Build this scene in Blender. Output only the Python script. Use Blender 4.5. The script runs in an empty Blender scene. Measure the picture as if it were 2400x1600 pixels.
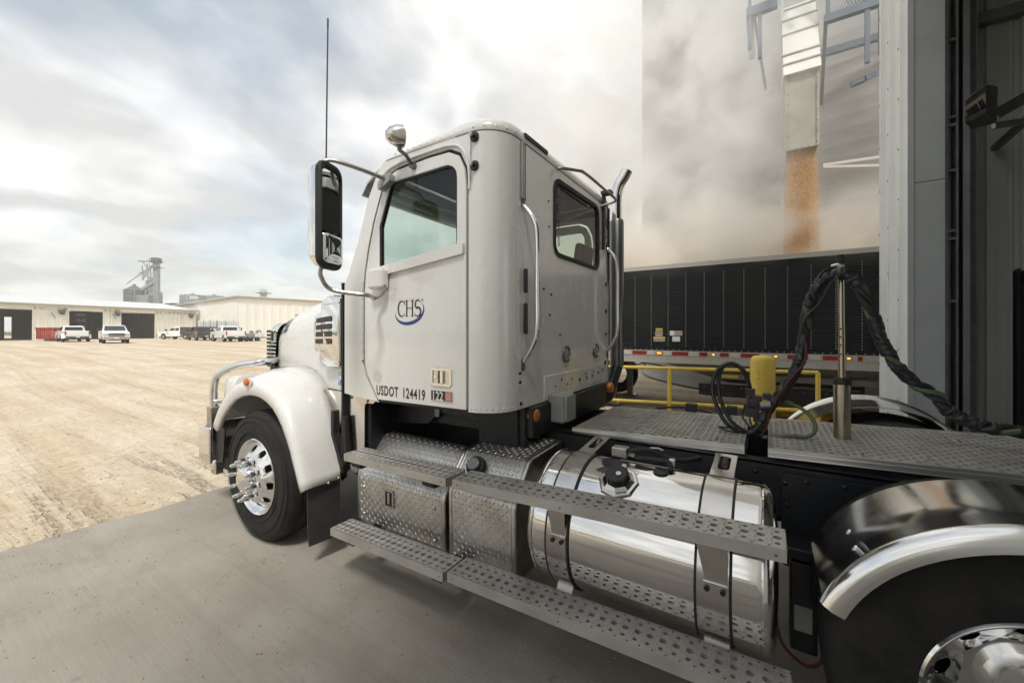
import bpy, bmesh, math, random
from mathutils import Vector, Matrix, noise
from mathutils.geometry import tessellate_polygon
random.seed(7)
R = math.radians
sc = bpy.context.scene
col = sc.collection
# ------------------------------------------------------------------ camera
cam = bpy.data.cameras.new('camera'); cam.lens = 14.03; cam.sensor_width = 36
cam.shift_y = -0.0104; cam.clip_start = 0.05; cam.clip_end = 3000
co = bpy.data.objects.new('camera', cam); col.objects.link(co)
co.location = (0, 0, 1.65); co.rotation_euler = (R(90), 0, R(32.56)); sc.camera = co
# ------------------------------------------------------------------ exposure
sc.view_settings.view_transform = 'Standard'; sc.view_settings.look = 'None'
sc.view_settings.exposure = 0.74; sc.view_settings.gamma = 1.0
sc.render.engine = 'CYCLES'
cy = sc.cycles
cy.use_denoising = True; cy.max_bounces = 10; cy.transparent_max_bounces = 24
cy.volume_bounces = 5; cy.volume_step_rate = 2.0; cy.volume_max_steps = 256
cy.caustics_reflective = False; cy.caustics_refractive = False
cy.adaptive_threshold = 0.02; cy.sample_clamp_indirect = 6.0
# ------------------------------------------------------------------ sky
SUN_EL, SUN_AZ = 57.0, math.atan2(0.55, -0.835)      # high sun behind the loading building
SKYR = -5
W = bpy.data.worlds.new('World'); sc.world = W; W.use_nodes = True
nt = W.node_tree; nt.nodes.clear()
def N(t, **k):
    n = nt.nodes.new(t)
    for a, b in k.items(): setattr(n, a, b)
    return n
L = lambda a, b: nt.links.new(a, b)
def mth(op, a, b=None, c=None):
    n = N('ShaderNodeMath', operation=op)
    for i, q in enumerate((a, b, c)):
        if q is None: continue
        if isinstance(q, (int, float)): n.inputs[i].default_value = q
        else: L(q, n.inputs[i])
    return n.outputs[0]
sky = N('ShaderNodeTexSky', sky_type='NISHITA', sun_disc=False)
sky.sun_elevation = R(SUN_EL); sky.sun_rotation = SUN_AZ; sky.dust_density = 2.0; sky.air_density = 1.0; sky.ozone_density = 0.4
tc = N('ShaderNodeTexCoord'); sp = N('ShaderNodeSeparateXYZ'); L(tc.outputs['Generated'], sp.inputs[0])
den = mth('ADD', mth('MAXIMUM', sp.outputs[2], 0.0), 0.30)
cb = N('ShaderNodeCombineXYZ')
L(mth('DIVIDE', sp.outputs[0], den), cb.inputs[0]); L(mth('DIVIDE', sp.outputs[1], den), cb.inputs[1])
n1 = N('ShaderNodeTexNoise'); n1.inputs['Scale'].default_value = 0.9; n1.inputs['Detail'].default_value = 9; n1.inputs['Roughness'].default_value = 0.55; n1.inputs['Distortion'].default_value = 0.35
mp = N('ShaderNodeMapping'); mp.inputs['Location'].default_value = (7.1, 4.2, 0); mp.inputs['Rotation'].default_value = (0, 0, R(SKYR)); mp.inputs['Scale'].default_value = (1.05, 0.80, 1)
L(cb.outputs[0], mp.inputs[0]); L(mp.outputs[0], n1.inputs['Vector'])
cr = N('ShaderNodeValToRGB'); L(n1.outputs['Fac'], cr.inputs[0])
cr.color_ramp.elements[0].position = 0.345; cr.color_ramp.elements[1].position = 0.50; cr.color_ramp.elements[0].color = (0.38, 0.38, 0.38, 1)
n2 = N('ShaderNodeTexNoise'); n2.inputs['Scale'].default_value = 3.0; n2.inputs['Detail'].default_value = 8; n2.inputs['Distortion'].default_value = 0.25; n2.inputs['Roughness'].default_value = 0.5
L(mp.outputs[0], n2.inputs['Vector'])
cr2 = N('ShaderNodeValToRGB'); L(n2.outputs['Fac'], cr2.inputs[0])
cr2.color_ramp.elements[0].position = 0.40; cr2.color_ramp.elements[0].color = (0.455, 0.461, 0.463, 1)
cr2.color_ramp.elements[1].position = 0.585; cr2.color_ramp.elements[1].color = (0.675, 0.67, 0.66, 1)
bg1 = N('ShaderNodeBackground'); bg1.inputs[1].default_value = 0.10; tn = N('ShaderNodeMixRGB', blend_type='MULTIPLY'); tn.inputs[0].default_value = 1; tn.inputs[2].default_value = (0.86, 1.0, 0.98, 1); L(sky.outputs[0], tn.inputs[1]); L(tn.outputs[0], bg1.inputs[0])
bg2 = N('ShaderNodeBackground'); bg2.inputs[1].default_value = 1.0; L(cr2.outputs[0], bg2.inputs[0])
mx = N('ShaderNodeMixShader'); out = N('ShaderNodeOutputWorld')
L(cr.outputs[0], mx.inputs[0]); L(bg1.outputs[0], mx.inputs[1]); L(bg2.outputs[0], mx.inputs[2]); L(mx.outputs[0], out.inputs[0])
# ------------------------------------------------------------------ sun
sl = bpy.data.lights.new('sun', 'SUN'); sl.energy = 1.75; sl.angle = R(11.0); sl.color = (1, 0.95, 0.87)
so = bpy.data.objects.new('sun', sl); col.objects.link(so)
tos = Vector((0.55 * math.cos(R(SUN_EL)), -0.835 * math.cos(R(SUN_EL)), math.sin(R(SUN_EL))))
so.rotation_euler = tos.to_track_quat('Z', 'Y').to_euler(); so.location = (20, -20, 40)

# ================================================================== materials
MT = {}
def mat(name, c, rough=0.6, metal=0.0, var=0.0, vs=6.0, bump=0.0, bs=60.0, coat=0.0, dirt=None, ds=1.5, da=0.0, spec=0.5, coords='Object', aniso=0.0, rvar=0.0, stretch=(1, 1, 1)):
    m = bpy.data.materials.new(name); m.use_nodes = True; t = m.node_tree
    p = t.nodes['Principled BSDF']; p.inputs['Roughness'].default_value = rough; p.inputs['Metallic'].default_value = metal
    p.inputs['Coat Weight'].default_value = coat; p.inputs['Coat Roughness'].default_value = 0.05
    p.inputs['Specular IOR Level'].default_value = spec
    p.inputs['Base Color'].default_value = (*c, 1)
    tcn = t.nodes.new('ShaderNodeTexCoord'); v = tcn.outputs[coords]
    if stretch != (1, 1, 1):
        mpn = t.nodes.new('ShaderNodeMapping'); mpn.inputs['Scale'].default_value = stretch; t.links.new(v, mpn.inputs[0]); v = mpn.outputs[0]
    last = None
    if var:
        n = t.nodes.new('ShaderNodeTexNoise'); n.inputs['Scale'].default_value = vs; n.inputs['Detail'].default_value = 6; t.links.new(v, n.inputs['Vector'])
        r = t.nodes.new('ShaderNodeValToRGB'); t.links.new(n.outputs['Fac'], r.inputs[0])
        r.color_ramp.elements[0].position = 0.3; r.color_ramp.elements[1].position = 0.7
        r.color_ramp.elements[0].color = (*[x * (1 - var) for x in c], 1); r.color_ramp.elements[1].color = (*[min(1, x * (1 + var)) for x in c], 1)
        last = r.outputs[0]; t.links.new(last, p.inputs['Base Color'])
    if dirt:
        n = t.nodes.new('ShaderNodeTexNoise'); n.inputs['Scale'].default_value = ds; n.inputs['Detail'].default_value = 9; n.inputs['Roughness'].default_value = 0.65; t.links.new(v, n.inputs['Vector'])
        r = t.nodes.new('ShaderNodeMapRange'); r.inputs[1].default_value = 0.45; r.inputs[2].default_value = 0.75; r.inputs[4].default_value = da; t.links.new(n.outputs['Fac'], r.inputs[0])
        x = t.nodes.new('ShaderNodeMixRGB'); t.links.new(r.outputs[0], x.inputs[0]); x.inputs[2].default_value = (*dirt, 1)
        if last: t.links.new(last, x.inputs[1])
        else: x.inputs[1].default_value = (*c, 1)
        t.links.new(x.outputs[0], p.inputs['Base Color'])
    if rvar:
        n = t.nodes.new('ShaderNodeTexNoise'); n.inputs['Scale'].default_value = 9; n.inputs['Detail'].default_value = 8; t.links.new(v, n.inputs['Vector'])
        r = t.nodes.new('ShaderNodeMapRange'); r.inputs[1].default_value = 0.3; r.inputs[2].default_value = 0.7; r.inputs[3].default_value = max(0.02, rough - rvar); r.inputs[4].default_value = rough + rvar
        t.links.new(n.outputs['Fac'], r.inputs[0]); t.links.new(r.outputs[0], p.inputs['Roughness'])
    if bump:
        n = t.nodes.new('ShaderNodeTexNoise'); n.inputs['Scale'].default_value = bs; n.inputs['Detail'].default_value = 6; t.links.new(v, n.inputs['Vector'])
        b = t.nodes.new('ShaderNodeBump'); b.inputs['Strength'].default_value = bump; b.inputs['Distance'].default_value = 0.02
        t.links.new(n.outputs['Fac'], b.inputs['Height']); t.links.new(b.outputs[0], p.inputs['Normal'])
    MT[name] = m; return m
def glass(name, tint, extra=0.0):
    m = bpy.data.materials.new(name); m.use_nodes = True; t = m.node_tree; t.nodes.clear()
    o = t.nodes.new('ShaderNodeOutputMaterial'); x = t.nodes.new('ShaderNodeMixShader'); f = t.nodes.new('ShaderNodeFresnel'); f.inputs[0].default_value = 1.5; ge = t.nodes.new('ShaderNodeNewGeometry'); io = t.nodes.new('ShaderNodeMapRange'); io.inputs[3].default_value = 1.5; io.inputs[4].default_value = 1 / 1.5; t.links.new(ge.outputs['Backfacing'], io.inputs[0]); t.links.new(io.outputs[0], f.inputs[0])
    tr = t.nodes.new('ShaderNodeBsdfTransparent'); tr.inputs[0].default_value = (*tint, 1); g = t.nodes.new('ShaderNodeBsdfGlossy'); g.inputs['Roughness'].default_value = 0.01
    t.links.new(f.outputs[0], x.inputs[0]); t.links.new(tr.outputs[0], x.inputs[1]); t.links.new(g.outputs[0], x.inputs[2]); t.links.new(x.outputs[0], o.inputs[0])
    MT[name] = m; return m
def emis(name, c, s):
    m = bpy.data.materials.new(name); m.use_nodes = True; p = m.node_tree.nodes['Principled BSDF']
    p.inputs['Base Color'].default_value = (*c, 1); p.inputs['Emission Color'].default_value = (*c, 1); p.inputs['Emission Strength'].default_value = s; MT[name] = m
mat('paint', (0.75, 0.745, 0.725), 0.24, coat=0.9, dirt=(0.58, 0.53, 0.45), ds=1.6, da=0.34, rvar=0.06, stretch=(1.4, 1.4, .55))
mat('paint_hood', (0.72, 0.718, 0.705), 0.30, coat=0.5, dirt=(0.56, 0.51, 0.43), ds=2.2, da=0.36, rvar=0.08)
mat('chrome', (0.82, 0.82, 0.815), 0.09, 1.0, rvar=0.06, dirt=(0.45, 0.42, 0.37), ds=6, da=0.3)
mat('tank_alu', (0.80, 0.79, 0.77), 0.08, 1.0, rvar=0.05, dirt=(0.42, 0.38, 0.32), ds=2.2, da=0.5, bump=0.012, bs=4.0, stretch=(0.35, 1.5, 1.5))
mat('fender_steel', (0.78, 0.775, 0.76), 0.17, 1.0, rvar=0.05)
mat('strap', (0.62, 0.60, 0.57), 0.16, 1.0, rvar=0.06, dirt=(0.25, 0.22, 0.19), ds=4, da=0.5)
mat('steel_dull', (0.50, 0.48, 0.45), 0.33, 1.0, var=0.15, vs=9, dirt=(0.22, 0.19, 0.16), ds=5, da=0.55)
mat('step_alu', (0.50, 0.48, 0.45), 0.45, 0.55, var=0.12, vs=12, dirt=(0.20, 0.175, 0.15), ds=6, da=0.6, bump=0.05, bs=80)
mat('tread', (0.50, 0.485, 0.46), 0.36, 0.9, var=0.1, vs=14, dirt=(0.22, 0.19, 0.16), ds=4, da=0.55)
mat('deck_alu', (0.46, 0.44, 0.40), 0.55, 0.5, var=0.12, vs=7, dirt=(0.17, 0.145, 0.115), ds=5, da=0.55, bump=0.06, bs=90)
mat('deck_edge', (0.62, 0.61, 0.58), 0.35, 0.8, var=0.08)
mat('stainless', (0.66, 0.63, 0.58), 0.14, 1.0, rvar=0.05)
mat('black_frame', (0.011, 0.013, 0.017), 0.42, spec=0.35, dirt=(0.07, 0.06, 0.05), ds=4, da=0.45)
mat('black_rubber', (0.013, 0.013, 0.013), 0.62, var=0.2)
mat('black_plastic', (0.02, 0.02, 0.021), 0.42)
mat('tyre', (0.021, 0.0205, 0.02), 0.72, var=0.22, vs=10, dirt=(0.085, 0.073, 0.058), ds=7, da=0.35, bump=0.05, bs=60, spec=0.2)
mat('mudflap', (0.028, 0.029, 0.031), 0.6, dirt=(0.10, 0.09, 0.075), ds=4, da=0.35)
mat('amber', (0.62, 0.16, 0.015), 0.22, coat=0.6)
mat('red_lens', (0.24, 0.018, 0.015), 0.25, coat=0.4)
mat('clear_lens', (0.55, 0.55, 0.52), 0.12, coat=0.8)
mat('decal_black', (0.012, 0.012, 0.014), 0.4)
mat('decal_blue', (0.015, 0.05, 0.24), 0.4)
mat('sticker_blue', (0.02, 0.16, 0.42), 0.4)
mat('sticker_white', (0.72, 0.72, 0.69), 0.45)
mat('sticker_yellow', (0.62, 0.47, 0.05), 0.5)
mat('sticker_pink', (0.60, 0.26, 0.20), 0.4)
mat('reflector_white', (0.46, 0.45, 0.43), 0.4)
mat('decal_ghost', (0.60, 0.585, 0.53), 0.4)
mat('grey_box', (0.33, 0.34, 0.32), 0.5, dirt=(0.24, 0.22, 0.19), ds=6, da=0.5)
mat('mirror_glass', (0.75, 0.78, 0.78), 0.01, 1.0)
mat('zinc', (0.47, 0.435, 0.335), 0.26, 0.9, var=0.22, vs=5, dirt=(0.22, 0.13, 0.08), ds=5, da=0.45)
mat('brass_nut', (0.38, 0.33, 0.24), 0.35, 0.9)
mat('interior', (0.045, 0.046, 0.046), 0.8)
mat('seat', (0.02, 0.02, 0.02), 0.8)
mat('hose_black', (0.014, 0.016, 0.020), 0.48, dirt=(0.07, 0.06, 0.05), ds=14, da=0.5)
mat('hose_green', (0.085, 0.125, 0.05), 0.5, dirt=(0.07, 0.065, 0.05), ds=12, da=0.5)
mat('hose_red', (0.10, 0.018, 0.02), 0.5)
mat('silver_dark', (0.16, 0.16, 0.155), 0.3, 0.8)
glass('door_glass', (0.72, 0.80, 0.76)); glass('plain_glass', (0.75, 0.82, 0.80)); glass('dark_glass', (0.30, 0.35, 0.34))
mat('yellow_paint', (0.80, 0.58, 0.09), 0.42, var=0.06, dirt=(0.32, 0.22, 0.06), ds=5, da=0.35)
mat('cream_wall', (0.80, 0.78, 0.70), 0.55, var=0.03, dirt=(0.5, 0.46, 0.38), ds=0.4, da=0.25)
mat('white_wall', (0.84, 0.82, 0.76), 0.55, var=0.03, dirt=(0.55, 0.52, 0.45), ds=0.3, da=0.25)
mat('roof_metal', (0.68, 0.70, 0.70), 0.45, 0.2)
mat('trim_tan', (0.40, 0.35, 0.25), 0.6)
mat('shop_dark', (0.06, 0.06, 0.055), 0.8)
mat('far_steel', (0.33, 0.34, 0.35), 0.5, 0.3, var=0.12, vs=0.5)
mat('far_dark', (0.12, 0.125, 0.13), 0.6, 0.2, var=0.1, vs=0.5)
mat('far_grey', (0.30, 0.31, 0.33), 0.6, var=0.08, vs=0.2)
mat('car_white', (0.82, 0.82, 0.81), 0.3, coat=0.6)
mat('car_dark', (0.055, 0.055, 0.055), 0.3, coat=0.6)
mat('car_window', (0.02, 0.024, 0.026), 0.08, coat=0.5)
mat('dumpster_red', (0.42, 0.045, 0.035), 0.5, var=0.12, vs=2, dirt=(0.5, 0.4, 0.32), ds=2.5, da=0.5)
mat('wood', (0.38, 0.24, 0.11), 0.7, var=0.2, vs=4)
mat('tote_white', (0.75, 0.76, 0.76), 0.4, var=0.04)
mat('clad', (0.76, 0.76, 0.735), 0.42, var=0.03, vs=2, dirt=(0.36, 0.35, 0.32), ds=1.1, da=0.3)
mat('jamb', (0.46, 0.48, 0.475), 0.45, var=0.03, vs=2, dirt=(0.2, 0.2, 0.19), ds=1.5, da=0.3)
mat('inner_wall', (0.42, 0.435, 0.40), 0.5, var=0.06, vs=1.5)
mat('galv', (0.50, 0.53, 0.54), 0.35, 0.7, var=0.12, vs=6)
mat('dark_steel', (0.17, 0.175, 0.175), 0.5, 0.4, var=0.2, vs=7)
mat('concrete_silo', (0.41, 0.40, 0.385), 0.85, var=0.14, vs=0.8, dirt=(0.23, 0.225, 0.215), ds=0.5, da=0.6, bump=0.25, bs=7, stretch=(1, 1, 2.2))
mat('blue_steel', (0.125, 0.155, 0.20), 0.5, 0.2, var=0.1, vs=3)
mat('chute', (0.44, 0.42, 0.36), 0.8, var=0.10, vs=2, dirt=(0.22, 0.20, 0.16), ds=3.0, da=0.6)
mat('chute_top', (0.74, 0.73, 0.68), 0.45, var=0.03)
mat('corn', (0.80, 0.37, 0.04), 0.45, var=0.55, vs=60)
mat('trailer_black', (0.008, 0.0095, 0.0105), 0.5, spec=0.25, dirt=(0.03, 0.028, 0.025), ds=0.9, da=0.4)
mat('trailer_alu', (0.42, 0.40, 0.36), 0.5, 0.3, var=0.08, vs=3, dirt=(0.38, 0.33, 0.26), ds=3, da=0.45)
mat('rivet', (0.55, 0.55, 0.53), 0.3, 0.8)
mat('tarp', (0.62, 0.575, 0.50), 0.6, var=0.05)
mat('grass', (0.09, 0.14, 0.035), 0.9, var=0.3, vs=0.3)
mat('leaf', (0.05, 0.09, 0.025), 0.8, var=0.3)
mat('white_paint', (0.62, 0.60, 0.56), 0.45)
mat('old_corn', (0.34, 0.205, 0.055), 0.6, var=0.5, vs=25)
mat('hopper_dark', (0.17, 0.155, 0.13), 0.6, 0.2, var=0.15, vs=2)
emis('lamp_amber', (1.0, 0.36, 0.04), 1.6)

# ================================================================== mesh helpers
def V(*a): return Vector(a)
def tag(o, label=None, cat=None, group=None, kind=None):
    if label: o['label'] = label
    if cat: o['category'] = cat
    if group: o['group'] = group
    if kind: o['kind'] = kind
    return o
def empty(name, loc=(0, 0, 0), rz=0.0, label=None, cat=None, group=None):
    o = bpy.data.objects.new(name, None); o.location = loc; o.rotation_euler = (0, 0, rz); o.empty_display_size = 0.2
    col.objects.link(o); return tag(o, label, cat, group)
def link(name, me, parent=None):
    o = bpy.data.objects.new(name, me); col.objects.link(o)
    if parent is not None: o.parent = parent
    return o
def copy_tree(o, parent=None):
    c = o.copy(); col.objects.link(c); c.parent = parent
    for ch in o.children: copy_tree(ch, c)
    return c
def rpoly(pts, r, n=5):
    out = []; k = len(pts)
    rs = r if isinstance(r, (list, tuple)) else [r] * k
    for i in range(k):
        p = Vector(pts[i]); a = Vector(pts[i - 1]) - p; b = Vector(pts[(i + 1) % k]) - p; rr = rs[i]
        if rr <= 1e-5: out.append(tuple(p)); continue
        la, lb = a.length, b.length; a.normalize(); b.normalize()
        h = a.angle(b) / 2; t = min(rr / math.tan(h), la * 0.49, lb * 0.49); rr = t * math.tan(h)
        c = p + (a + b).normalized() * (rr / math.sin(h)); s = p + a * t - c; e = p + b * t - c
        for j in range(n + 1):
            u = j / n; a0 = math.atan2(s.y, s.x); da = math.atan2(e.y, e.x) - a0; da = (da + math.pi) % (2 * math.pi) - math.pi
            q = c + Vector((math.cos(a0 + da * u), math.sin(a0 + da * u))) * s.length; out.append(tuple(q))
    return out
def smooth(pts, n=6):
    P = [Vector(p) for p in pts]; out = []
    for i in range(len(P) - 1):
        p0 = P[max(0, i - 1)]; p1 = P[i]; p2 = P[i + 1]; p3 = P[min(len(P) - 1, i + 2)]
        for j in range(n):
            t = j / n
            out.append(0.5 * ((2 * p1) + (p2 - p0) * t + (2 * p0 - 5 * p1 + 4 * p2 - p3) * t * t + (3 * p1 - p0 - 3 * p2 + p3) * t ** 3))
    out.append(P[-1]); return out
def interp(tab, x):
    if x <= tab[0][0]: return tab[0][1]
    for (a, b), (c, d) in zip(tab, tab[1:]):
        if x <= c: return b + (d - b) * (x - a) / (c - a)
    return tab[-1][1]
SPLIT = set('spout_box cab_side cab_corner knee_brace edge_extrusion sender_plate corner_angle walkway_beam tie_rod frame_rail step_bracket weld_bead strap_rubber top_rail bottom_rail door_frame upright parts_shelf red_bin grille_slot fuel_line loose_cable air_line hose_clip side_slot rail_grip load valve_block wheel_flare steel_post door_track end_lip galvanised_angle hopper_gate platform truss skid_rail lamp_arm mirror_arm end_wall dark_doorway cab_lining engine_block cab_underside rear_wall_panel back_wall wall_block tank_cradle roof_hatch fuel_valve vent_valve step_hanger hood_strap bar_brace rail_foot coupling_nut suspension_bracket seat tool_bin work_light'.split())
STUFF = set('usdot_lettering panel_bolts insulator_bolts box_bolts flap_bolts hanger_bolts fender_bolts frame_bolts deck_bolts screws cap_grips adjust_holes sticker_print spiral_wrap face_slots scuff_mark cladding_screws hose_spring air_coupling guard_mesh cage'.split())
class M:
    def __init__(s): s.v = []; s.f = []; s.mi = []; s.cur = 0
    def add(s, vs, fs):
        o = len(s.v); s.v += [tuple(p) for p in vs]
        for f in fs: s.f.append([i + o for i in f]); s.mi.append(s.cur)
        return s
    def box(s, x0, x1, y0, y1, z0, z1):
        return s.add([(x, y, z) for z in (z0, z1) for y in (y0, y1) for x in (x0, x1)],
                     [(0, 2, 3, 1), (4, 5, 7, 6), (0, 1, 5, 4), (2, 6, 7, 3), (0, 4, 6, 2), (1, 3, 7, 5)])
    def bar(s, a, b, w, h, up=(0, 0, 1)):
        a = Vector(a); b = Vector(b); d = (b - a).normalized(); u = Vector(up)
        x = d.cross(u)
        if x.length < 1e-4: x = d.cross(Vector((1, 0, 0)))
        x.normalize(); y = x.cross(d).normalized(); vs = []
        for p in (a, b):
            for i, j in ((-1, -1), (1, -1), (1, 1), (-1, 1)): vs.append(p + x * i * w / 2 + y * j * h / 2)
        return s.add(vs, [(0, 1, 2, 3), (7, 6, 5, 4), (0, 4, 5, 1), (1, 5, 6, 2), (2, 6, 7, 3), (3, 7, 4, 0)])
    def tube(s, pts, r, n=10, cap=True, closed=False):
        P = [Vector(p) for p in pts]; k = len(P); rs = r if isinstance(r, (list, tuple)) else [r] * k
        T = []
        for i in range(k):
            if closed: d = P[(i + 1) % k] - P[i - 1]
            else: d = P[min(k - 1, i + 1)] - P[max(0, i - 1)]
            T.append(d.normalized())
        u = T[0].orthogonal().normalized(); vs = []
        for i in range(k):
            u = (u - T[i] * u.dot(T[i])).normalized(); w = T[i].cross(u)
            for j in range(n):
                a = 2 * math.pi * j / n; vs.append(P[i] + (u * math.cos(a) + w * math.sin(a)) * rs[i])
        fs = []
        for i in range(k if closed else k - 1):
            for j in range(n):
                a = i * n + j; b = i * n + (j + 1) % n; c = ((i + 1) % k) * n; fs.append((a, b, c + (j + 1) % n, c + j))
        if cap and not closed: fs += [tuple(range(n))[::-1], tuple((k - 1) * n + j for j in range(n))]
        return s.add(vs, fs)
    def cyl(s, a, b, r, r2=None, n=16, cap=True): return s.tube([a, b], [r, r if r2 is None else r2], n, cap)
    def lathe(s, prof, org, ax, n=32, cap=False, a0=0.0, a1=2 * math.pi):
        org = Vector(org); ax = Vector(ax).normalized(); u = ax.orthogonal().normalized(); w = ax.cross(u); full = a1 - a0 > 6.28
        m = n if full else n + 1; vs = []; fs = []
        for r, h in prof:
            for j in range(m):
                a = a0 + (a1 - a0) * j / n; vs.append(org + ax * h + (u * math.cos(a) + w * math.sin(a)) * r)
        for i in range(len(prof) - 1):
            for j in range(n):
                fs.append((i * m + j, i * m + (j + 1) % m, (i + 1) * m + (j + 1) % m, (i + 1) * m + j))
        if cap: fs += [tuple(range(m))[::-1], tuple((len(prof) - 1) * m + j for j in range(m))]
        return s.add(vs, fs)
    def loft(s, rings, closed=True, cap=False):
        n = len(rings[0]); vs = [p for r in rings for p in r]; fs = []
        for i in range(len(rings) - 1):
            for j in range(n if closed else n - 1):
                fs.append((i * n + j, i * n + (j + 1) % n, (i + 1) * n + (j + 1) % n, (i + 1) * n + j))
        if cap: fs += [tuple(range(n))[::-1], tuple((len(rings) - 1) * n + j for j in range(n))]
        return s.add(vs, fs)
    def plate(s, outer, holes, fn, t):
        loops = [outer] + list(holes); tri = tessellate_polygon([[Vector((p[0], p[1], 0)) for p in l] for l in loops])
        flat = [p for l in loops for p in l]; k = len(flat)
        vs = [fn(p[0], p[1], 0) for p in flat] + ([fn(p[0], p[1], t) for p in flat] if t else [])
        fs = [tuple(x) for x in tri]
        if t:
            fs += [tuple(i + k for i in x[::-1]) for x in tri]; o = 0
            for l in loops:
                m = len(l)
                for j in range(m): fs.append((o + j, o + (j + 1) % m, o + (j + 1) % m + k, o + j + k))
                o += m
        return s.add(vs, fs)
    def dome(s, c, ax, r, h, n=8):
        return s.lathe([(r, 0), (r * 0.8, h * 0.6), (r * 0.35, h), (0.0001, h)], c, ax, n)
    def mesh(s, name, mats, ang=35):
        me = bpy.data.meshes.new(name); me.from_pydata(s.v, [], s.f)
        for m in (mats if isinstance(mats, (list, tuple)) else [mats]): me.materials.append(MT[m])
        if any(s.mi): me.polygons.foreach_set('material_index', s.mi)
        bm = bmesh.new(); bm.from_mesh(me); bmesh.ops.recalc_face_normals(bm, faces=bm.faces); bm.to_mesh(me); bm.free()
        me.polygons.foreach_set('use_smooth', [True] * len(me.polygons)); me.set_sharp_from_angle(angle=R(ang)); me.update(); return me
    def islands(s):
        p = list(range(len(s.v)))
        def fd(a):
            while p[a] != a: p[a] = p[p[a]]; a = p[a]
            return a
        for f in s.f:
            for i in f[1:]: p[fd(i)] = fd(f[0])
        g = {}
        for k, f in enumerate(s.f): g.setdefault(fd(f[0]), []).append(k)
        out = []
        for fs in g.values():
            m = M(); mp = {}
            for k in fs:
                for i in s.f[k]:
                    if i not in mp: mp[i] = len(m.v); m.v.append(s.v[i])
                m.f.append([mp[i] for i in s.f[k]]); m.mi.append(s.mi[k])
            out.append(m)
        return out
    def obj(s, name, mats, parent=None, ang=35, bev=0.0, seg=2, kind=None, inv=None, whole=False):
        if name in SPLIT and not whole:
            os_ = [m.obj(name, mats, parent, ang, bev, seg, kind, inv, True) for m in s.islands()]
            return os_[0]
        o = link(name, s.mesh(name, mats, ang), parent)
        if inv is not None: o.matrix_parent_inverse = inv
        if name in STUFF: kind = 'stuff'
        if bev:
            b = o.modifiers.new('bevel', 'BEVEL'); b.width = bev; b.segments = seg; b.limit_method = 'ANGLE'; b.angle_limit = R(40); b.harden_normals = True
        if kind: o['kind'] = kind
        return o
XZ = lambda y: (lambda u, v, w: (u, y + w, v))      # plate in the XZ plane, thickness towards +Y
YZ = lambda x: (lambda u, v, w: (x - w, u, v))      # plate in the YZ plane, thickness towards -X
XY = lambda z: (lambda u, v, w: (u, v, z - w))
def circ(cx, cy, r, n=16, ry=None): return [(cx + r * math.cos(2 * math.pi * i / n), cy + (ry or r) * math.sin(2 * math.pi * i / n)) for i in range(n)]
def text_mesh(body, size, m, fn, sx=1.0, shear=0.0, name='lettering', parent=None, align='LEFT', bold=0.012, sp=1.0):
    cu = bpy.data.curves.new(name, 'FONT'); cu.body = body; cu.size = size; cu.align_x = align; cu.shear = shear; cu.resolution_u = 3; cu.space_character = sp; cu.offset = size * bold
    tmp = bpy.data.objects.new('tmp', cu); col.objects.link(tmp)
    dg = bpy.context.evaluated_depsgraph_get(); me0 = tmp.evaluated_get(dg).to_mesh()
    a = M(); vs = [(v.co.x * sx, v.co.y) for v in me0.vertices]; a.add([fn(u, v, 0) for u, v in vs], [tuple(p.vertices) for p in me0.polygons])
    tmp.evaluated_get(dg).to_mesh_clear(); bpy.data.objects.remove(tmp); bpy.data.curves.remove(cu)
    me = bpy.data.meshes.new(name); me.from_pydata(a.v, [], a.f); me.materials.append(MT[m]); me.update()
    return link(name, me, parent)
def ribbon(pts, widths, fn, m, name, parent):
    P = [Vector(p) for p in pts]; vs = []; fs = []
    for i in range(len(P)):
        d = P[min(len(P) - 1, i + 1)] - P[max(0, i - 1)]; nn = Vector((-d.y, d.x)).normalized() * widths[i] / 2
        for q in (P[i] + nn, P[i] - nn): vs.append(fn(q.x, q.y, 0))
    for i in range(len(P) - 1): fs.append((2 * i, 2 * i + 1, 2 * i + 3, 2 * i + 2))
    me = bpy.data.meshes.new(name); me.from_pydata(vs, [], fs); me.materials.append(MT[m]); me.update(); return link(name, me, parent)
def ribbed(m, u0, u1, y, z0, z1, pitch=.42, d=.04, axis='u', sgn=1):
    n = max(1, int((u1 - u0) / pitch)); pts = []
    for i in range(n):
        a = u0 + (u1 - u0) * i / n; w = (u1 - u0) / n; pts += [(a, 0), (a + w * .74, 0), (a + w * .80, -d), (a + w * .94, -d)]
    pts.append((u1, 0)); k = len(pts)
    f = (lambda a, b, z: (a, y + b * sgn, z)) if axis == 'u' else (lambda a, b, z: (y + b * sgn, a, z))
    m.add([f(a, b, z) for z in (z0, z1) for a, b in pts], [(i, i + 1, i + 1 + k, i + k) for i in range(k - 1)])
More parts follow.
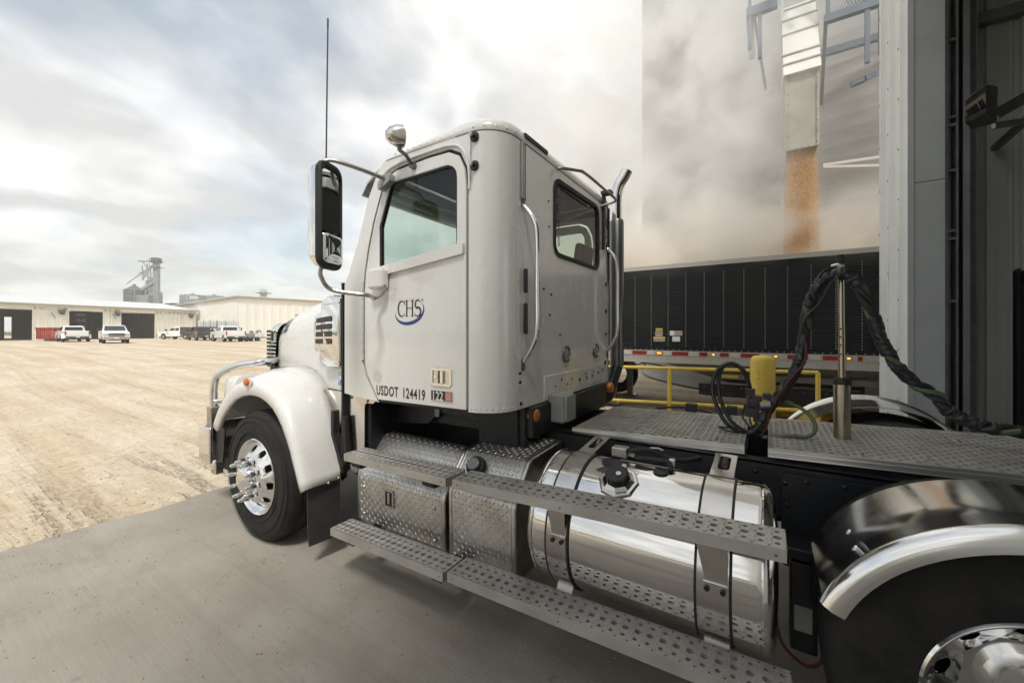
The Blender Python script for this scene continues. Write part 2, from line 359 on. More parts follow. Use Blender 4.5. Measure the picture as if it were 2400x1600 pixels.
# ================================================================== setting
def gz(x, y):
    t = min(1, max(0, (-x - 9) / 26)); t = t * t * (3 - 2 * t)
    return 0.37 * t
def shader_sand():
    m = bpy.data.materials.new('sand'); m.use_nodes = True; t = m.node_tree; p = t.nodes['Principled BSDF']; p.inputs['Roughness'].default_value = 0.95; p.inputs['Specular IOR Level'].default_value = 0.1
    ge = t.nodes.new('ShaderNodeNewGeometry')
    def nz(s, d, sx=(1, 1, 1), rot=0, ro=0.6, dist=0.0):
        mp = t.nodes.new('ShaderNodeMapping'); mp.inputs['Scale'].default_value = sx; mp.inputs['Rotation'].default_value = (0, 0, rot); t.links.new(ge.outputs['Position'], mp.inputs[0])
        n = t.nodes.new('ShaderNodeTexNoise'); n.inputs['Scale'].default_value = s; n.inputs['Detail'].default_value = d; n.inputs['Roughness'].default_value = ro; n.inputs['Distortion'].default_value = dist; t.links.new(mp.outputs[0], n.inputs['Vector']); return n.outputs['Fac']
    def ramp(f, a, b, ca, cb):
        r = t.nodes.new('ShaderNodeValToRGB'); r.color_ramp.elements[0].position = a; r.color_ramp.elements[1].position = b; r.color_ramp.elements[0].color = (*ca, 1); r.color_ramp.elements[1].color = (*cb, 1); t.links.new(f, r.inputs[0]); return r.outputs[0]
    def mix(f, a, b, mode='MIX'):
        x = t.nodes.new('ShaderNodeMixRGB'); x.blend_type = mode
        for i, q in enumerate((f, a, b)):
            if isinstance(q, (int, float)): x.inputs[i].default_value = q
            elif isinstance(q, tuple): x.inputs[i].default_value = (*q, 1)
            else: t.links.new(q, x.inputs[i])
        return x.outputs[0]
    base = ramp(nz(0.55, 8), 0.3, 0.7, (0.54, 0.46, 0.345), (0.67, 0.60, 0.495))
    # wheel tracks: long streaks running across the yard
    tr = ramp(nz(0.8, 6, (0.10, 1.3, 1), R(-30), 0.55, 0.4), 0.46, 0.58, (0, 0, 0), (1, 1, 1))
    tr2 = ramp(nz(1.3, 5, (0.12, 1.6, 1), R(-44), 0.55, 0.5), 0.52, 0.62, (0, 0, 0), (1, 1, 1))
    c = mix(mix(0.5, (0, 0, 0), tr), base, (0.49, 0.37, 0.235)); c = mix(mix(0.3, (0, 0, 0), tr2), c, (0.44, 0.345, 0.235))
    sp = ramp(nz(28, 3), 0.66, 0.74, (0, 0, 0), (1, 1, 1)); c = mix(mix(0.5, (0, 0, 0), sp), c, (0.30, 0.23, 0.15))
    st = ramp(nz(60, 2), 0.70, 0.76, (0, 0, 0), (1, 1, 1)); c = mix(mix(0.5, (0, 0, 0), st), c, (0.72, 0.68, 0.6))
    # tyre prints running off the apron
    sx = t.nodes.new('ShaderNodeSeparateXYZ'); t.links.new(ge.outputs['Position'], sx.inputs[0])
    mk = t.nodes.new('ShaderNodeMapRange'); mk.interpolation_type = 'SMOOTHSTEP'; mk.inputs[1].default_value = -8.4; mk.inputs[2].default_value = -5.6; t.links.new(sx.outputs[0], mk.inputs[0])
    t3 = ramp(nz(2.4, 4, (0.10, 1.5, 1), R(4), 0.6, 0.2), 0.50, 0.57, (0, 0, 0), (1, 1, 1)); t4 = ramp(nz(26, 3, (0.35, 1, 1), R(20)), 0.40, 0.62, (.25, .25, .25), (1, 1, 1))
    t3 = mix(1.0, mix(1.0, t3, mk.outputs[0], 'MULTIPLY'), t4, 'MULTIPLY'); c = mix(mix(0.6, (0, 0, 0), t3), c, (0.32, 0.25, 0.175))
    fine = ramp(nz(9, 9, ro=0.75), 0.35, 0.68, (0.80, 0.785, 0.76), (1.15, 1.14, 1.13)); c = mix(1.0, c, fine, 'MULTIPLY')
    # green field far behind the camera and beyond the yard
    s = t.nodes.new('ShaderNodeSeparateXYZ'); t.links.new(ge.outputs['Position'], s.inputs[0])
    g = t.nodes.new('ShaderNodeMapRange'); g.inputs[1].default_value = -22; g.inputs[2].default_value = -24; t.links.new(s.outputs[1], g.inputs[0])
    g2 = t.nodes.new('ShaderNodeMapRange'); g2.inputs[1].default_value = -170; g2.inputs[2].default_value = -180; t.links.new(s.outputs[0], g2.inputs[0])
    gm = t.nodes.new('ShaderNodeMath'); gm.operation = 'MAXIMUM'; t.links.new(g.outputs[0], gm.inputs[0]); t.links.new(g2.outputs[0], gm.inputs[1])
    fld = ramp(nz(0.2, 6), 0.3, 0.7, (0.05, 0.085, 0.025), (0.11, 0.14, 0.045))
    c = mix(gm.outputs[0], c, fld); t.links.new(c, p.inputs['Base Color'])
    h = t.nodes.new('ShaderNodeMath'); h.operation = 'MULTIPLY_ADD'; h.inputs[1].default_value = 0.35; t.links.new(nz(22, 8), h.inputs[0])
    h2 = t.nodes.new('ShaderNodeMath'); h2.operation = 'MULTIPLY_ADD'; h2.inputs[1].default_value = 0.8; t.links.new(nz(2.2, 8), h2.inputs[0])
    h3 = t.nodes.new('ShaderNodeMath'); h3.operation = 'MULTIPLY'; h3.inputs[1].default_value = -0.7; hm = t.nodes.new('ShaderNodeMath'); hm.operation = 'MAXIMUM'; t.links.new(tr, hm.inputs[0]); t.links.new(t3, hm.inputs[1]); t.links.new(hm.outputs[0], h3.inputs[0]); t.links.new(h3.outputs[0], h2.inputs[2]); t.links.new(h2.outputs[0], h.inputs[2])
    b = t.nodes.new('ShaderNodeBump'); b.inputs['Strength'].default_value = 0.8; b.inputs['Distance'].default_value = 0.06; t.links.new(h.outputs[0], b.inputs['Height']); t.links.new(b.outputs[0], p.inputs['Normal'])
    MT['sand'] = m
def shader_pad():
    m = bpy.data.materials.new('pad'); m.use_nodes = True; t = m.node_tree; p = t.nodes['Principled BSDF']; p.inputs['Roughness'].default_value = 0.75; p.inputs['Specular IOR Level'].default_value = 0.3
    ge = t.nodes.new('ShaderNodeNewGeometry')
    def nz(s, d, sx=(1, 1, 1), rot=0, ro=0.6):
        mp = t.nodes.new('ShaderNodeMapping'); mp.inputs['Scale'].default_value = sx; mp.inputs['Rotation'].default_value = (0, 0, rot); t.links.new(ge.outputs['Position'], mp.inputs[0])
        n = t.nodes.new('ShaderNodeTexNoise'); n.inputs['Scale'].default_value = s; n.inputs['Detail'].default_value = d; n.inputs['Roughness'].default_value = ro; t.links.new(mp.outputs[0], n.inputs['Vector']); return n.outputs['Fac']
    def ramp(f, a, b, ca, cb):
        r = t.nodes.new('ShaderNodeValToRGB'); r.color_ramp.elements[0].position = a; r.color_ramp.elements[1].position = b; r.color_ramp.elements[0].color = (*ca, 1); r.color_ramp.elements[1].color = (*cb, 1); t.links.new(f, r.inputs[0]); return r.outputs[0]
    def mix(f, a, b):
        x = t.nodes.new('ShaderNodeMixRGB')
        for i, q in enumerate((f, a, b)):
            if isinstance(q, (int, float)): x.inputs[i].default_value = q
            elif isinstance(q, tuple): x.inputs[i].default_value = (*q, 1)
            else: t.links.new(q, x.inputs[i])
        return x.outputs[0]
    c = ramp(nz(0.9, 9), 0.28, 0.72, (0.265, 0.238, 0.20), (0.40, 0.37, 0.325))
    k = ramp(nz(0.9, 8, (0.12, 1.6, 1)), 0.48, 0.64, (0, 0, 0), (1, 1, 1)); c = mix(mix(0.5, (0, 0, 0), k), c, (0.16, 0.135, 0.11))
    k = ramp(nz(70, 3), 0.62, 0.75, (0, 0, 0), (1, 1, 1)); c = mix(mix(0.35, (0, 0, 0), k), c, (0.10, 0.09, 0.08))
    k = ramp(nz(1.7, 8, (1, 1, 1), 0, 0.7), 0.60, 0.78, (0, 0, 0), (1, 1, 1)); c = mix(mix(0.45, (0, 0, 0), k), c, (0.40, 0.36, 0.29))
    k = ramp(nz(60, 5, (0.06, 1.3, 1), R(8)), 0.34, 0.70, (.945, .94, .935), (1.04, 1.04, 1.04)); x = t.nodes.new('ShaderNodeMixRGB'); x.blend_type = 'MULTIPLY'; x.inputs[0].default_value = 1; t.links.new(c, x.inputs[1]); t.links.new(k, x.inputs[2]); c = x.outputs[0]
    k = ramp(nz(0.5, 9, (1, 1, 1), 0, 0.75), 0.56, 0.70, (0, 0, 0), (1, 1, 1)); c = mix(mix(0.5, (0, 0, 0), k), c, (0.19, 0.155, 0.12))
    k = ramp(nz(5, 6, (1, 1, 1), 0, 0.7), 0.64, 0.72, (0, 0, 0), (1, 1, 1)); c = mix(mix(0.5, (0, 0, 0), k), c, (0.15, 0.13, 0.11))
    t.links.new(c, p.inputs['Base Color'])
    b = t.nodes.new('ShaderNodeBump'); b.inputs['Strength'].default_value = 0.25; b.inputs['Distance'].default_value = 0.01; t.links.new(nz(80, 7, (0.5, 1, 1), R(8)), b.inputs['Height']); t.links.new(b.outputs[0], p.inputs['Normal'])
    MT['pad'] = m
shader_sand(); shader_pad(); mat('crack_dark', (0.05, 0.045, 0.04), 0.9); mat('pebble', (0.42, 0.36, 0.28), 0.9, var=0.45, vs=14)
g = M()
def axis(a, b): 
    s = [0, .6, 1.2, 2, 3, 4, 5, 6.5, 8, 10, 12, 14, 17, 20, 24, 28, 32, 36, 42, 50, 60, 80, 110, 150, 220, 320, 500, 800, 1300]
    return [-x for x in s[::-1]] + s[1:]
ax = axis(0, 0)
def gh(x, y):
    z = gz(x, y)
    if x < -4.55 and x > -40 and abs(y) < 30:
        z += 0.03 * noise.noise(V(x * 0.45, y * 0.7, 0)) - 0.015 + 0.012 * noise.noise(V(x * 3.1, y * 4.3, 3)) + 0.006 * noise.noise(V(x * 9, y * 11, 7))
        if x > -5.7: e_ = (x + 5.7) / 1.15; z = z * (1 - min(1, e_ * 1.2)) + min(1, e_ * 1.3) * (0.010 + 0.014 * noise.noise(V(x * 2.2, y * 1.7, 1)) + 0.010 * noise.noise(V(x * 7, y * 6, 2))) - 0.055 * max(0, (x + 4.93) / 0.38)
    elif -4.55 <= x: z -= 0.05
    return z
xs = sorted(set([-4.845 - 4.845 * 0 + q for q in ax] + [-5.2, -4.9]))
fine = [-4.846 - i * 0.35 for i in range(1, 60)] + [-4.45 - i * 0.045 for i in range(32)]
xs = sorted(set([round(q, 3) for q in xs] + [round(q, 3) for q in fine])); ys = sorted(set([round(q, 3) for q in ax] + [round(-4 + i * 0.5, 3) for i in range(48)] + [round(-.6 + i * 0.06, 3) for i in range(90)]))
g.add([(x, y, gh(x, y)) for x in xs for y in ys], [(i * len(ys) + j, (i + 1) * len(ys) + j, (i + 1) * len(ys) + j + 1, i * len(ys) + j + 1) for i in range(len(xs) - 1) for j in range(len(ys) - 1)])
tag(g.obj('ground', 'sand', ang=80), kind='structure')
# concrete apron in cast slabs with open joints
pad = tag(M().box(-4.835, 28, -16, 6.7, -0.20, -0.012).obj('concrete_apron', 'pad'), kind='structure')
xe = [-4.845, 0.95, 6.2, 12, 18, 28]; ye = [-16, -9.5, -4.4, -0.15, 2.85 + 2.55, 6.7]
for i in range(5):
    for j in range(5): M().box(xe[i] + .004, xe[i + 1] - .004, ye[j] + .004, ye[j + 1] - .004, -0.15, 0.0).obj('slab', 'pad', pad, bev=0.006)
# spilled corn kernels on the apron
k = M(); rnd = random.Random(3)
for i in range(1100):
    x = rnd.uniform(-4.7, 0.7); y = rnd.uniform(0.3, 3.4) if rnd.random() < 0.75 else rnd.uniform(3, 6.5)
    a = rnd.uniform(0, 6.28); s = rnd.uniform(0.0055, 0.0095); c, d = math.cos(a) * s, math.sin(a) * s; h = rnd.uniform(.004, .007)
    k.add([(x + c, y + d, .0005), (x - d * .7, y + c * .7, .0005), (x - c, y - d, .0005), (x + d * .7, y - c * .7, .0005), (x, y, h)], [(0, 1, 4), (1, 2, 4), (2, 3, 4), (3, 0, 4)])
tag(k.obj('spilled_corn', 'old_corn'), 'loose corn kernels scattered over the concrete apron', 'corn', kind='stuff')

# stones and grit lying on the sand
pb = M(); rnd = random.Random(11)
for i in range(5200):
    u = rnd.random() ** 1.6; x = -4.80 - u * 9; y = rnd.uniform(-.8, 6.5); s_ = rnd.uniform(.004, .011) * (1 + 1.2 * (rnd.random() < .06)); z = gh(x, y)
    if x > -4.86: z = max(z, 0)
    vs = [V(rnd.uniform(.6, 1.1) * a, rnd.uniform(.6, 1.1) * b, c) * s_ + V(x, y, z) for a, b, c in ((1, 0, .1), (0, 1, .15), (-1, 0, .1), (0, -1, .15), (.2, .1, .75))]
    pb.add(vs, [(0, 1, 4), (1, 2, 4), (2, 3, 4), (3, 0, 4)])
tag(pb.obj('gravel', 'pebble', ang=20), 'loose stones and grit scattered on the sandy yard', 'gravel', kind='stuff')

ck = M(); rnd = random.Random(21)
for (xa, ya), (xb, yb) in (((-2.1, 1.30), (-1.35, .55)), ((-3.3, 1.45), (-2.6, .75)), ((-1.2, .9), (-.75, 1.4))):
    pts = []; n = 26
    for i in range(n + 1):
        t = i / n; pts.append(V(xa + (xb - xa) * t + .035 * noise.noise(V(t * 7, xa, 0)) + rnd.uniform(-.006, .006), ya + (yb - ya) * t + .035 * noise.noise(V(t * 7, ya, 4)) + rnd.uniform(-.006, .006), .0008))
    vs = []
    for i, p in enumerate(pts): w = .0012 * math.sin(math.pi * (i + .3) / (n + .6)) + .0003; vs += [p + V(-w, w, 0), p + V(w, -w, 0)]
    ck = M(); ck.add(vs, [(2 * i, 2 * i + 1, 2 * i + 3, 2 * i + 2) for i in range(n)]); ck.obj('crack', 'crack_dark', pad)
# ================================================================== grain trailer in the next lane
GT = empty('grain_trailer', (-2, 9.57, 0), 0, 'black-sided hopper grain trailer being loaded under the spout', 'trailer')
TX0, TX1, TY0, TY1, TZ0, TZ1 = -8.2, 4.6, 8.27, 10.87, 1.26, 2.872
def gobj(q, name, m, parent=GT, **k):
    return q.obj(name, m, parent, inv=Matrix.Translation((2, -9.57, 0)) if parent is GT else None, **k)
q = M(); n = 23; rows = []
for i in range(n):
    z = TZ0 + (TZ1 - TZ0) * i / n; dz = (TZ1 - TZ0) / n; rows += [(0, z), (0, z + dz * .80), (-.005, z + dz * .86), (-.005, z + dz * .95)]
rows.append((0, TZ1))
for y, s_ in ((TY0, 1), (TY1, -1)):
    q.add([(x, y + s_ * a, z) for x in (TX0, TX1) for a, z in rows], [(i, i + 1, i + 1 + len(rows), i + len(rows)) for i in range(len(rows) - 1)])
    q.add([(x, y + s_ * .05, z) for x in (TX0, TX1) for z in (TZ0, TZ1)], [(0, 1, 3, 2)])
q.box(TX0, TX0 + .05, TY0 + .02, TY1 - .02, TZ0, TZ1); q.box(TX1 - .05, TX1, TY0 + .02, TY1 - .02, TZ0, TZ1); gobj(q, 'side_wall', 'trailer_black', ang=20)
q = M()
for y0, y1 in ((TY0 - .03, TY0 + .07), (TY1 - .07, TY1 + .03)): q.box(TX0, TX1, y0, y1, TZ1, TZ1 + .085); q.box(TX0, TX1, y0 - .012, y0 + .012, TZ1 - .006, TZ1 + .02)
gobj(q, 'top_rail', 'trailer_alu', bev=.01)
q = M(); rg = []
for i in range(14):      # rolled tarp lying along the rail
    x = TX0 + (TX1 - TX0) * i / 13; rg.append((x, TY1 - .0, TZ1 + .15 + .01 * math.sin(i * 1.7)))
q.tube(rg, .075, 10); gobj(q, 'rolled_tarp', 'tarp')
q = M(); q.box(TX0, TX1, TY0 - .03, TY0 + .05, 1.155, 1.262); q.box(TX0, TX1, TY0 - .022, TY0 + .06, 1.035, 1.155); q.box(TX0, TX1, TY0 - .035, TY0 + .06, 1.02, 1.036); q.box(TX0, TX1, TY1 - .05, TY1 + .03, 1.02, 1.26); gobj(q, 'bottom_rail', 'trailer_alu', bev=.004)
q = M(); q2 = M()
for i in range(40):
    x = -2.282 + (i - 18) * .3225
    if not TX0 < x < TX1: continue
    for j in range(31):
        if abs(x + 1.6375) < .1 and j > 20: continue
        q.dome((x, TY0 - .0005 if 0 else TY0 - .001, TZ0 + .10 + j * .046), (0, -1, 0), .0085, .006, 6)
for i in range(int((TX1 - TX0) / .105)): q.dome((TX0 + .05 + i * .105, TY0 - .001, TZ0 + .025), (0, -1, 0), .008, .005, 6); q2.dome((TX0 + .05 + i * .105, TY0 - .001, TZ1 - .03), (0, -1, 0), .006, .004, 6)
gobj(q, 'rivets', 'rivet', kind='stuff'); gobj(q2, 'rail_rivets', 'trailer_black', kind='stuff')
q = M(); 
for i in range(int((TX1 - TX0) / .13)): q.dome((TX0 + .05 + i * .13, TY0 - .022, 1.10 + .02 * (i % 2)), (0, -1, 0), .009, .004, 6)
gobj(q, 'rail_bolts', 'silver_dark', kind='stuff')
q = M(); q.box(-1.655, -1.615, TY0 - .012, TY0 + .0, 2.15, 2.78); gobj(q, 'tarp_strap', 'black_plastic')
# red and white reflective strip, amber marker lamps
for xa, xb in ((-2.36, -2.02), (-1.78, -1.50), (-1.10, -.92), (-.62, -.46), (-.10, .30), (.78, .98), (1.22, 1.55)):
    pass
XS = lambda px_: 8.24 * ((-.5382 + ((px_ - 1200) / 935.) * .8428) / (.8428 + ((px_ - 1200) / 935.) * .5382))
for a, b in ((1482, 1515), (1575, 1613), (1639, 1658), (1687, 1708), (1736, 1781), (1845, 1893), (1928, 1967), (2010, 2022)): q = M(); q.box(XS(a), XS(b), TY0 - .034, TY0 - .0295, 1.172, 1.245); gobj(q, 'red_reflector', 'red_lens')
for a, b in ((1461, 1478), (1519, 1532), (1556, 1572), (1616, 1636), (1712, 1732), (1785, 1808), (1897, 1922)): q = M(); q.box(XS(a), XS(b), TY0 - .034, TY0 - .0295, 1.172, 1.245); gobj(q, 'white_reflector', 'reflector_white')
for px_, w_ in ((1545, .075), (1672, .04), (1818, .04), (1989, .04)):
    x = XS(px_); q = M(); q.plate(circ(x, 1.21, w_, 20, .022), [], XZ(TY0 - .042), .012); mk = gobj(q, 'marker_lamp', 'amber'); q = M(); q.plate(circ(x, 1.21, w_ * .6, 16, .013), [], XZ(TY0 - .0435), .002); gobj(q, 'lamp_glow', 'lamp_amber')
# stickers
for a, b, y0_, y1_, m_ in ((1536, 1552, 769, 773, 'sticker_yellow'), (1534, 1553, 778, 781, 'sticker_yellow'), (1531, 1558, 789, 793, 'sticker_yellow'), (1531, 1558, 793.5, 800, 'grey_box'), (1536, 1552, 773.5, 777, 'grey_box'), (1535, 1552, 782, 788, 'grey_box'), (1569, 1580, 775, 786, 'sticker_white'), (1580.5, 1598.5, 777, 786, 'grey_box'), (1580.5, 1598.5, 775, 777, 'sticker_pink'), (1575, 1593, 788, 800, 'sticker_white')):
    k_ = 8.24 / (.8428 + ((a + b) / 2 - 1200) / 935. * .5382); q = M(); q.box(XS(a), XS(b), TY0 - .005, TY0 - .002, 1.65 - (y1_ - 775) / 935. * k_, 1.65 - (y0_ - 775) / 935. * k_); gobj(q, 'warning_sticker', m_)
# hoppers, crossmembers, landing gear, wheels
for cx in (.85, -5.2):
    q = M(); T_ = [(cx - 2.6, TY0 + .05, 1.03), (cx + 2.6, TY0 + .05, 1.03), (cx + 2.6, TY1 - .05, 1.03), (cx - 2.6, TY1 - .05, 1.03)]; B_ = [(cx - 1.5, 9.05, .62), (cx + 1.5, 9.05, .62), (cx + 1.5, 10.1, .62), (cx - 1.5, 10.1, .62)]; q.loft([T_, B_], cap=False); gobj(q, 'hopper', 'hopper_dark')
    q = M(); q.box(cx - 2.0, cx + 1.9, 8.75, 8.83, .50, .60); q.box(cx - 2.0, cx + 1.9, 8.78, 8.80, .38, .50); q.box(cx - 1.9, cx + 1.8, 8.83, 10.2, .36, .44); gobj(q, 'hopper_gate', 'black_frame')
    for i in range(12): q = M(); x = cx - 1.9 + i * .32; q.dome((x, 8.75, .55), (0, -1, 0), .02, .01, 6); gobj(q, 'gate_bolt', 'silver_dark') if i < 12 else None
    q = M(); q.box(cx - 1.6, cx + 1.5, 8.55, 8.60, .74, .84); gobj(q, 'gate_rail', 'hopper_dark'); q = M(); q.box(cx - 1.6, cx - 1.3, 8.545, 8.552, .765, .82); gobj(q, 'rail_label', 'sticker_yellow'); q = M(); q.box(cx - .9, cx - .75, 8.545, 8.552, .765, .82); gobj(q, 'rail_label', 'sticker_white')
q = M(); q.add([(1.3, 8.6, .35), (2.0, 8.6, .35), (2.0, 8.6, .95), (1.55, 8.6, .95)], [(0, 1, 2, 3)]); q.box(1.35, 1.95, 8.605, 9.0, .38, .92); gobj(q, 'tool_bin', 'silver_dark')
q = M(); q.tube(smooth([(-2.6, 8.45, 1.02), (-2.3, 8.45, .95), (-2.15, 8.45, .98), (-1.9, 8.45, .96), (-1.55, 8.5, .88), (-1.4, 8.5, .90)], 5), .014, 6); q.tube(smooth([(-2.4, 8.4, .98), (-2.25, 8.4, .90), (-2.1, 8.4, .93), (-2.2, 8.4, 1.02)], 5), .012, 6); gobj(q, 'air_line', 'black_rubber')
for x in (-3.4, 3.4, 4.4):
    for y in (8.35, 10.55):
        q = M(); q.lathe([(.27, 0), (.47, 0), (.51, .03), (.51, .24), (.27, .26)], (x, y, .51), (0, 1, 0), 32); w_ = gobj(q, 'wheel', 'tyre')
for y in (8.9, 10.2): q = M(); q.box(-3.0, -2.88, y - .06, y + .06, .05, 1.03); q.box(-3.1, -2.78, y - .13, y + .13, 0.005, .05); gobj(q, 'landing_leg', 'silver_dark')
q = M(); rr = random.Random(4); nx, ny = 60, 14
pts = [(TX0 + .1 + (TX1 - TX0 - .2) * i / nx, TY0 + .08 + (TY1 - TY0 - .16) * j / ny, 2.25 + .75 * math.exp(-((TX0 + .1 + (TX1 - TX0 - .2) * i / nx - .57) / 1.2) ** 2) * math.exp(-((j / ny - .5) * 2.2) ** 2) + .02 * rr.random()) for i in range(nx + 1) for j in range(ny + 1)]
q.add(pts, [(i * (ny + 1) + j, (i + 1) * (ny + 1) + j, (i + 1) * (ny + 1) + j + 1, i * (ny + 1) + j + 1) for i in range(nx) for j in range(ny)]); tag(q.obj('corn_load', 'corn', ang=80), 'heap of yellow corn inside the black trailer', 'corn', kind='stuff')
# ================================================================== concrete silo, walkway, spout
SI = empty('concrete_silo', (2.97, 18.5, 0), 0, 'round grey cast-concrete grain silo behind the trailer', 'silo')
q = M(); pr = []; z = 0; rr = random.Random(8)
while z < 26: pr += [(7.5, z), (7.5 + rr.uniform(.002, .009), z + .03), (7.5 + rr.uniform(0, .004), z + .07)]; z += .30 + rr.uniform(-.03, .03)
pr.append((7.5, 26)); q.lathe(pr, (0, 0, 0), (0, 0, 1), 140); q.obj('silo_wall', 'concrete_silo', SI, ang=60)
q = M(); q.lathe([(7.6, 26), (7.6, 26.4), (.0005, 26.6)], (0, 0, 0), (0, 0, 1), 80); q.obj('silo_roof', 'concrete_silo', SI)
WK = empty('blue_walkway', (.9, 10.3, 7.4), 0, 'blue steel service walkway and brackets bolted to the silo around the spout', 'walkway')
def wobj(q, name, m='blue_steel', **k):
    return q.obj(name, m, WK, inv=Matrix.Translation((-.9, -10.3, -7.4)), **k)
q = M(); q.box(-.36, .18, 9.6, 9.72, 8.16, 8.34); q.box(.92, 3.0, 9.6, 9.72, 7.52, 7.66); q.box(.92, 3.0, 10.75, 10.85, 7.52, 7.66); q.box(-.36, -.24, 9.72, 11.2, 8.16, 8.34); wobj(q, 'walkway_beam')
for x, z0, z1 in ((-.30, 7.5, 8.16), (-.12, 7.25, 8.16), (1.55, 6.55, 8.6), (1.74, 6.65, 8.5)): q = M(); q.box(x - .035, x + .035, 9.62, 9.70, z0, z1); wobj(q, 'hanger_post')
for x in (-.30, .62, .98, 1.7, 2.4): q = M(); q.box(x - .03, x + .03, 9.63, 9.69, 7.66 if x > .8 else 8.34, 9.6); wobj(q, 'rail_post')
for z in (8.15, 8.7, 9.3): q = M(); q.box(.95, 3.0, 9.64, 9.68, z, z + .05); wobj(q, 'hand_rail')
q = M()
for i in range(42): a = .96 + i * .048; q.bar((a, 9.66, 7.68), (a + .35, 9.66, 8.66), .010, .010); q.bar((a + .35, 9.66, 7.68), (a, 9.66, 8.66), .010, .010)
wobj(q, 'guard_mesh')
q = M(); q.bar((1.33, 9.75, 6.27), (1.52, 9.75, 6.31), .09, .09); q.bar((1.52, 9.75, 6.31), (2.1, 10.2, 6.66), .09, .09); wobj(q, 'bent_bracket')
q = M(); q.bar((-.22, 9.66, 8.16), (-.02, 10.9, 7.2), .05, .05); q.bar((.95, 9.66, 7.55), (1.0, 11.0, 6.6), .06, .06); wobj(q, 'knee_brace')
# brace rods of the dust duct to the right of the spout
q = M(); q.bar((.92, 9.9, 4.90), (2.4, 10.3, 4.97), .05, .05); q.bar((.92, 9.9, 4.86), (2.4, 10.3, 4.72), .08, .05); wobj(q, 'tie_rod', 'white_paint')
SPT = empty('loading_spout', (.565, 9.6, 5.1), 0, 'sheet-metal loading spout with ribbed white hood above the trailer', 'spout')
def sobj(q, name, m, **k):
    return q.obj(name, m, SPT, inv=Matrix.Translation((-.565, -9.6, -5.1)), **k)
q = M(); q.box(.315, .80, 9.3, 9.312, 5.09, 6.62); q.box(.315, .80, 9.84, 9.852, 5.09, 6.62); q.box(.315, .327, 9.3122, 9.8398, 5.09, 6.62); q.box(.788, .80, 9.3122, 9.8398, 5.09, 6.62); sobj(q, 'spout_box', 'chute')
q = M()
for x in (.315, .80): q.box(x - .022, x + .022, 9.275, 9.3, 5.09, 6.62)
q.box(.30, .815, 9.272, 9.298, 5.09, 5.12); sobj(q, 'corner_angle', 'chute')
q = M()
for i in range(8): z = 5.16 + i * .2; q.dome((.328, 9.2745, z), (0, -1, 0), .012, .006, 7); q.dome((.788, 9.2745, z), (0, -1, 0), .012, .006, 7)
for i in range(5): q.dome((.36 + i * .1, 9.272, 5.105), (0, -1, 0), .012, .006, 7)
sobj(q, 'spout_bolts', 'silver_dark', kind='stuff')
Hq = lambda x, s_, d_=0: (x, 9.22 + s_ * 1.05 + d_ * .0, 6.55 + s_ * 1.75 + d_)
q = M(); q.loft([[(.27, 9.22, 6.52), (.845, 9.22, 6.52), (.845, 9.95, 6.52), (.27, 9.95, 6.52)], [(.27, 10.35, 8.55), (.845, 10.35, 8.55), (.845, 11.2, 8.2), (.27, 11.2, 8.2)]], cap=True); sobj(q, 'spout_hood', 'chute_top')
for t_ in (.13, .26, .56, .78, .95):
    a = Vector((0, 9.22, 6.52)).lerp(Vector((0, 10.35, 8.55)), t_); q = M(); q.bar((.25, a.y - .012, a.z + .008), (.865, a.y - .012, a.z + .008), .035, .03, (0, -1, .55)); sobj(q, 'hood_rib', 'chute')
q = M(); q.box(.25, .31, 10.2, 10.3, 4.2, 8.8); sobj(q, 'spout_support', 'galv')
# falling corn
q = M(); rr = random.Random(12)
for i in range(17000):
    t_ = rr.random(); z = 5.12 - t_ * 2.35; sp_ = 1 + t_ * .35; edge = rr.random()
    x = .565 + rr.triangular(-.235, .235, 0) * sp_ * (1 if edge < .8 else 1.12) if edge > .45 else .565 + rr.uniform(-.225, .225) * sp_; y = 9.55 + rr.uniform(-.19, .19) * sp_
    s_ = rr.uniform(.009, .017); d1 = V(rr.uniform(-1, 1), rr.uniform(-1, 1), rr.uniform(-1, 1)).normalized() * s_; d2 = d1.orthogonal().normalized() * s_ * .75; d3 = d1.cross(d2).normalized() * s_ * .5; p = V(x, y, z)
    q.add([p + d1, p + d2, p - d1, p - d2, p + d3, p - d3], [(0, 1, 4), (1, 2, 4), (2, 3, 4), (3, 0, 4), (1, 0, 5), (2, 1, 5), (3, 2, 5), (0, 3, 5)])
rg = []
for i in range(30):
    t_ = i / 29; z = 5.13 - t_ * 2.3; rg.append([(.565 + (.12 + .03 * t_) * math.cos(a) * (1 + .10 * noise.noise(V(a * 2, z * 3, 1))), 9.58 + .09 * math.sin(a) * (1 + .2 * noise.noise(V(a * 2, z * 3, 5))), z) for a in [k_ * 2 * math.pi / 24 for k_ in range(24)]])
q.loft(rg); tag(q.obj('falling_corn', 'corn', ang=20), 'stream of yellow corn pouring from the spout into the trailer', 'corn', kind='stuff')
q = M(); nr = 22; vs = [(0, 0, .42)]
for i in range(1, 9):
    for j in range(nr): r = i / 8 * 1.0; vs.append((r * math.cos(6.283 * j / nr), r * math.sin(6.283 * j / nr), .42 * (1 - i / 8) + .02 * noise.noise(V(i, j, 0)) - .005))
q.add(vs, [(0, 1 + j, 1 + (j + 1) % nr) for j in range(nr)] + [(1 + (i - 1) * nr + j, 1 + i * nr + j, 1 + i * nr + (j + 1) % nr, 1 + (i - 1) * nr + (j + 1) % nr) for i in range(1, 8) for j in range(nr)]); o = q.obj('corn_pile', 'corn', ang=60); o.location = (.75, 10.2, 0); tag(o, 'small heap of spilled corn on the ground under the trailer', 'corn', kind='stuff')
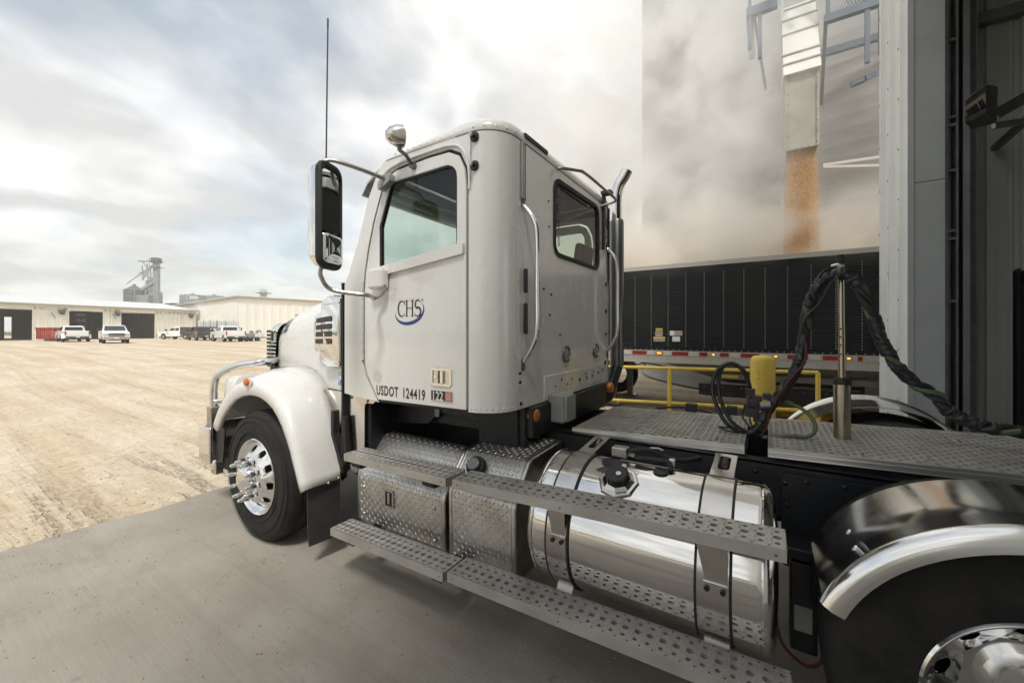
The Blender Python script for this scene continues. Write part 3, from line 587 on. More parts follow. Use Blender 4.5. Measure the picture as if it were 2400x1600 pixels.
# ================================================================== yellow railing and bollard
YR_ = empty('safety_railing', (-.5, 6.7, 0), 0, 'yellow pipe safety railing between the two lanes', 'railing')
def yobj(q, name, m='yellow_paint', **k):
    return q.obj(name, m, YR_, inv=Matrix.Translation((.5, -6.7, 0)), **k)
ra, rb = V(.60, 6.98, 0), V(-4.6, 5.74, 0)
for z in (1.07, .53): q = M(); q.tube([ra + V(0, 0, z), rb + V(0, 0, z)], .026, 12); yobj(q, 'rail')
for t_ in (0.0, .36, .70, 1.0): p = ra.lerp(rb, t_); q = M(); q.cyl(p, p + V(0, 0, 1.07), .03, n=12); yobj(q, 'post'); q = M(); q.box(p.x - .08, p.x + .08, p.y - .08, p.y + .08, 0, .012); yobj(q, 'foot_plate')
q = M(); q.lathe([(.125, 0), (.125, 1.30), (.118, 1.335), (.09, 1.36), (.0005, 1.375)], (-.04, 5.43, 0), (0, 0, 1), 36); bo_ = tag(q.obj('bollard', 'yellow_paint', ang=40), 'yellow round-capped bollard behind the hose coil', 'bollard')
q = M()
for dz in (0, .05, .08): q.box(-.075 - .004, -.075 + .004, 5.43 - .122, 5.43 - .118, 1.10 + dz, 1.11 + dz)
q.obj('scuff_mark', 'decal_black', bo_)
# ================================================================== loading building at the right
LB = empty('loading_building', (1.08, 0, 0), 0, 'tall grey metal-clad loading building with an open truck doorway', 'building')
def lobj(q, name, m, parent=LB, **k):
    return q.obj(name, m, parent, inv=Matrix.Translation((-1.08, 0, 0)) if parent is LB else None, **k)
BH = 8.6
q = M(); pr = [(5.0, 0), (5.06, 0), (5.075, -.035), (5.135, -.035), (5.15, 0), (5.28, 0), (5.29, -.012), (5.32, -.012), (5.33, 0), (5.44, 0), (5.455, -.035), (5.515, -.035), (5.53, 0), (5.66, 0), (5.67, -.012), (5.70, -.012), (5.71, 0), (5.80, 0), (5.815, -.035), (5.875, -.035), (5.89, 0), (6.06, 0)]
q.add([(1.078 + b, a, z) for z in (0, BH) for a, b in pr], [(i, i + 1, i + 1 + len(pr), i + len(pr)) for i in range(len(pr) - 1)])
q.box(1.08, 12, 6.0, 6.06, 0, BH); lobj(q, 'door_pier', 'clad', ang=20)
q = M()
for i in range(22):
    for y in (5.105, 5.485, 5.845): q.dome((1.04, y, .35 + i * .47 + (.18 if y < 5.2 else 0)), (-1, 0, 0), .009, .006, 7)
lobj(q, 'cladding_screws', 'silver_dark', kind='stuff')
q = M(); q.box(1.078, 1.118, 4.985, 5.0, 0, 4.9); lobj(q, 'jamb_trim', 'jamb')
q = M(); q.box(1.119, 1.318, 4.995, 5.04, 0, 2.98); q.box(1.119, 1.318, 4.995, 5.04, 2.986, 4.9); lobj(q, 'jamb_panel', 'jamb')
q = M(); q.box(1.078, 1.30, .70, .74, 0, 4.9); lobj(q, 'near_jamb', 'jamb')
q = M(); n_ = 60
ribbed(q, -14, .70, 1.078, 0, BH, .3, .035, axis='v', sgn=1); ribbed(q, .70, 5.0, 1.078, 4.9, BH, .3, .035, axis='v', sgn=1); q.box(1.09, 1.2, -14, .70, 0, BH); q.box(1.09, 1.2, .70, 5.0, 4.9, BH); lobj(q, 'front_wall', 'clad', ang=20)
q = M(); q.box(.9, 12.2, -14.2, 6.25, BH, BH + .2); lobj(q, 'roof', 'roof_metal')
q = M(); q.box(11.9, 12, -14, .7, 0, BH); q.box(11.9, 12, 5.0, 6.0, 0, BH); q.box(11.9, 12, .7, 5.0, 4.9, BH); q.box(1.2, 12, -14, -13.9, 0, BH); lobj(q, 'rear_wall', 'inner_wall')
q = M(); pr = []; x = 1.62
while x < 8: pr += [(x, 0), (x + .045, 0), (x + .055, -.02), (x + .075, -.02), (x + .085, 0), (x + .12, 0), (x + .13, -.035), (x + .18, -.035), (x + .19, 0)]; x += .22
for z0, z1, xm in ((0, 2.2, 1.95), (2.2, BH, 99)):
    p_ = [a for a in pr if a[0] < xm]; q.add([(a, 5.62 + b, z) for z in (z0, z1) for a, b in p_], [(i, i + 1, i + 1 + len(p_), i + len(p_)) for i in range(len(p_) - 1)])
lobj(q, 'inner_wall', 'inner_wall', ang=20)
q = M(); q.box(1.95, 3.0, 5.70, 5.75, 0, 2.2); q.box(1.935, 1.955, 5.58, 5.72, 0, 2.22); q.box(1.955, 3.0, 5.60, 5.72, 2.185, 2.22); lobj(q, 'dark_doorway', 'black_plastic')  # black panel stands in for the dark of the doorway opening, with its frame
# overhead door track, galvanised angle, cables, chain
q = M(); q.box(1.325, 1.345, 5.02, 5.30, 0, 7.5); q.box(1.345, 1.43, 5.26, 5.30, 0, 7.5); q.box(1.40, 1.415, 5.05, 5.28, 0, 7.5); q.cyl((1.372, 5.10, 0), (1.372, 5.10, 7.5), .012, n=8); q.cyl((1.385, 5.12, 0), (1.385, 5.12, 7.5), .006, n=6); lobj(q, 'door_track', 'dark_steel')
for z in (.9, 1.9, 2.45, 2.52, 3.05, 3.45, 3.52, 4.2): q = M(); q.box(1.34, 1.40, 5.04, 5.075, z, z + .022); q.bar((1.36, 5.06, z + .01), (1.42, 5.08, z + .01), .015, .012); lobj(q, 'track_bracket', 'dark_steel')
q = M(); q.box(1.465, 1.507, 5.13, 5.136, 0, 7.5); q.box(1.505, 1.509, 5.13, 5.2, 0, 7.5); lobj(q, 'galvanised_angle', 'galv')
q = M(); q.box(1.43, 1.64, 5.50, 5.60, 0, BH); q.box(1.52, 1.60, 5.3, 5.5, 0, BH); lobj(q, 'steel_post', 'dark_steel')
q = M(); q.box(1.60, 4.0, 5.50, 5.58, 4.52, 4.62); lobj(q, 'wall_girt', 'dark_steel')
q = M(); z = 1.7
while z < 6.5: q.tube([(1.545 + .007 * math.cos(a) * (1 if int(z * 100) % 2 else .3), 5.1 + .007 * math.cos(a) * (.3 if int(z * 100) % 2 else 1), z + .013 * math.sin(a)) for a in [k_ * 6.283 / 8 for k_ in range(8)]], .0025, 4, closed=True); z += .021
ch = lobj(q, 'hoist_chain', 'dark_steel', kind='stuff')
# swivel dock lamp inside the doorway
DL = empty('dock_lamp', (1.25, 3.85, 3.1), 0, 'black swivel dock lamp on a metal arm inside the doorway', 'lamp')
def dobj(q, name, m, **k):
    return q.obj(name, m, DL, inv=Matrix.Translation((-1.25, -3.85, -3.1)), **k)
q = M(); q.loft([[(1.05, 3.66, 2.955), (1.17, 3.74, 3.02), (1.17, 3.74, 3.215), (1.05, 3.66, 3.105)], [(1.12, 3.80, 2.95), (1.27, 3.90, 3.0), (1.275, 3.90, 3.25), (1.165, 3.82, 3.235)]], cap=True); dobj(q, 'lamp_head', 'black_plastic', bev=.015)
q = M(); q.add([(1.053, 3.655, 2.965), (1.165, 3.733, 3.03), (1.165, 3.733, 3.205), (1.053, 3.655, 3.10)], [(0, 1, 2, 3)]); dobj(q, 'lamp_face', 'trim_tan')
q = M()
for k_ in range(6):
    t_ = (.05, .15, .24, .76, .86, .95)[k_]; a = Vector((1.053, 3.652, 2.965)).lerp(Vector((1.053, 3.652, 3.10)), t_); b = Vector((1.165, 3.730, 3.03)).lerp(Vector((1.165, 3.730, 3.205)), t_); q.bar(a, b, .004, .006)
for t0, t1 in ((.10, .28), (.32, .46), (.50, .62), (.72, .82), (.86, .92)): 
    a = Vector((1.053, 3.652, 3.01)).lerp(Vector((1.165, 3.730, 3.09)), t0); b = Vector((1.053, 3.652, 3.01)).lerp(Vector((1.165, 3.730, 3.09)), t1); q.bar(a, b, .004, .035 + .03 * t0)
dobj(q, 'face_slots', 'decal_black')
q = M(); q.bar((1.255, 3.90, 3.06), (1.75, 4.1, 3.36), .03, .075); q.bar((1.25, 3.90, 2.99), (1.42, 3.98, 3.01), .03, .04); q.cyl((1.42, 3.96, 3.02), (1.42, 4.01, 3.02), .03, n=12); q.bar((1.75, 4.1, 3.36), (1.80, 5.6, 3.36), .05, .05); dobj(q, 'lamp_arm', 'silver_dark', bev=.006)
# ================================================================== corn dust and hazy air
def volume(name, box, nodes_fn, lab=None, cat=None):
    q = M(); q.box(*box); m = bpy.data.materials.new(name); m.use_nodes = True; t = m.node_tree; t.nodes.clear(); o_ = t.nodes.new('ShaderNodeOutputMaterial'); pv = t.nodes.new('ShaderNodeVolumePrincipled'); t.links.new(pv.outputs[0], o_.inputs['Volume']); nodes_fn(t, pv); MT[name] = m
    o = q.obj(name, name); o['kind'] = 'stuff'
    if lab: tag(o, lab, cat)
    return o
def dust(t, pv):
    pv.inputs['Color'].default_value = (0.90, 0.82, 0.73, 1); pv.inputs['Anisotropy'].default_value = 0.1
    ge = t.nodes.new('ShaderNodeNewGeometry'); s_ = t.nodes.new('ShaderNodeSeparateXYZ'); t.links.new(ge.outputs['Position'], s_.inputs[0])
    def mt(op, a, b=None, c=None, cl=False):
        n = t.nodes.new('ShaderNodeMath'); n.operation = op; n.use_clamp = cl
        for i, q_ in enumerate((a, b, c)):
            if q_ is None: continue
            if isinstance(q_, (int, float)): n.inputs[i].default_value = q_
            else: t.links.new(q_, n.inputs[i])
        return n.outputs[0]
    def mr(v, a, b, c, d):
        n = t.nodes.new('ShaderNodeMapRange'); n.interpolation_type = 'SMOOTHSTEP'; t.links.new(v, n.inputs[0])
        for i, q_ in enumerate((a, b, c, d)): n.inputs[i + 1].default_value = q_
        return n.outputs[0]
    n = t.nodes.new('ShaderNodeTexNoise'); n.inputs['Scale'].default_value = .75; n.inputs['Detail'].default_value = 4; n.inputs['Roughness'].default_value = .55; n.inputs['Distortion'].default_value = .5
    mp = t.nodes.new('ShaderNodeMapping'); mp.inputs['Scale'].default_value = (1, 1, 1.1); mp.inputs['Rotation'].default_value = (0, R(35), 0); mp.inputs['Location'].default_value = (1.3, .4, 2.2); t.links.new(ge.outputs['Position'], mp.inputs[0]); t.links.new(mp.outputs[0], n.inputs['Vector'])
    nz = mr(n.outputs['Fac'], .40, .60, .03, 1.0)
    X, Y_, Z = s_.outputs[0], s_.outputs[1], s_.outputs[2]
    low = mt('MULTIPLY', mr(Z, 4.3, 2.9, 0.0, 1.0), mr(Y_, 8.1, 8.6, 0.0, 1.0))                        # thick blanket just above the trailer
    plume = mt('MULTIPLY', mr(X, 1.2, -1.6, 0.0, 1.0), mr(Z, 11.5, 3.5, 0.25, 1.0)); plume = mt('MULTIPLY', plume, mr(Y_, 8.2, 9.6, 0.0, 1.0))   # drifting off to the left and up
    edge = mt('MULTIPLY', mr(X, -7.5, -2.6, 0.0, 1.0), mr(X, 4.6, 3.0, 0.0, 1.0))
    edge = mt('MULTIPLY', edge, mr(Z, 12, 8, 0.0, 1.0))
    edge = mt('MULTIPLY', edge, mr(Z, 2.62, 2.95, 0.0, 1.0))
    d = mt('ADD', mt('MULTIPLY', low, 1.5), mt('MULTIPLY', plume, .75)); d = mt('ADD', d, .03)
    d = mt('MULTIPLY', mt('MULTIPLY', d, nz), edge); t.links.new(mt('MULTIPLY', d, 2.6), pv.inputs['Density'])
    cr_ = t.nodes.new('ShaderNodeValToRGB'); cr_.color_ramp.elements[0].color = (.997, .966, .91, 1); cr_.color_ramp.elements[1].color = (.998, .994, .988, 1); t.links.new(mr(Z, 2.8, 5.2, 0, 1), cr_.inputs[0]); t.links.new(cr_.outputs[0], pv.inputs['Color'])
volume('corn_dust', (-7.6, 4.7, 7.9, 11.6, 2.6, 12), dust, 'pale cloud of corn dust drifting up from the trailer', 'dust')

def hz_(t, pv):
    pv.inputs['Color'].default_value = (.97, .97, .96, 1); pv.inputs['Density'].default_value = .0010; pv.inputs['Anisotropy'].default_value = .2
volume('haze', (-640, 60, -60, 560, -1.2, 60), hz_, 'thin dusty haze hanging over the whole yard', 'haze')
# ================================================================== the white tractor unit
YC, YL, YR, XR = 2.82, 1.82, 3.82, -1.254
T = empty('semi_truck', (0, 0, 0), 0, 'white day-cab semi tractor parked on the concrete apron', 'truck')
# ---- cab outer skin
DOOR = [(-1.478, 1.188), (-1.478, 2.48), (-1.492, 2.60), (-1.535, 2.685), (-1.61, 2.722), (-1.78, 2.726), (-2.06, 2.712), (-2.135, 2.69), (-2.185, 2.645), (-2.235, 2.53), (-2.29, 2.40), (-2.345, 2.22), (-2.382, 2.06), (-2.398, 1.93), (-2.398, 1.44), (-2.37, 1.345), (-2.252, 1.178)]
WIN = rpoly([(-2.238, 2.082), (-1.548, 2.158), (-1.548, 2.648), (-2.125, 2.640), (-2.240, 2.36)], [0.012, 0.02, 0.085, 0.05, 0.03], 5)
def off(poly, d):
    P = [Vector(p) for p in poly]; out = []; k = len(P)
    area = sum(P[i].x * P[(i + 1) % k].y - P[(i + 1) % k].x * P[i].y for i in range(k)); sg = 1 if area > 0 else -1
    for i in range(k):
        a = (P[i] - P[i - 1]).normalized(); b = (P[(i + 1) % k] - P[i]).normalized(); n = (Vector((a.y, -a.x)) + Vector((b.y, -b.x)))
        n.normalize(); c = max(0.4, n.dot(Vector((a.y, -a.x)))); out.append(tuple(P[i] + n * sg * d / c))
    return out
DO = off(DOOR, 0.020)
skin = [(-1.454, 1.178), (-1.454, 2.80), (-2.20, 2.795), (-2.262, 2.735), (-2.36, 2.575), (-2.475, 2.28), (-2.585, 2.06), (-2.63, 1.99), (-2.63, 1.19), (-2.45, 1.175), (-2.278, 1.168)] + [DO[16]] + DO[15:0:-1] + [(-1.462, 2.48), (-1.462, 1.178)]
M().plate(skin, [], XZ(YL), 0.03).obj('cab_side', 'paint', T, ang=30)
M().plate(skin, [], lambda u, v, w: (u, YR - w, v), 0.03).obj('cab_side', 'paint', T, ang=30)
cab = M()
def corner(cx, cy, a0, a1, r, z0, z1, n=10):
    rg = []
    for z in (z0, z1): rg.append([(cx + r * math.cos(a0 + (a1 - a0) * i / n), cy + r * math.sin(a0 + (a1 - a0) * i / n), z) for i in range(n + 1)])
    return rg
cab.loft(corner(-1.454, 2.02, R(-90), R(0), 0.2, 1.178, 2.80), closed=False); cab.loft(corner(-1.454, 3.62, R(0), R(90), 0.2, 1.178, 2.80), closed=False)
cab.obj('cab_corner', 'paint', T, ang=30)
RW = rpoly([(2.50, 2.178), (3.385, 2.178), (3.385, 2.745), (2.50, 2.725)], 0.09, 6)
rear = M(); rear.plate([(2.021, 1.178), (3.619, 1.178), (3.619, 2.798), (2.021, 2.798)], [RW], YZ(XR), 0.03)
rw = rear.obj('rear_wall', 'paint', T)
fr = M(); RWo = off(RW, 0.004); RWi = off(RW, -0.026)
fr.plate(RWo, [RWi], lambda u, v, w: (XR + 0.009 - w, u, v), 0.03); fr.obj('window_rubber', 'black_rubber', rw)
M().plate(RWi, [], lambda u, v, w: (XR - 0.006 - w, u, v), 0).obj('window_pane', 'door_glass', rw)
for i, ch in enumerate('0760'):
    text_mesh(ch, 0.10, 'decal_black', (lambda i: lambda u, v, w: (XR + 0.0012, 2.565 + u, 2.60 - i * 0.115 + v))(i), 0.8, parent=rw, name='number_decal')
# lower access plate, rivets and blank holes on the rear wall
ap = M(); ap.plate(rpoly([(2.36, 1.182), (3.12, 1.182), (3.12, 1.20), (3.55, 1.205), (3.50, 1.345), (2.36, 1.345)], 0.01, 2), [], lambda u, v, w: (XR + 0.006 - w, u, v), 0.006); ap.obj('access_plate', 'paint', rw, bev=0.002)
rv = M(); hl = M(); q = random.Random(5)
def riv(y, z, r=0.0055, h=0.003, x=XR): rv.dome((x, y, z), (1, 0, 0), r, h, 7)
for i in range(22): riv(2.045, 1.23 + i * 0.073); riv(3.60, 1.23 + i * 0.073)
for z in (1.52, 1.72, 1.93, 2.02, 2.06): 
    for y in (2.25, 2.36): riv(y, z)
for i in range(9): riv(2.36 + i * 0.14, 1.99 - (i % 2) * 0.015)
for i in range(10): riv(2.385 + i * 0.12, 1.335, x=XR + .006)
for i in range(10): riv(2.385 + i * 0.115, 1.20, x=XR + .006)
for i in range(4): riv(2.375, 1.22 + i * 0.03, x=XR + .006)
for y, z in ((2.2, 2.52), (2.42, 2.55), (2.40, 2.28), (2.30, 2.40), (2.18, 2.33), (3.46, 2.5), (3.46, 2.1), (3.5, 1.8), (2.62, 2.10), (2.8, 2.09), (3.0, 2.10), (3.2, 2.1)): riv(y, z, 0.006)
rv.obj('rivets', 'paint', rw, kind='stuff')
for y, z, r in ((2.62, 1.30, .011), (2.80, 1.285, .009), (2.72, 1.255, .008), (2.95, 1.265, .014), (3.08, 1.30, .009), (3.10, 1.265, .013), (3.22, 1.27, .014), (3.24, 1.31, .009), (3.36, 1.285, .014), (3.40, 1.32, .009), (3.47, 1.30, .013), (2.52, 1.262, .008), (2.05, 1.395, .009), (2.05, 1.34, .01), (2.06, 1.21, .011), (3.55, 1.36, .018), (3.56, 1.62, .012), (3.57, 1.83, .018), (3.57, 2.08, .018), (2.43, 2.36, .006), (2.35, 1.93, .007), (2.46, 1.90, .008), (2.44, 1.76, .008), (2.60, 1.62, .006), (2.42, 2.53, .006)):
    hl.cyl((XR - 0.003, y, z), (XR + 0.0085, y, z), r, n=8)
hl.obj('blank_holes', 'decal_black', rw, kind='stuff')
# round lamps of the rear wall
for y in (2.70, 3.305):
    M().lathe([(0.055, 0), (0.062, 0.006), (0.060, 0.014), (0.049, 0.016), (0.047, 0.009)], (XR, y, 1.478), (1, 0, 0), 28).obj('lamp_bezel', 'silver_dark', rw)
    M().lathe([(0.047, 0.010), (0.03, 0.013), (0.0005, 0.0145)], (XR, y, 1.478), (1, 0, 0), 24).obj('lens', 'grey_box', rw)
# roof
def rrect(x0, x1, y0, y1, r, z, n=6):
    return [(p[0], p[1], z) for p in rpoly([(x0, y0), (x1, y0), (x1, y1), (x0, y1)], r, n)]
rings = []
for ins, z in ((0.0, 2.802), (-0.004, 2.82), (0.0, 2.850), (0.016, 2.880), (0.045, 2.904), (0.085, 2.92), (0.14, 2.931), (0.3, 2.94)):
    rg = rrect(-2.262 + ins * 1.3, XR - ins, YL + ins, YR - ins, [0.12, 0.21, 0.21, 0.12], z)
    rings.append([(x, y, zz - 0.075 * max(0, (-1.254 - x) / 1.0) ** 1.6 * min(1, (zz - 2.80) / 0.08)) for x, y, zz in rg])
rf = M(); rf.loft(rings, cap=True); roof = rf.obj('roof', 'paint', T, ang=60)
rv = M()
for i in range(11): rv.dome((-1.50 - i * 0.058 + 0.0, YL + 0.0, 2.826), (0, -1, 0), 0.008, 0.005, 8)
for i in range(5):
    a = R(-80 + i * 18); rv.dome((-1.464 + 0.212 * math.cos(a), 2.03 + 0.212 * math.sin(a), 2.826), (math.cos(a), math.sin(a), 0), 0.008, 0.005, 8)
for i in range(24): rv.dome((XR + 0.002, 2.10 + i * 0.065, 2.826), (1, 0, 0.1), 0.006, 0.004, 7)
rv.obj('rivets', 'paint', roof, kind='stuff')
M().box(XR - 0.01, XR + 0.012, 2.10, 2.40, 2.835, 2.862).obj('roof_vent', 'black_plastic', roof, bev=0.004)
sm = M()   # dark seam under the roof
sm.tube([(-1.56, YL - .001, 2.801), (-1.454, YL - .001, 2.801)] + [(-1.454 + 0.201 * math.cos(R(a)), 2.02 + 0.201 * math.sin(R(a)), 2.801) for a in range(-80, 1, 10)] + [(XR + .001, 3.6, 2.801)], 0.0022, 5); sm.obj('roof_seam', 'decal_black', roof)
# cab floor, inner walls, headliner, seats
it = M(); it.box(-2.60, -1.47, 1.86, 3.78, 1.19, 1.22); it.box(-1.47, -1.29, 2.03, 3.61, 1.19, 1.22); it.box(-2.25, -1.30, 1.90, 3.74, 2.765, 2.80); it.box(-1.30, -1.287, 2.03, 3.61, 1.2, 2.16); it.box(-1.30, -1.287, 2.03, 2.47, 2.16, 2.78); it.box(-1.30, -1.287, 3.42, 3.61, 2.16, 2.78)
it.box(-2.62, -2.25, 1.90, 3.74, 1.5, 1.96); it.obj('cab_lining', 'interior', T)
for y in (2.22, 3.42):
    s = M(); s.box(-1.98, -1.52, y - .24, y + .24, 1.50, 1.66); s.plate(rpoly([(-1.62, 1.62), (-1.48, 1.62), (-1.38, 2.24), (-1.48, 2.26)], 0.03, 3), [], lambda u, v, w: (u, y - .23 + w, v), 0.46)
    s.plate(rpoly([(-1.46, 2.24), (-1.38, 2.24), (-1.36, 2.42), (-1.43, 2.43)], 0.025, 3), [], lambda u, v, w: (u, y - .13 + w, v), 0.26); s.obj('seat', 'seat', T, bev=0.02)
sw = M(); sw.tube([(-2.06 + 0.23 * math.cos(a) * 0.35, 2.22 + 0.23 * math.sin(a), 2.02 + 0.23 * math.cos(a) * 0.75) for a in [i * 2 * math.pi / 28 for i in range(28)]], 0.015, 8, closed=True)
sw.bar((-2.06, 1.99, 2.02), (-2.06, 2.45, 2.02), 0.03, 0.012); sw.cyl((-2.06, 2.22, 2.02), (-2.36, 2.22, 1.78), 0.03); sw.obj('steering_wheel', 'seat', T)
M().plate(rpoly([(-2.62, 1.90), (-2.25, 2.02), (-2.2, 1.96), (-2.25, 1.7), (-2.62, 1.6)], 0.03, 3), [], XZ(1.92), 1.8).obj('dashboard', 'interior', T)
# windscreen and its frame
def ws(u, v, w): return (-2.63 + 0.37 * v - w * 0.88, u, 2.03 + 0.72 * v - w * 0.45)
wo = [(1.85, 0), (3.79, 0), (3.79, 1.0), (1.85, 1.0)]; wi = rpoly([(1.95, .06), (3.69, .06), (3.66, .90), (1.98, .90)], 0.05, 4)
M().plate(wo, [wi], ws, 0.02).obj('windscreen_frame', 'paint', T); M().plate(off(wi, .005), [], lambda u, v, w: ws(u, v, w + .006), 0).obj('windscreen', 'door_glass', T)
# outside visor over the windscreen
vs = M(); rg = []
for i in range(9):
    y = 1.86 + 1.92 * i / 8; b = -0.03 * math.sin(math.pi * i / 8); rg.append([(-2.22, y, 2.80), (-2.33 + b, y, 2.775), (-2.43 + b, y, 2.715), (-2.49 + b, y, 2.63), (-2.484 + b, y, 2.63), (-2.42 + b, y, 2.705), (-2.32 + b, y, 2.762), (-2.22, y, 2.79)])
vs.loft(rg, cap=True); vs.obj('sun_visor', 'stainless', T, ang=50)
# ---- door
D = M(); D.plate(DOOR, [WIN], XZ(YL - 0.004), 0.045); door = D.obj('door', 'paint', T, bev=0.004)
M().plate(DO, [off(DOOR, -0.03)], XZ(YL + 0.014), 0.02).obj('door_seal', 'black_rubber', door)
M().plate(off(WIN, 0.004), [off(WIN, -0.010)], XZ(YL + 0.004), 0.02).obj('glass_seal', 'black_rubber', door)
M().plate(off(WIN, -0.008), [], XZ(YL + 0.015), 0).obj('door_window', 'door_glass', door)
rd = M().plate(DOOR, [WIN], lambda u, v, w: (u, YR + .004 - w, v), 0.045).obj('door', 'paint', T, bev=0.004); M().plate(off(WIN, -0.004), [], lambda u, v, w: (u, YR - .012 - w, v), 0).obj('door_window', 'door_glass', rd)
M().box(-2.236, -2.218, YL - .002, YL + 0.01, 2.085, 2.37).obj('vent_bar', 'black_rubber', door)
M().plate(rpoly([(-2.222, 2.020), (-1.488, 2.098), (-1.488, 2.163), (-1.505, 2.163), (-2.222, 2.084)], 0.006, 2), [], XZ(YL - 0.024), 0.03).obj('sill_moulding', 'paint', door, bev=0.008, seg=3)
drip = M(); dp = smooth([(-1.452, YL - .006, 2.47), (-1.456, YL - .008, 2.60), (-1.505, YL - .008, 2.715), (-1.60, YL - .008, 2.757), (-1.80, YL - .008, 2.762), (-2.06, YL - .008, 2.748), (-2.17, YL - .008, 2.715), (-2.225, YL - .006, 2.64)], 6)
drip.tube(dp, 0.0075, 8); drip.obj('drip_rail', 'paint', T)
hd = M(); ho = rpoly([(-1.752, 1.312), (-1.585, 1.312), (-1.585, 1.424), (-1.752, 1.424)], 0.022, 4); hi = off(ho, -0.016)
hd.plate(ho, [hi], XZ(YL - 0.012), 0.012); handle = hd.obj('door_handle', 'chrome', door, bev=0.003)
hb = M(); hb.plate(hi, [], XZ(YL - 0.0055), 0.002); hb.obj('handle_recess', 'stainless', door)
M().box(-1.694, -1.682, YL - .008, YL - .004, 1.330, 1.406).obj('handle_slot', 'decal_black', door)
hb = M(); hb.box(-1.672, -1.646, YL - .018, YL - .006, 1.330, 1.406); hb.obj('handle_paddle', 'chrome', door, bev=0.004)
M().lathe([(0.0005, .004), (0.012, .004), (0.014, 0)], (-1.716, YL - .006, 1.37), (0, -1, 0), 16).obj('lock', 'chrome', door)
hg = M()
for i in range(9): hg.cyl((-2.41, YL - .008, 1.442 + i * 0.062), (-2.41, YL - .008, 1.442 + i * 0.062 + 0.059), 0.010, n=8)
hg.obj('hinge', 'paint', door); M().box(-2.428, -2.420, YL - .003, YL + .002, 1.43, 2.0).obj('hinge_gap', 'decal_black', door)
# lettering and badge
FA = lambda x0, z0, sl=0.0, yo=0.0058: (lambda u, v, w: (x0 + u, YL - yo, z0 + v + sl * u))
text_mesh('USDOT', 0.092, 'decal_black', FA(-2.268, 1.213, 0.004), 0.66, parent=door, name='usdot_lettering', bold=.02, sp=1.13); text_mesh('124419', 0.092, 'decal_black', FA(-2.012, 1.214, 0.004), 0.68, parent=door, name='number_lettering', bold=.02, sp=1.13)
bo = rpoly([(-1.752, 1.222), (-1.578, 1.222), (-1.578, 1.288), (-1.752, 1.288)], 0.004, 2)
M().plate(bo, [], XZ(YL - 0.010), 0.006).obj('badge', 'chrome', door, bev=0.0015); M().plate(off(bo, -.004), [], XZ(YL - 0.0108), 0.001).obj('badge_face', 'decal_black', door)
text_mesh('122', 0.075, 'sticker_white', FA(-1.744, 1.228, 0, 0.0115), 0.86, parent=door, name='badge_number')
M().box(-1.632, -1.586, YL - .0115, YL - .0105, 1.230, 1.280).obj('badge_square', 'sticker_pink', door)
M().plate(circ(-2.255, 1.335, 0.044, 24), [], XZ(YL - 0.0052), 0.001).obj('faded_sticker', 'decal_ghost', door)
# CHS mark drawn as strokes with serifs
s = 1.0; x0, z0 = -2.055, 1.742; hgt = 0.105
def st(pts, ws_, nm='logo_letter', m='decal_black'): ribbon(pts, ws_, FA(x0, z0), m, nm, door)
def arc(cx, cy, rx, ry, a0, a1, n): return [(cx + rx * math.cos(R(a0 + (a1 - a0) * i / n)), cy + ry * math.sin(R(a0 + (a1 - a0) * i / n))) for i in range(n + 1)]
p = arc(0.040, 0.052, 0.034, 0.050, 42, 322, 26); st(p, [0.004 + 0.009 * abs(math.sin(math.pi * i / 26)) ** 1.5 for i in range(27)])
st([(0.0655, 0.072), (0.0665, 0.100)], [0.004, 0.006]); st([(0.086, 0.002), (0.086, 0.104)], [0.011, 0.011]); st([(0.138, 0.002), (0.138, 0.104)], [0.011, 0.011]); st([(0.086, 0.054), (0.138, 0.054)], [0.005, 0.005])
for xx in (0.086, 0.138):
    for zz in (0.0025, 0.1035): st([(xx - .014, zz), (xx + .014, zz)], [0.004, 0.004])
p = arc(0.187, 0.078, 0.024, 0.026, 20, 250, 14) + arc(0.183, 0.030, 0.028, 0.029, 70, -160, 16); st(p, [0.004 + 0.009 * abs(math.sin(math.pi * i / (len(p) - 1))) for i in range(len(p))])
st(arc(0.226, 0.103, 0.007, 0.007, 0, 360, 14), [0.0018] * 15, 'registered_mark'); st([(0.2245, 0.099), (0.2245, 0.107)], [0.0018] * 2, 'registered_mark'); st([(0.2245, 0.107), (0.228, 0.105), (0.2245, 0.103), (0.2285, 0.099)], [0.0015] * 4, 'registered_mark')
p = arc(0.108, 0.034, 0.130, 0.078, 172, 392, 40); p = [(a, b + 0.10 * (a - 0.108)) for a, b in p]
st(p, [0.0015 + 0.021 * max(0, math.sin(math.pi * i / 40)) ** 1.3 for i in range(41)], 'logo_swoosh', 'decal_blue')
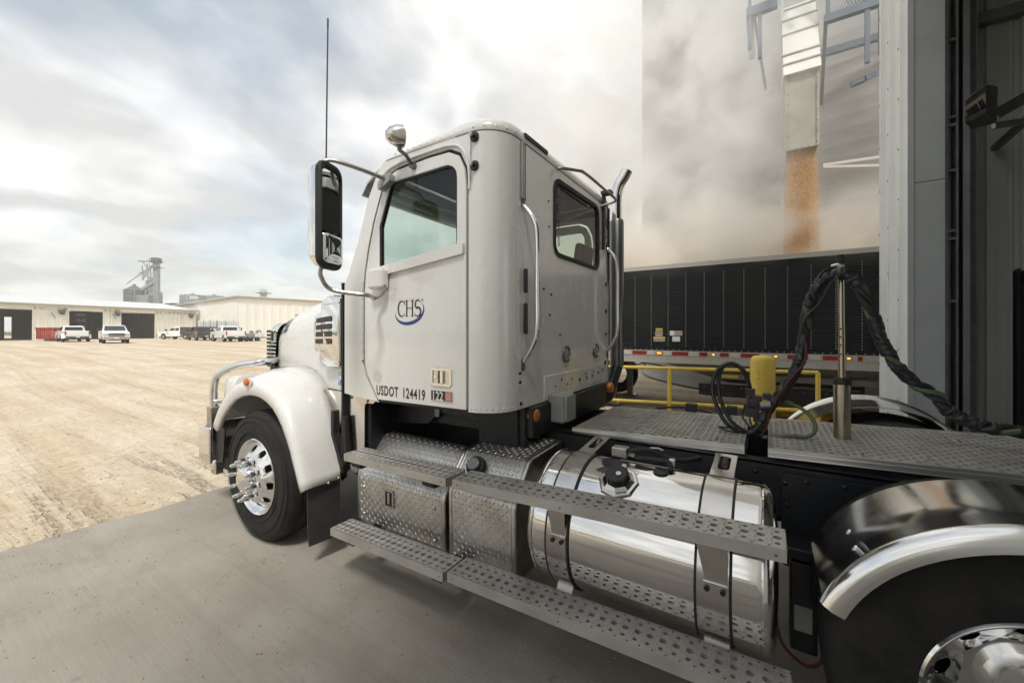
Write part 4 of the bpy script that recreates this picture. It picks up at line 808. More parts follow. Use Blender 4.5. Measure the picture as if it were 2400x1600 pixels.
# ---- mirrors on tube arms
def mirror(sg):
    Y = lambda y: YC + sg * (YC - y) if sg > 0 else y
    m = M(); c = V(-2.225, Y(1.43), 2.335); a = R(20) * (-1 if sg > 0 else 1)
    Rm = Matrix.Rotation(a, 3, 'Z')
    def tr(p): return c + Rm @ Vector(p)
    o = rpoly([(-0.10, -0.31), (0.10, -0.31), (0.10, 0.31), (-0.10, 0.31)], [0.06] * 4, 6)
    rg = []
    for sc_, d in ((0.55, -0.092), (0.80, -0.076), (0.95, -0.046), (1.0, -0.01)): rg.append([tr((d, u * sc_, v * (0.4 + .6 * sc_))) for u, v in o])
    m.loft(rg, cap=True); hd_ = m.obj('mirror', 'chrome', T, ang=60)
    q = M(); rg = [[tr((d, u * k, v * k)) for u, v in o] for k, d in ((1.0, -0.012), (1.03, 0.0), (1.02, 0.022), (0.92, 0.03), (0.88, 0.018))]; q.loft(rg); q.obj('mirror_rim', 'black_rubber', hd_, ang=60)
    gm = [(u * .89, 0.085 + v * 0.60) for u, v in o]; M().plate(gm, [], lambda u, v, w: tuple(tr((0.016 - w, u, v))), 0.004).obj('mirror_glass', 'mirror_glass', hd_)
    q = M(); rg = []
    for k, d in ((1.0, 0.018), (0.97, 0.035), (0.8, 0.048), (0.45, 0.056), (0.02, 0.058)): rg.append([tr((d, u * .86 * k, -0.195 + v * 0.29 * k)) for u, v in o])
    q.loft(rg, cap=True); q.obj('spot_mirror', 'mirror_glass', hd_, ang=80)
    q = M(); top = tr((-0.05, 0.0, 0.28)); bot = tr((-0.05, 0, -0.30)); yj = Y(1.79)
    q.tube(smooth([bot, bot + V(0, 0, -0.06), bot + V(0.03, (yj - c.y) * 0.15, -0.135), bot + V(0.18, (yj - c.y) * .55, -0.165), (-2.20, Y(1.74), 1.865), (-2.14, Y(1.765), 1.90), (-2.13, Y(1.77), 1.955)], 6), 0.0135, 10)
    q.tube(smooth([top, top + V(0, 0, 0.04), top + V(0.03, (yj - c.y) * .12, 0.075), top + V(0.09, (yj - c.y) * .4, 0.06), (-2.13, Y(1.77), 2.655)], 6), 0.0135, 10); q.obj('mirror_arm', 'steel_dull', hd_)
    q = M(); y0, y1 = sorted((Y(1.74), Y(1.81))); q.box(-2.275, -2.125, y0, y1, 1.925, 2.07); q.obj('arm_bracket', 'paint', hd_, bev=0.025, seg=3)
    q = M(); y0, y1 = sorted((Y(1.765), Y(1.812))); q.plate(rpoly([(-2.195, 2.585), (-2.08, 2.63), (-2.08, 2.685), (-2.15, 2.68), (-2.195, 2.64)], 0.012, 3), [], lambda u, v, w: (u, y0 + w, v), y1 - y0); q.obj('arm_clamp', 'grey_box', hd_, bev=0.006)
    return hd_
mirror(-1); mirror(1)
an = M(); an.tube([(-2.30, 1.46, 2.60), (-2.295, 1.46, 2.70), (-2.262, 1.45, 3.54)], [0.006, 0.0045, 0.0032], 6); an.cyl((-2.262, 1.45, 3.50), (-2.261, 1.45, 3.555), 0.0055, n=6)
for i in range(44): an.cyl((-2.294 + i * .00072, 1.46 - i * .0002, 2.72 + i * 0.0182), (-2.2938 + i * .00072, 1.46 - i * .0002, 2.726 + i * 0.0182), 0.0052, n=6)
an.obj('whip_antenna', 'black_plastic', T)
# spot lamp on the windscreen pillar
sp = M(); d = V(-0.86, -0.05, 0.5).normalized(); d = V(0.32, 0.72, 0.12).normalized(); c = V(-1.93, 1.715, 2.86)
sp.lathe([(0.004, 0.085), (0.028, 0.078), (0.050, 0.055), (0.064, 0.02), (0.068, -0.01), (0.070, -0.018), (0.064, -0.024)], c, -d, 28); sl_ = sp.obj('spot_lamp', 'stainless', T, ang=50)
M().lathe([(0.064, -0.022), (0.04, -0.03), (0.0005, -0.034)], c, -d, 28).obj('lens', 'clear_lens', sl_)
q = M(); q.tube([c + V(0, 0, -0.045), c + V(0.0, 0.005, -0.085)], 0.014, 10); q.tube(smooth([c + V(0, .005, -.085), c + V(0.03, 0.03, -0.115), (-1.905, 1.80, 2.705), (-1.90, 1.83, 2.70)], 4), 0.012, 10); q.cyl((-1.90, 1.815, 2.70), (-1.90, 1.788, 2.70), 0.022); q.obj('lamp_arm', 'silver_dark', sl_)
# antenna post with two insulators behind the door
q = M()
for z in (2.60, 2.765): q.lathe([(0.0005, 0.03), (0.012, 0.03), (0.014, 0.024), (0.014, 0.012), (0.026, 0.010), (0.030, 0.0)], (-1.418, YL - 0.0, z), (0, -1, 0), 16)
q.tube([(-1.418, YL - .034, 2.60), (-1.418, YL - .034, 2.765)], 0.0022, 5); q.obj('insulator_post', 'black_plastic', T)
q = M()
for z in (2.60, 2.765): q.cyl((-1.418, YL - .026, z), (-1.418, YL - .045, z), 0.011, n=8)
q.obj('insulator_bolts', 'rivet', T)
# ---- grab rails behind the cab
for y, s_ in ((2.085, -1), (3.60, 1)):
    q = M(); q.tube(smooth([(XR + .004, y, 2.41), (XR + .02, y, 2.395), (XR + .075, y, 2.32), (XR + .10, y, 2.22), (XR + .102, y, 1.9), (XR + .10, y, 1.66), (XR + .07, y, 1.56), (XR + .012, y, 1.475), (XR + .003, y, 1.465)], 6), 0.0155, 12)
    gr = q.obj('grab_rail', 'chrome', T); q = M()
    for z in (1.445, 2.435): q.plate(rpoly([(y - .016, z - .04), (y + .016, z - .04), (y + .016, z + .04), (y - .016, z + .04)], .014, 3), [], lambda u, v, w: (XR + .008 - w, u, v), .008)
    q.obj('rail_foot', 'silver_dark', gr)
    q = M()
    for z0, z1 in ((1.63, 1.82), (1.88, 2.03)): q.box(XR + .002, XR + .03, y + .0, y + .018, z0, z1)
    if y < 3: q.obj('rail_grip', 'black_plastic', gr, bev=0.01)
q = M(); q.box(XR + .001, XR + .018, 2.055, 2.085, 2.445, 2.79); q.obj('corner_trim', 'steel_dull', T, bev=.004); q = M(); q.box(XR + .001, XR + .014, 2.088, 2.097, 2.445, 2.79); q.obj('trim_gap', 'decal_black', T)
q = M(); q.box(XR + .001, XR + .018, 3.615, 3.635, 2.10, 2.79); q.obj('corner_trim', 'black_plastic', T)
q = M(); q.tube(smooth([(XR - .005, 2.56, 2.80), (XR + .03, 2.57, 2.80), (XR + .10, 2.66, 2.80), (XR + .135, 2.75, 2.80), (XR + .14, 3.2, 2.80), (XR + .14, 3.40, 2.80), (XR + .12, 3.46, 2.79), (XR + .0, 3.44, 2.765)], 5), 0.011, 10); q.obj('hose_rail', 'steel_dull', T)
q = M(); q.box(XR + .005, XR + .03, 3.455, 3.485, 2.38, 2.88); q.box(XR + .0, XR + .09, 3.44, 3.52, 2.87, 2.90); q.tube(smooth([(XR + .03, 3.47, 2.86), (XR + .05, 3.49, 2.7), (XR + .02, 3.53, 2.62), (XR + .02, 3.62, 2.55)], 5), .004, 5); q.tube(smooth([(XR + .02, 3.3, 2.52), (XR + .02, 3.5, 2.50), (XR + .02, 3.62, 2.55)], 5), .003, 5); q.obj('camera_post', 'black_plastic', T)
# ---- exhaust stack on the far corner
q = M(); q.tube([(-1.275, 3.93, 2.50), (-1.275, 3.93, 2.94)] + [(-1.275 + 0.13 * (1 - math.cos(R(a))), 3.93, 2.94 + 0.25 * math.sin(R(a))) for a in range(8, 70, 8)] + [(-1.16, 3.93, 3.235)], 0.056, 20, cap=False); ex = q.obj('exhaust_pipe', 'chrome', T)
q = M(); q.lathe([(0.068, 1.30), (0.068, 2.74), (0.056, 2.76)], (-1.265, 3.93, 0), (0, 0, 1), 24); q.obj('heat_shield', 'silver_dark', ex); q = M(); q.tube([(-1.265, 3.93, 1.3), (-1.30, 3.75, 1.02), (-1.5, 3.5, 0.85)], 0.06, 12); q.obj('exhaust_elbow', 'black_frame', ex)
q = M(); q.lathe([(0.058, -0.012), (0.062, 0), (0.058, 0.012)], (-1.275, 3.93, 2.70), (0, 0, 1), 20); q.obj('pipe_clamp', 'silver_dark', ex)
# ---- amber turn lamps, junction box under the rear wall
for y in (2.20, 3.66):
    q = M(); q.lathe([(0.03, -0.05), (0.052, -0.045), (0.056, -0.01), (0.052, 0.0)], (-1.27, y, 1.118), (1, 0, 0), 24); a = q.obj('turn_lamp', 'grey_box', T)
    M().lathe([(0.050, 0.0), (0.052, 0.012), (0.047, 0.040), (0.036, 0.055), (0.0005, 0.060)], (-1.27, y, 1.118), (1, 0, 0), 24).obj('lens', 'amber', a)
q = M(); q.box(-1.245, -1.13, 2.40, 2.575, 1.035, 1.225); jb = q.obj('junction_box', 'grey_box', T, bev=0.014, seg=3)
q = M(); q.plate(rpoly([(2.415, 1.045), (2.56, 1.045), (2.56, 1.215), (2.415, 1.215)], .015, 3), [], lambda u, v, w: (-1.112 - w, u, v), 0.02); q.obj('box_lid', 'grey_box', jb, bev=0.006)
M().tube(smooth([(-1.19, 2.48, 1.04), (-1.19, 2.48, .95), (-1.22, 2.5, .85), (-1.24, 2.52, .78)], 4), 0.009, 6).obj('conduit', 'black_plastic', jb)
# rivet row on the lower lip of the corner panel
rv = M()
for i in range(9):
    t = i / 8
    if t < .45: rv.dome((-1.445 + 0.0 * t, YL + .0, 1.20), (0, -1, 0), .0065, .004, 7) if i == 0 else rv.dome((-1.454 + .2 * math.sin(R(t * 80)), 2.02 - .2 * math.cos(R(t * 80)), 1.20), (math.sin(R(t * 80)), -math.cos(R(t * 80)), 0), .0065, .004, 7)
    else: rv.dome((-1.454 + .2 * math.sin(R(t * 80)), 2.02 - .2 * math.cos(R(t * 80)), 1.20), (math.sin(R(t * 80)), -math.cos(R(t * 80)), 0), .0065, .004, 7)
rv.obj('rivets', 'paint', T, kind='stuff')
# ---- hood
def hw(x): return interp([(-4.28, .60), (-4.18, .69), (-4.0, .745), (-3.6, .82), (-3.2, .875), (-2.67, .95)], x)
def ht(x): return interp([(-4.28, 1.70), (-4.2, 1.775), (-4.05, 1.85), (-3.8, 1.925), (-3.4, 2.0), (-3.0, 2.045), (-2.67, 2.085)], x)
h = M(); rg = []
for x in [-4.28, -4.25, -4.2, -4.12, -4.0, -3.8, -3.6, -3.4, -3.2, -3.0, -2.8, -2.67]:
    w, tz, zb = hw(x), ht(x), 1.19; ring = []
    for i in range(25):
        a = math.pi * i / 24; ca, sa = math.cos(a), math.sin(a); e = 2 / 3.6
        ring.append((x, YC - w * math.copysign(abs(ca) ** e, ca), 1.42 + (tz - 1.42) * abs(sa) ** e))
    ring = [(x, YC - w, zb), (x, YC - w, 1.30)] + ring + [(x, YC + w, 1.30), (x, YC + w, zb)]
    rg.append(ring)
h.loft(rg, closed=False); hood = h.obj('hood', 'paint_hood', T, ang=60)
def hood_at(x, a, o=0.004):
    e = 2 / 3.6; w, tz = hw(x), ht(x); return (x, YC - (w + o) * math.cos(a) ** e, 1.42 + (tz + o - 1.42) * math.sin(a) ** e)
text_mesh('0760', 0.13, 'decal_black', lambda u, v, w: hood_at(-4.10 + u * 1.15, R(14 + v * 230)), 0.75, shear=0.2, parent=hood, name='hood_number', bold=.02)
# grille: chrome shell with dark bars
q = M(); gy0, gy1 = 2.10, 3.54
def gr_ring(x, ins, zt, zb): return [(x, p[0], p[1]) for p in rpoly([(gy0 + ins, zb), (gy1 - ins, zb), (gy1 - ins - .05, zt), (gy0 + ins + .05, zt)], [.03, .03, .12, .12], 5)]
q.loft([gr_ring(-4.20, .0, 1.735, 1.27), gr_ring(-4.33, 0.0, 1.735, 1.27), gr_ring(-4.39, 0.03, 1.71, 1.28), gr_ring(-4.40, 0.075, 1.665, 1.30), gr_ring(-4.37, 0.085, 1.655, 1.31)]); gs = q.obj('grille_shell', 'chrome', T, ang=50)
M().box(-4.36, -4.30, gy0 + .1, gy1 - .1, 1.31, 1.66).obj('grille_mesh', 'black_plastic', gs)
for i in range(9): M().box(-4.40, -4.355, gy0 + .09, gy1 - .09, 1.325 + i * .037, 1.337 + i * .037).obj('grille_bar', 'chrome', gs)
q = M()
for i in range(10): q.box(-4.32, -4.22, gy0 - .006, gy0 + .02, 1.29 + i * .038, 1.315 + i * .038)
q.obj('side_slot', 'black_plastic', gs); M().box(-4.20, -4.145, 2.075, 2.10, 1.53, 1.665).obj('hood_latch', 'chrome', hood, bev=.01)
M().box(-4.187, -4.16, 2.070, 2.076, 1.55, 1.645).obj('latch_recess', 'black_plastic', hood)
# hood-to-cab rubber and polished side panels
M().box(-2.658, -2.640, 1.812, 1.86, 0.60, 2.005).obj('hood_seal', 'black_rubber', T)
q = M(); q.plate([(-3.02, 1.19), (-2.672, 1.185), (-2.672, .55), (-2.74, .50), (-2.80, .75), (-2.92, 1.0)], [], XZ(1.868), 0.006); q.obj('side_panel', 'stainless', T)
q = M(); q.plate(rpoly([(-2.632, 1.188), (-2.30, 1.166), (-2.345, 1.135), (-2.435, 1.135), (-2.44, .58), (-2.632, .625)], [0, 0, 0, .03, 0, 0], 3), [], XZ(1.846), 0.006); q.obj('side_panel', 'stainless', T)
rv = M()
for x, z, y in ((-2.96, 1.165, 1.868), (-2.715, 1.15, 1.868), (-2.715, .70, 1.868), (-2.58, 1.16, 1.846), (-2.40, 1.15, 1.846)): rv.dome((x, y, z), (0, -1, 0), .012, .008, 8)
rv.obj('panel_bolts', 'silver_dark', T)
q = M(); q.plate(rpoly([(-2.77, 1.05), (-2.735, 1.05), (-2.735, .88), (-2.65, .70), (-2.61, .66), (-2.64, .645), (-2.68, .69), (-2.77, .87)], .012, 3), [], XZ(1.80), .05); q.plate(rpoly([(-2.628, 1.02), (-2.605, 1.02), (-2.575, .70), (-2.61, .68)], .010, 3), [], XZ(1.80), .03); q.obj('hood_strap', 'black_rubber', T, bev=.008)
q = M(); q.plate(rpoly([(-2.77, 1.235), (-2.725, 1.235), (-2.725, 1.33), (-2.77, 1.33)], .003, 2), [], XZ(1.862), .003); q.obj('blue_sticker', 'sticker_blue', hood)
q = M()
for dx, dz, w_, h_ in ((.006, .02, .012, .055), (.024, .04, .014, .035), (.006, .082, .034, .006), (.014, .008, .02, .006)): q.box(-2.77 + dx, -2.77 + dx + w_, 1.8605, 1.8615, 1.235 + dz, 1.235 + dz + h_)
q.obj('sticker_print', 'sticker_white', hood)
# chrome air intake with four slots on the hood side
q = M(); Yb = 1.895
def io(k, y): 
    o = rpoly([(-2.70, 1.375), (-2.70, 1.905), (-2.86, 1.925), (-2.965, 1.88), (-2.97, 1.80), (-3.085, 1.775), (-3.10, 1.50), (-3.03, 1.475), (-2.965, 1.47), (-2.965, 1.40), (-2.86, 1.368)], [.03, .03, .03, .04, .02, .05, .05, .02, .02, .03, .02], 4)
    cx, cz = -2.88, 1.65
    return [(cx + (a - cx) * k, y + max(0, (-2.85 - a)) * 0.12, cz + (b - cz) * k) for a, b in o]
q.loft([io(1.0, Yb + .04), io(1.0, Yb - .045), io(.975, Yb - .062), io(.93, Yb - .068)], cap=True); ik = q.obj('air_intake', 'chrome', T, ang=40)
for i in range(4):
    z = 1.548 + i * .058; q = M(); q.plate(rpoly([(-3.055, z - .008 * (3 - i) * 0), (-2.80, z + .0), (-2.80, z + .043), (-3.055 + .01 * i, z + .036)], .012, 3), [], lambda u, v, w: (u, Yb - .0705 + max(0, -2.85 - u) * .12 + w, v + (0.012 * i * (u + 2.8))), .004); q.obj('intake_slot', 'black_plastic', ik)
for z in (1.42, 1.862): 
    q = M(); q.tube([(-2.705, Yb - .069, z), (-2.94, Yb - .062, z - .004)], .006, 8); q.obj('intake_bead', 'chrome', ik)
M().box(-2.70, -2.688, Yb - .05, Yb + .02, 1.385, 1.90).obj('intake_rubber', 'black_rubber', ik)
q = M(); q.loft([io(1.022, Yb + .04), io(1.022, Yb - .012), io(1.0, Yb - .014)]); q.obj('intake_gasket', 'black_rubber', ik)
# ---- front fenders
LIP = [(-4.03, .78), (-4.0, .82), (-3.93, .91), (-3.86, .972), (-3.775, 1.035), (-3.69, 1.084), (-3.58, 1.122), (-3.46, 1.142), (-3.37, 1.145), (-3.275, 1.136), (-3.18, 1.11), (-3.09, 1.066), (-3.02, 1.01), (-2.967, .953), (-2.90, .86), (-2.853, .78), (-2.80, .67), (-2.755, .58), (-2.725, .525)]
def fender(sg):
    yy = lambda y: y if sg < 0 else 2 * YC - y
    LP = [Vector(p) for p in smooth(LIP, 2)] if False else [Vector(p) for p in LIP]
    rg = []; k = len(LP)
    for i, p in enumerate(LP):
        d = LP[min(k - 1, i + 1)] - LP[max(0, i - 1)]; n = Vector((-d.y, d.x)).normalized(); t = i / (k - 1)
        hgt = interp([(0, .10), (.25, .125), (.5, .115), (.75, .10), (1, .075)], t); up = interp([(0, .12), (.3, .20), (.55, .19), (.8, .12), (1, .082)], t); inn = interp([(0, 2.05), (.3, 1.98), (.55, 1.93), (.75, 1.88), (1, 1.80)], t)
        def pt(off_, y): q_ = p + n * off_; return (q_.x, yy(y), q_.y)
        rg.append([pt(-.004, 1.575), pt(-.004, 1.548), pt(.006, 1.538), pt(hgt * .55, 1.532), pt(hgt * .80, 1.540), pt(hgt * .95, 1.562), pt(hgt + (up - hgt) * .2, 1.605), pt(hgt + (up - hgt) * .6, 1.70), pt(up, 1.80 if inn > 1.82 else inn - .01), pt(up * 1.0, inn)])
    f = M(); f.loft(rg, closed=False); o = f.obj('front_fender', 'paint_hood', T, ang=70)
    sd = o.modifiers.new('thick', 'SOLIDIFY'); sd.thickness = 0.006; sd.offset = -1 if sg < 0 else -1
    q = M(); q.lathe([(.030, 0), (.030, .010), (.026, .016)], (-3.44, yy(1.532), 1.248), (0, sg * -1 * -1, 0), 20)
    lampdir = (0, -1, 0) if sg < 0 else (0, 1, 0)
    q = M(); q.plate(circ(-3.425, 1.248, .047, 24, .036), [], lambda u, v, w: (u, yy(1.531 - .008 + w), v), .012); mk = q.obj('marker_lamp', 'paint_hood', o)
    M().lathe([(.032, 0), (.031, .014), (.02, .022), (.0005, .024)], (-3.44, yy(1.523), 1.248), lampdir, 24).obj('marker_lens', 'amber', o)
    rv_ = M()
    for a, b, c_ in ((-2.712, 1.60, .565), (-2.655, 1.70, .562), (-2.648, 1.775, .575)): rv_.dome((a + .012, yy(b), c_), (1, 0, -.2), .013, .010, 8)
    rv_.obj('flap_bolts', 'brass_nut', o)
    q = M(); rgf = []
    for z_, xo in ((.56, -2.70), (.42, -2.70), (.28, -2.695), (.15, -2.68)): rgf.append([(xo + .0, yy(1.58), z_), (xo + .03, yy(1.81), z_), (xo + .02, yy(1.81), z_), (xo - .01, yy(1.58), z_)])
    q.loft(rgf, cap=True); q.obj('mud_flap', 'mudflap', o)
    return o
fender(-1); fender(1)
# inner wheel well
M().box(-4.1, -2.72, 2.02, 2.06, .55, 1.30).obj('wheel_well', 'black_frame', T); M().box(-4.1, -2.72, 2.02, 2.06, .55, 1.30).obj('wheel_well', 'black_frame', T).location = (0, 1.56, 0)
# lamp pods beside the grille
for y in (1.80, 3.84):
    q = M(); rg = []
    for x, k_ in ((-4.0, 1.0), (-4.15, 1.0), (-4.22, .93), (-4.255, .78)): rg.append([(x, y + a * k_, 1.08 + b * k_) for a, b in rpoly([(-.15, -.17), (.26, -.17), (.26, .16), (-.12, .16)], .07, 4)])
    q.loft(rg, cap=True); pd = q.obj('lamp_pod', 'paint_hood', T, ang=50); M().plate(rpoly([(-.10, -.10), (.18, -.10), (.18, .10), (-.08, .10)], .05, 4), [], lambda u, v, w: (-4.262 + w, y + u, 1.08 + v), .01).obj('headlight', 'clear_lens', pd)
# ---- bumper with bull bar
q = M(); o = [(-4.60, .40), (-4.60, .735), (-4.565, .765), (-4.52, .765), (-4.52, .40)]
rg = []
for y, xo in ((1.60, .10), (1.66, .03), (1.80, 0.0), (3.84, 0.0), (3.98, .03), (4.04, .10)): rg.append([(x + xo, y, z) for x, z in o])
q.loft(rg, cap=True); bp = q.obj('bumper', 'chrome', T, ang=50)
M().box(-4.565, -4.325, 1.595, 1.63, .415, .755).obj('bumper_end', 'chrome', bp, bev=.02)
M().plate(rpoly([(-4.30, .43), (-4.16, .46), (-4.12, .77), (-4.20, .76), (-4.30, .735)], .02, 3), [], XZ(1.64), .01).obj('bumper_bracket', 'black_frame', bp)
M().box(-4.35, -4.12, 1.70, 2.4, .36, .50).obj('tow_bracket', 'black_frame', bp)
M().plate(rpoly([(-4.46, .30), (-4.35, .30), (-4.35, .42), (-4.39, .42), (-4.39, .36), (-4.46, .33)], .01, 3), [], XZ(1.66), .06).obj('tow_hook', 'steel_dull', bp)
q = M()
q.tube([(-4.395, 1.66, .76)] + smooth([(-4.40, 1.66, .95), (-4.405, 1.66, 1.10), (-4.37, 1.67, 1.21), (-4.27, 1.70, 1.28), (-4.12, 1.78, 1.335), (-3.98, 1.92, 1.36), (-4.2, 2.15, 1.36), (-4.42, 2.5, 1.36), (-4.45, 2.82, 1.36)], 6), 0.034, 14); bb = q.obj('bull_bar', 'chrome', bp)
q = M(); q.tube([(-4.39, 1.66, .985), (-4.30, 1.80, .985), (-4.30, 3.9, .985)], .025, 12); q.obj('bar_brace', 'chrome', bp); q = M(); q.bar((-4.395, 1.66, .76), (-4.40, 1.66, .94), .085, .10, (1, 0, 0)); q.obj('bar_foot', 'steel_dull', bp, bev=.01)
# ---- wheels
def front_wheel(y, sg):
    ax = (0, sg, 0); c = (-3.39, y, .505)
    w = empty('wheel'); w.parent = T
    q = M(); q.lathe([(.285, .0), (.30, -.004), (.33, .004), (.40, .010), (.455, .004), (.487, -.018), (.503, -.035), (.507, -.055), (.509, -.09), (.501, -.093), (.501, -.103), (.509, -.106), (.510, -.15), (.502, -.153), (.502, -.163), (.510, -.166), (.509, -.21), (.505, -.245), (.487, -.265), (.45, -.285), (.30, -.285), (.285, -.28)], c, ax, 72); ty = q.obj('tyre', 'tyre', w, ang=40)
    for r in (.345, .43, .47): M().lathe([(r - .004, .004), (r, .0125 if r < .45 else .006), (r + .004, .004)], c, ax, 72).obj('sidewall_rib', 'tyre', w)
    # rim: dish with ten hand holes
    n = 120; prof = [(.292, -.012), (.296, .004), (.290, .010), (.283, .006), (.276, -.012), (.262, -.035), (.255, -.040)]
    q = M(); q.lathe(prof, c, ax, 80)
    C = Vector(c); A = Vector(ax); u = A.orthogonal().normalized(); v = A.cross(u)
    def pol(r, a, hh): return C + A * hh + (u * math.cos(a) + v * math.sin(a)) * r
    hz = lambda r: interp([(.115, .060), (.135, .055), (.165, .040), (.20, .010), (.235, -.025), (.255, -.040)], r)
    outer = [(.255 * math.cos(2 * math.pi * i / 80), .255 * math.sin(2 * math.pi * i / 80)) for i in range(80)]
    for s_ in range(10):
        a0 = 2 * math.pi * (s_ + .0) / 10; a1 = a0 + 2 * math.pi / 10; am = (a0 + a1) / 2; N_ = 16
        hole = [(.212 + .026 * math.sin(t_), am + .0245 / .212 * 1.0 * math.cos(t_) * 1.15) for t_ in [2 * math.pi * i / N_ for i in range(N_)]]
        o_ = [(.255, a0 + (a1 - a0) * i / 8) for i in range(9)] + [(.165, a1 - (a1 - a0) * i / 8) for i in range(9)]
        q.plate([(a * .4, r) for r, a in o_], [[(a * .4, r) for r, a in hole]], lambda uu, vv, ww: tuple(pol(vv, uu / .4, hz(vv) - ww)), .012)
    q.lathe([(.165, .040), (.150, .049), (.135, .055), (.115, .060), (.110, .060)], c, ax, 80)
    rm = q.obj('rim', 'chrome', w, ang=40)
    q = M(); q.lathe([(.115, .055), (.112, .070), (.108, .085), (.098, .095), (.070, .108), (.040, .114), (.0005, .115)], c, ax, 40); q.obj('hub_cap', 'chrome', w, ang=40)
    M().lathe([(.26, -.06), (.0005, -.06)], c, ax, 40).obj('brake_drum', 'black_frame', w)
    nm = M(); nm.lathe([(.024, .0), (.024, .012), (.020, .016), (.018, .045), (.0135, .078), (.010, .086), (.0005, .087)], (0, 0, 0), (0, -1, 0), 14); nme = nm.mesh('lug_nut_cover', 'chrome', 40)
    for i in range(10):
        o = link('lug_nut_cover', nme, w); a = 2 * math.pi * (i + .5) / 10; o.location = pol(.143, a, .050); o.rotation_euler = (0, 0, 0 if sg < 0 else math.pi)
    return w
front_wheel(1.56, -1); front_wheel(4.08, 1)
def rear_wheel(y, sg, c0=(.695, .535)):
    ax = (0, sg, 0); c = (c0[0], y, c0[1]); w = empty('wheel'); w.parent = T
    q = M(); 
    for o_ in (0, -.335): q.lathe([(.285, o_ - .0), (.33, o_ + .008), (.43, o_ + .008), (.50, o_ - .012), (.525, o_ - .035), (.531, o_ - .07), (.52, o_ - .074), (.52, o_ - .084), (.532, o_ - .088), (.533, o_ - .13), (.521, o_ - .134), (.521, o_ - .144), (.533, o_ - .148), (.532, o_ - .21), (.50, o_ - .255), (.30, o_ - .27)], c, ax, 72)
    q.obj('tyre', 'tyre', w, ang=40)
    C = Vector(c); A = Vector(ax); u = A.orthogonal().normalized(); v = A.cross(u)
    def pol(r, a, hh): return C + A * hh + (u * math.cos(a) + v * math.sin(a)) * r
    hz = lambda r: interp([(.15, -.15), (.17, -.145), (.20, -.12), (.24, -.075), (.262, -.050)], r)
    q = M(); q.lathe([(.292, -.012), (.297, .004), (.291, .011), (.283, .006), (.276, -.015), (.262, -.050)], c, ax, 80)
    for s_ in range(10):
        a0 = 2 * math.pi * s_ / 10; a1 = a0 + 2 * math.pi / 10; am = (a0 + a1) / 2; N_ = 16
        hole = [(.220 + .028 * math.sin(t_), am + .13 * math.cos(t_)) for t_ in [2 * math.pi * i / N_ for i in range(N_)]]
        o_ = [(.262, a0 + (a1 - a0) * i / 8) for i in range(9)] + [(.17, a1 - (a1 - a0) * i / 8) for i in range(9)]
        q.plate([(a * .4, r) for r, a in o_], [[(a * .4, r) for r, a in hole]], lambda uu, vv, ww: tuple(pol(vv, uu / .4, hz(vv) - ww)), .012)
    q.lathe([(.17, -.145), (.12, -.15), (.11, -.10), (.0005, -.09)], c, ax, 60); q.obj('rim', 'chrome', w, ang=40)
    M().lathe([(.27, -.2), (.0005, -.2)], c, ax, 40).obj('brake_drum', 'black_frame', w)
rear_wheel(1.74, -1); rear_wheel(3.90, 1); rear_wheel(1.74, -1, (1.98, .535)); rear_wheel(3.90, 1, (1.98, .535))
# rear fenders: rolled outer lip
def rfender(cx, cz, r, ylip, yin, a0, a1, sg):
    prof = [(r - .050, ylip - sg * .0), (r - .018, ylip - sg * .004), (r + .004, ylip + sg * .010), (r + .013, ylip + sg * .028), (r + .010, ylip + sg * .048), (r, ylip + sg * .062), (r, (ylip + yin) / 2), (r, yin)]
    q = M(); rg = []; n = 40
    for i in range(n + 1):
        a = R(a0 + (a1 - a0) * i / n); ww = 1 - 0.09 * max(0, (a0 - 105 - (a0 - math.degrees(a))) / 50 if False else 0)
        rg.append([(cx + rr * math.cos(a), yy, cz + rr * math.sin(a)) for rr, yy in prof + [(r_ - .005, y_) for r_, y_ in prof[::-1]]])
    q.loft(rg, cap=True); o = q.obj('rear_fender', 'fender_steel', T, ang=50)
    q = M()
    for aa in (140,):
        for y_ in (ylip + sg * .14, ylip + sg * .27): q.dome((cx + r * math.cos(R(aa)), y_, cz + r * math.sin(R(aa))), (math.cos(R(aa)), 0, math.sin(R(aa))), .013, .005, 10)
    q.obj('fender_bolts', 'chrome', o)
rfender(.70, .535, .585, 1.635, 2.10, 158, 12, 1); rfender(.63, .55, .60, 4.05, 3.50, 158, 12, -1); rfender(1.98, .53, .575, 1.635, 2.06, 168, 12, 1)
# ---- frame
q = M()
for y in (2.40, 3.17):
    q.box(-4.3, 3.2, y + .0, y + .012, .70, .985); q.box(-4.3, 3.2, y, y + .08, .975, .988); q.box(-4.3, 3.2, y, y + .08, .70, .712)
for x in (-3.6, -2.4, -1.1, -.2, .75, 1.9): q.box(x, x + .08, 2.412, 3.17, .74, .94)
q.obj('frame_rail', 'black_frame', T)
q = M(); q.box(-2.42, -1.22, 2.15, 3.5, .98, 1.172); q.box(-1.62, -1.26, 2.12, 2.16, .80, 1.17); q.plate([(-2.40, 1.165), (-1.30, 1.165), (-1.30, .92), (-1.55, .92), (-1.60, 1.04), (-1.95, 1.07), (-2.05, .98), (-2.40, .95)], [], XZ(2.10), .02); q.box(-2.44, -2.40, 1.87, 2.6, .55, 1.15); q.obj('cab_underside', 'black_frame', T, bev=.01)
q = M(); q.box(-3.9, -2.5, 2.47, 3.17, .55, 1.25); q.box(-3.5, -3.28, 1.75, 3.9, .42, .56); q.obj('engine_block', 'black_frame', T)
q = M(); q.plate(rpoly([(-1.98, 1.045), (-1.94, 1.045), (-1.935, 1.10), (-1.98, 1.115)], .006, 2), [], XZ(2.085), .015); q.obj('door_striker', 'silver_dark', T)
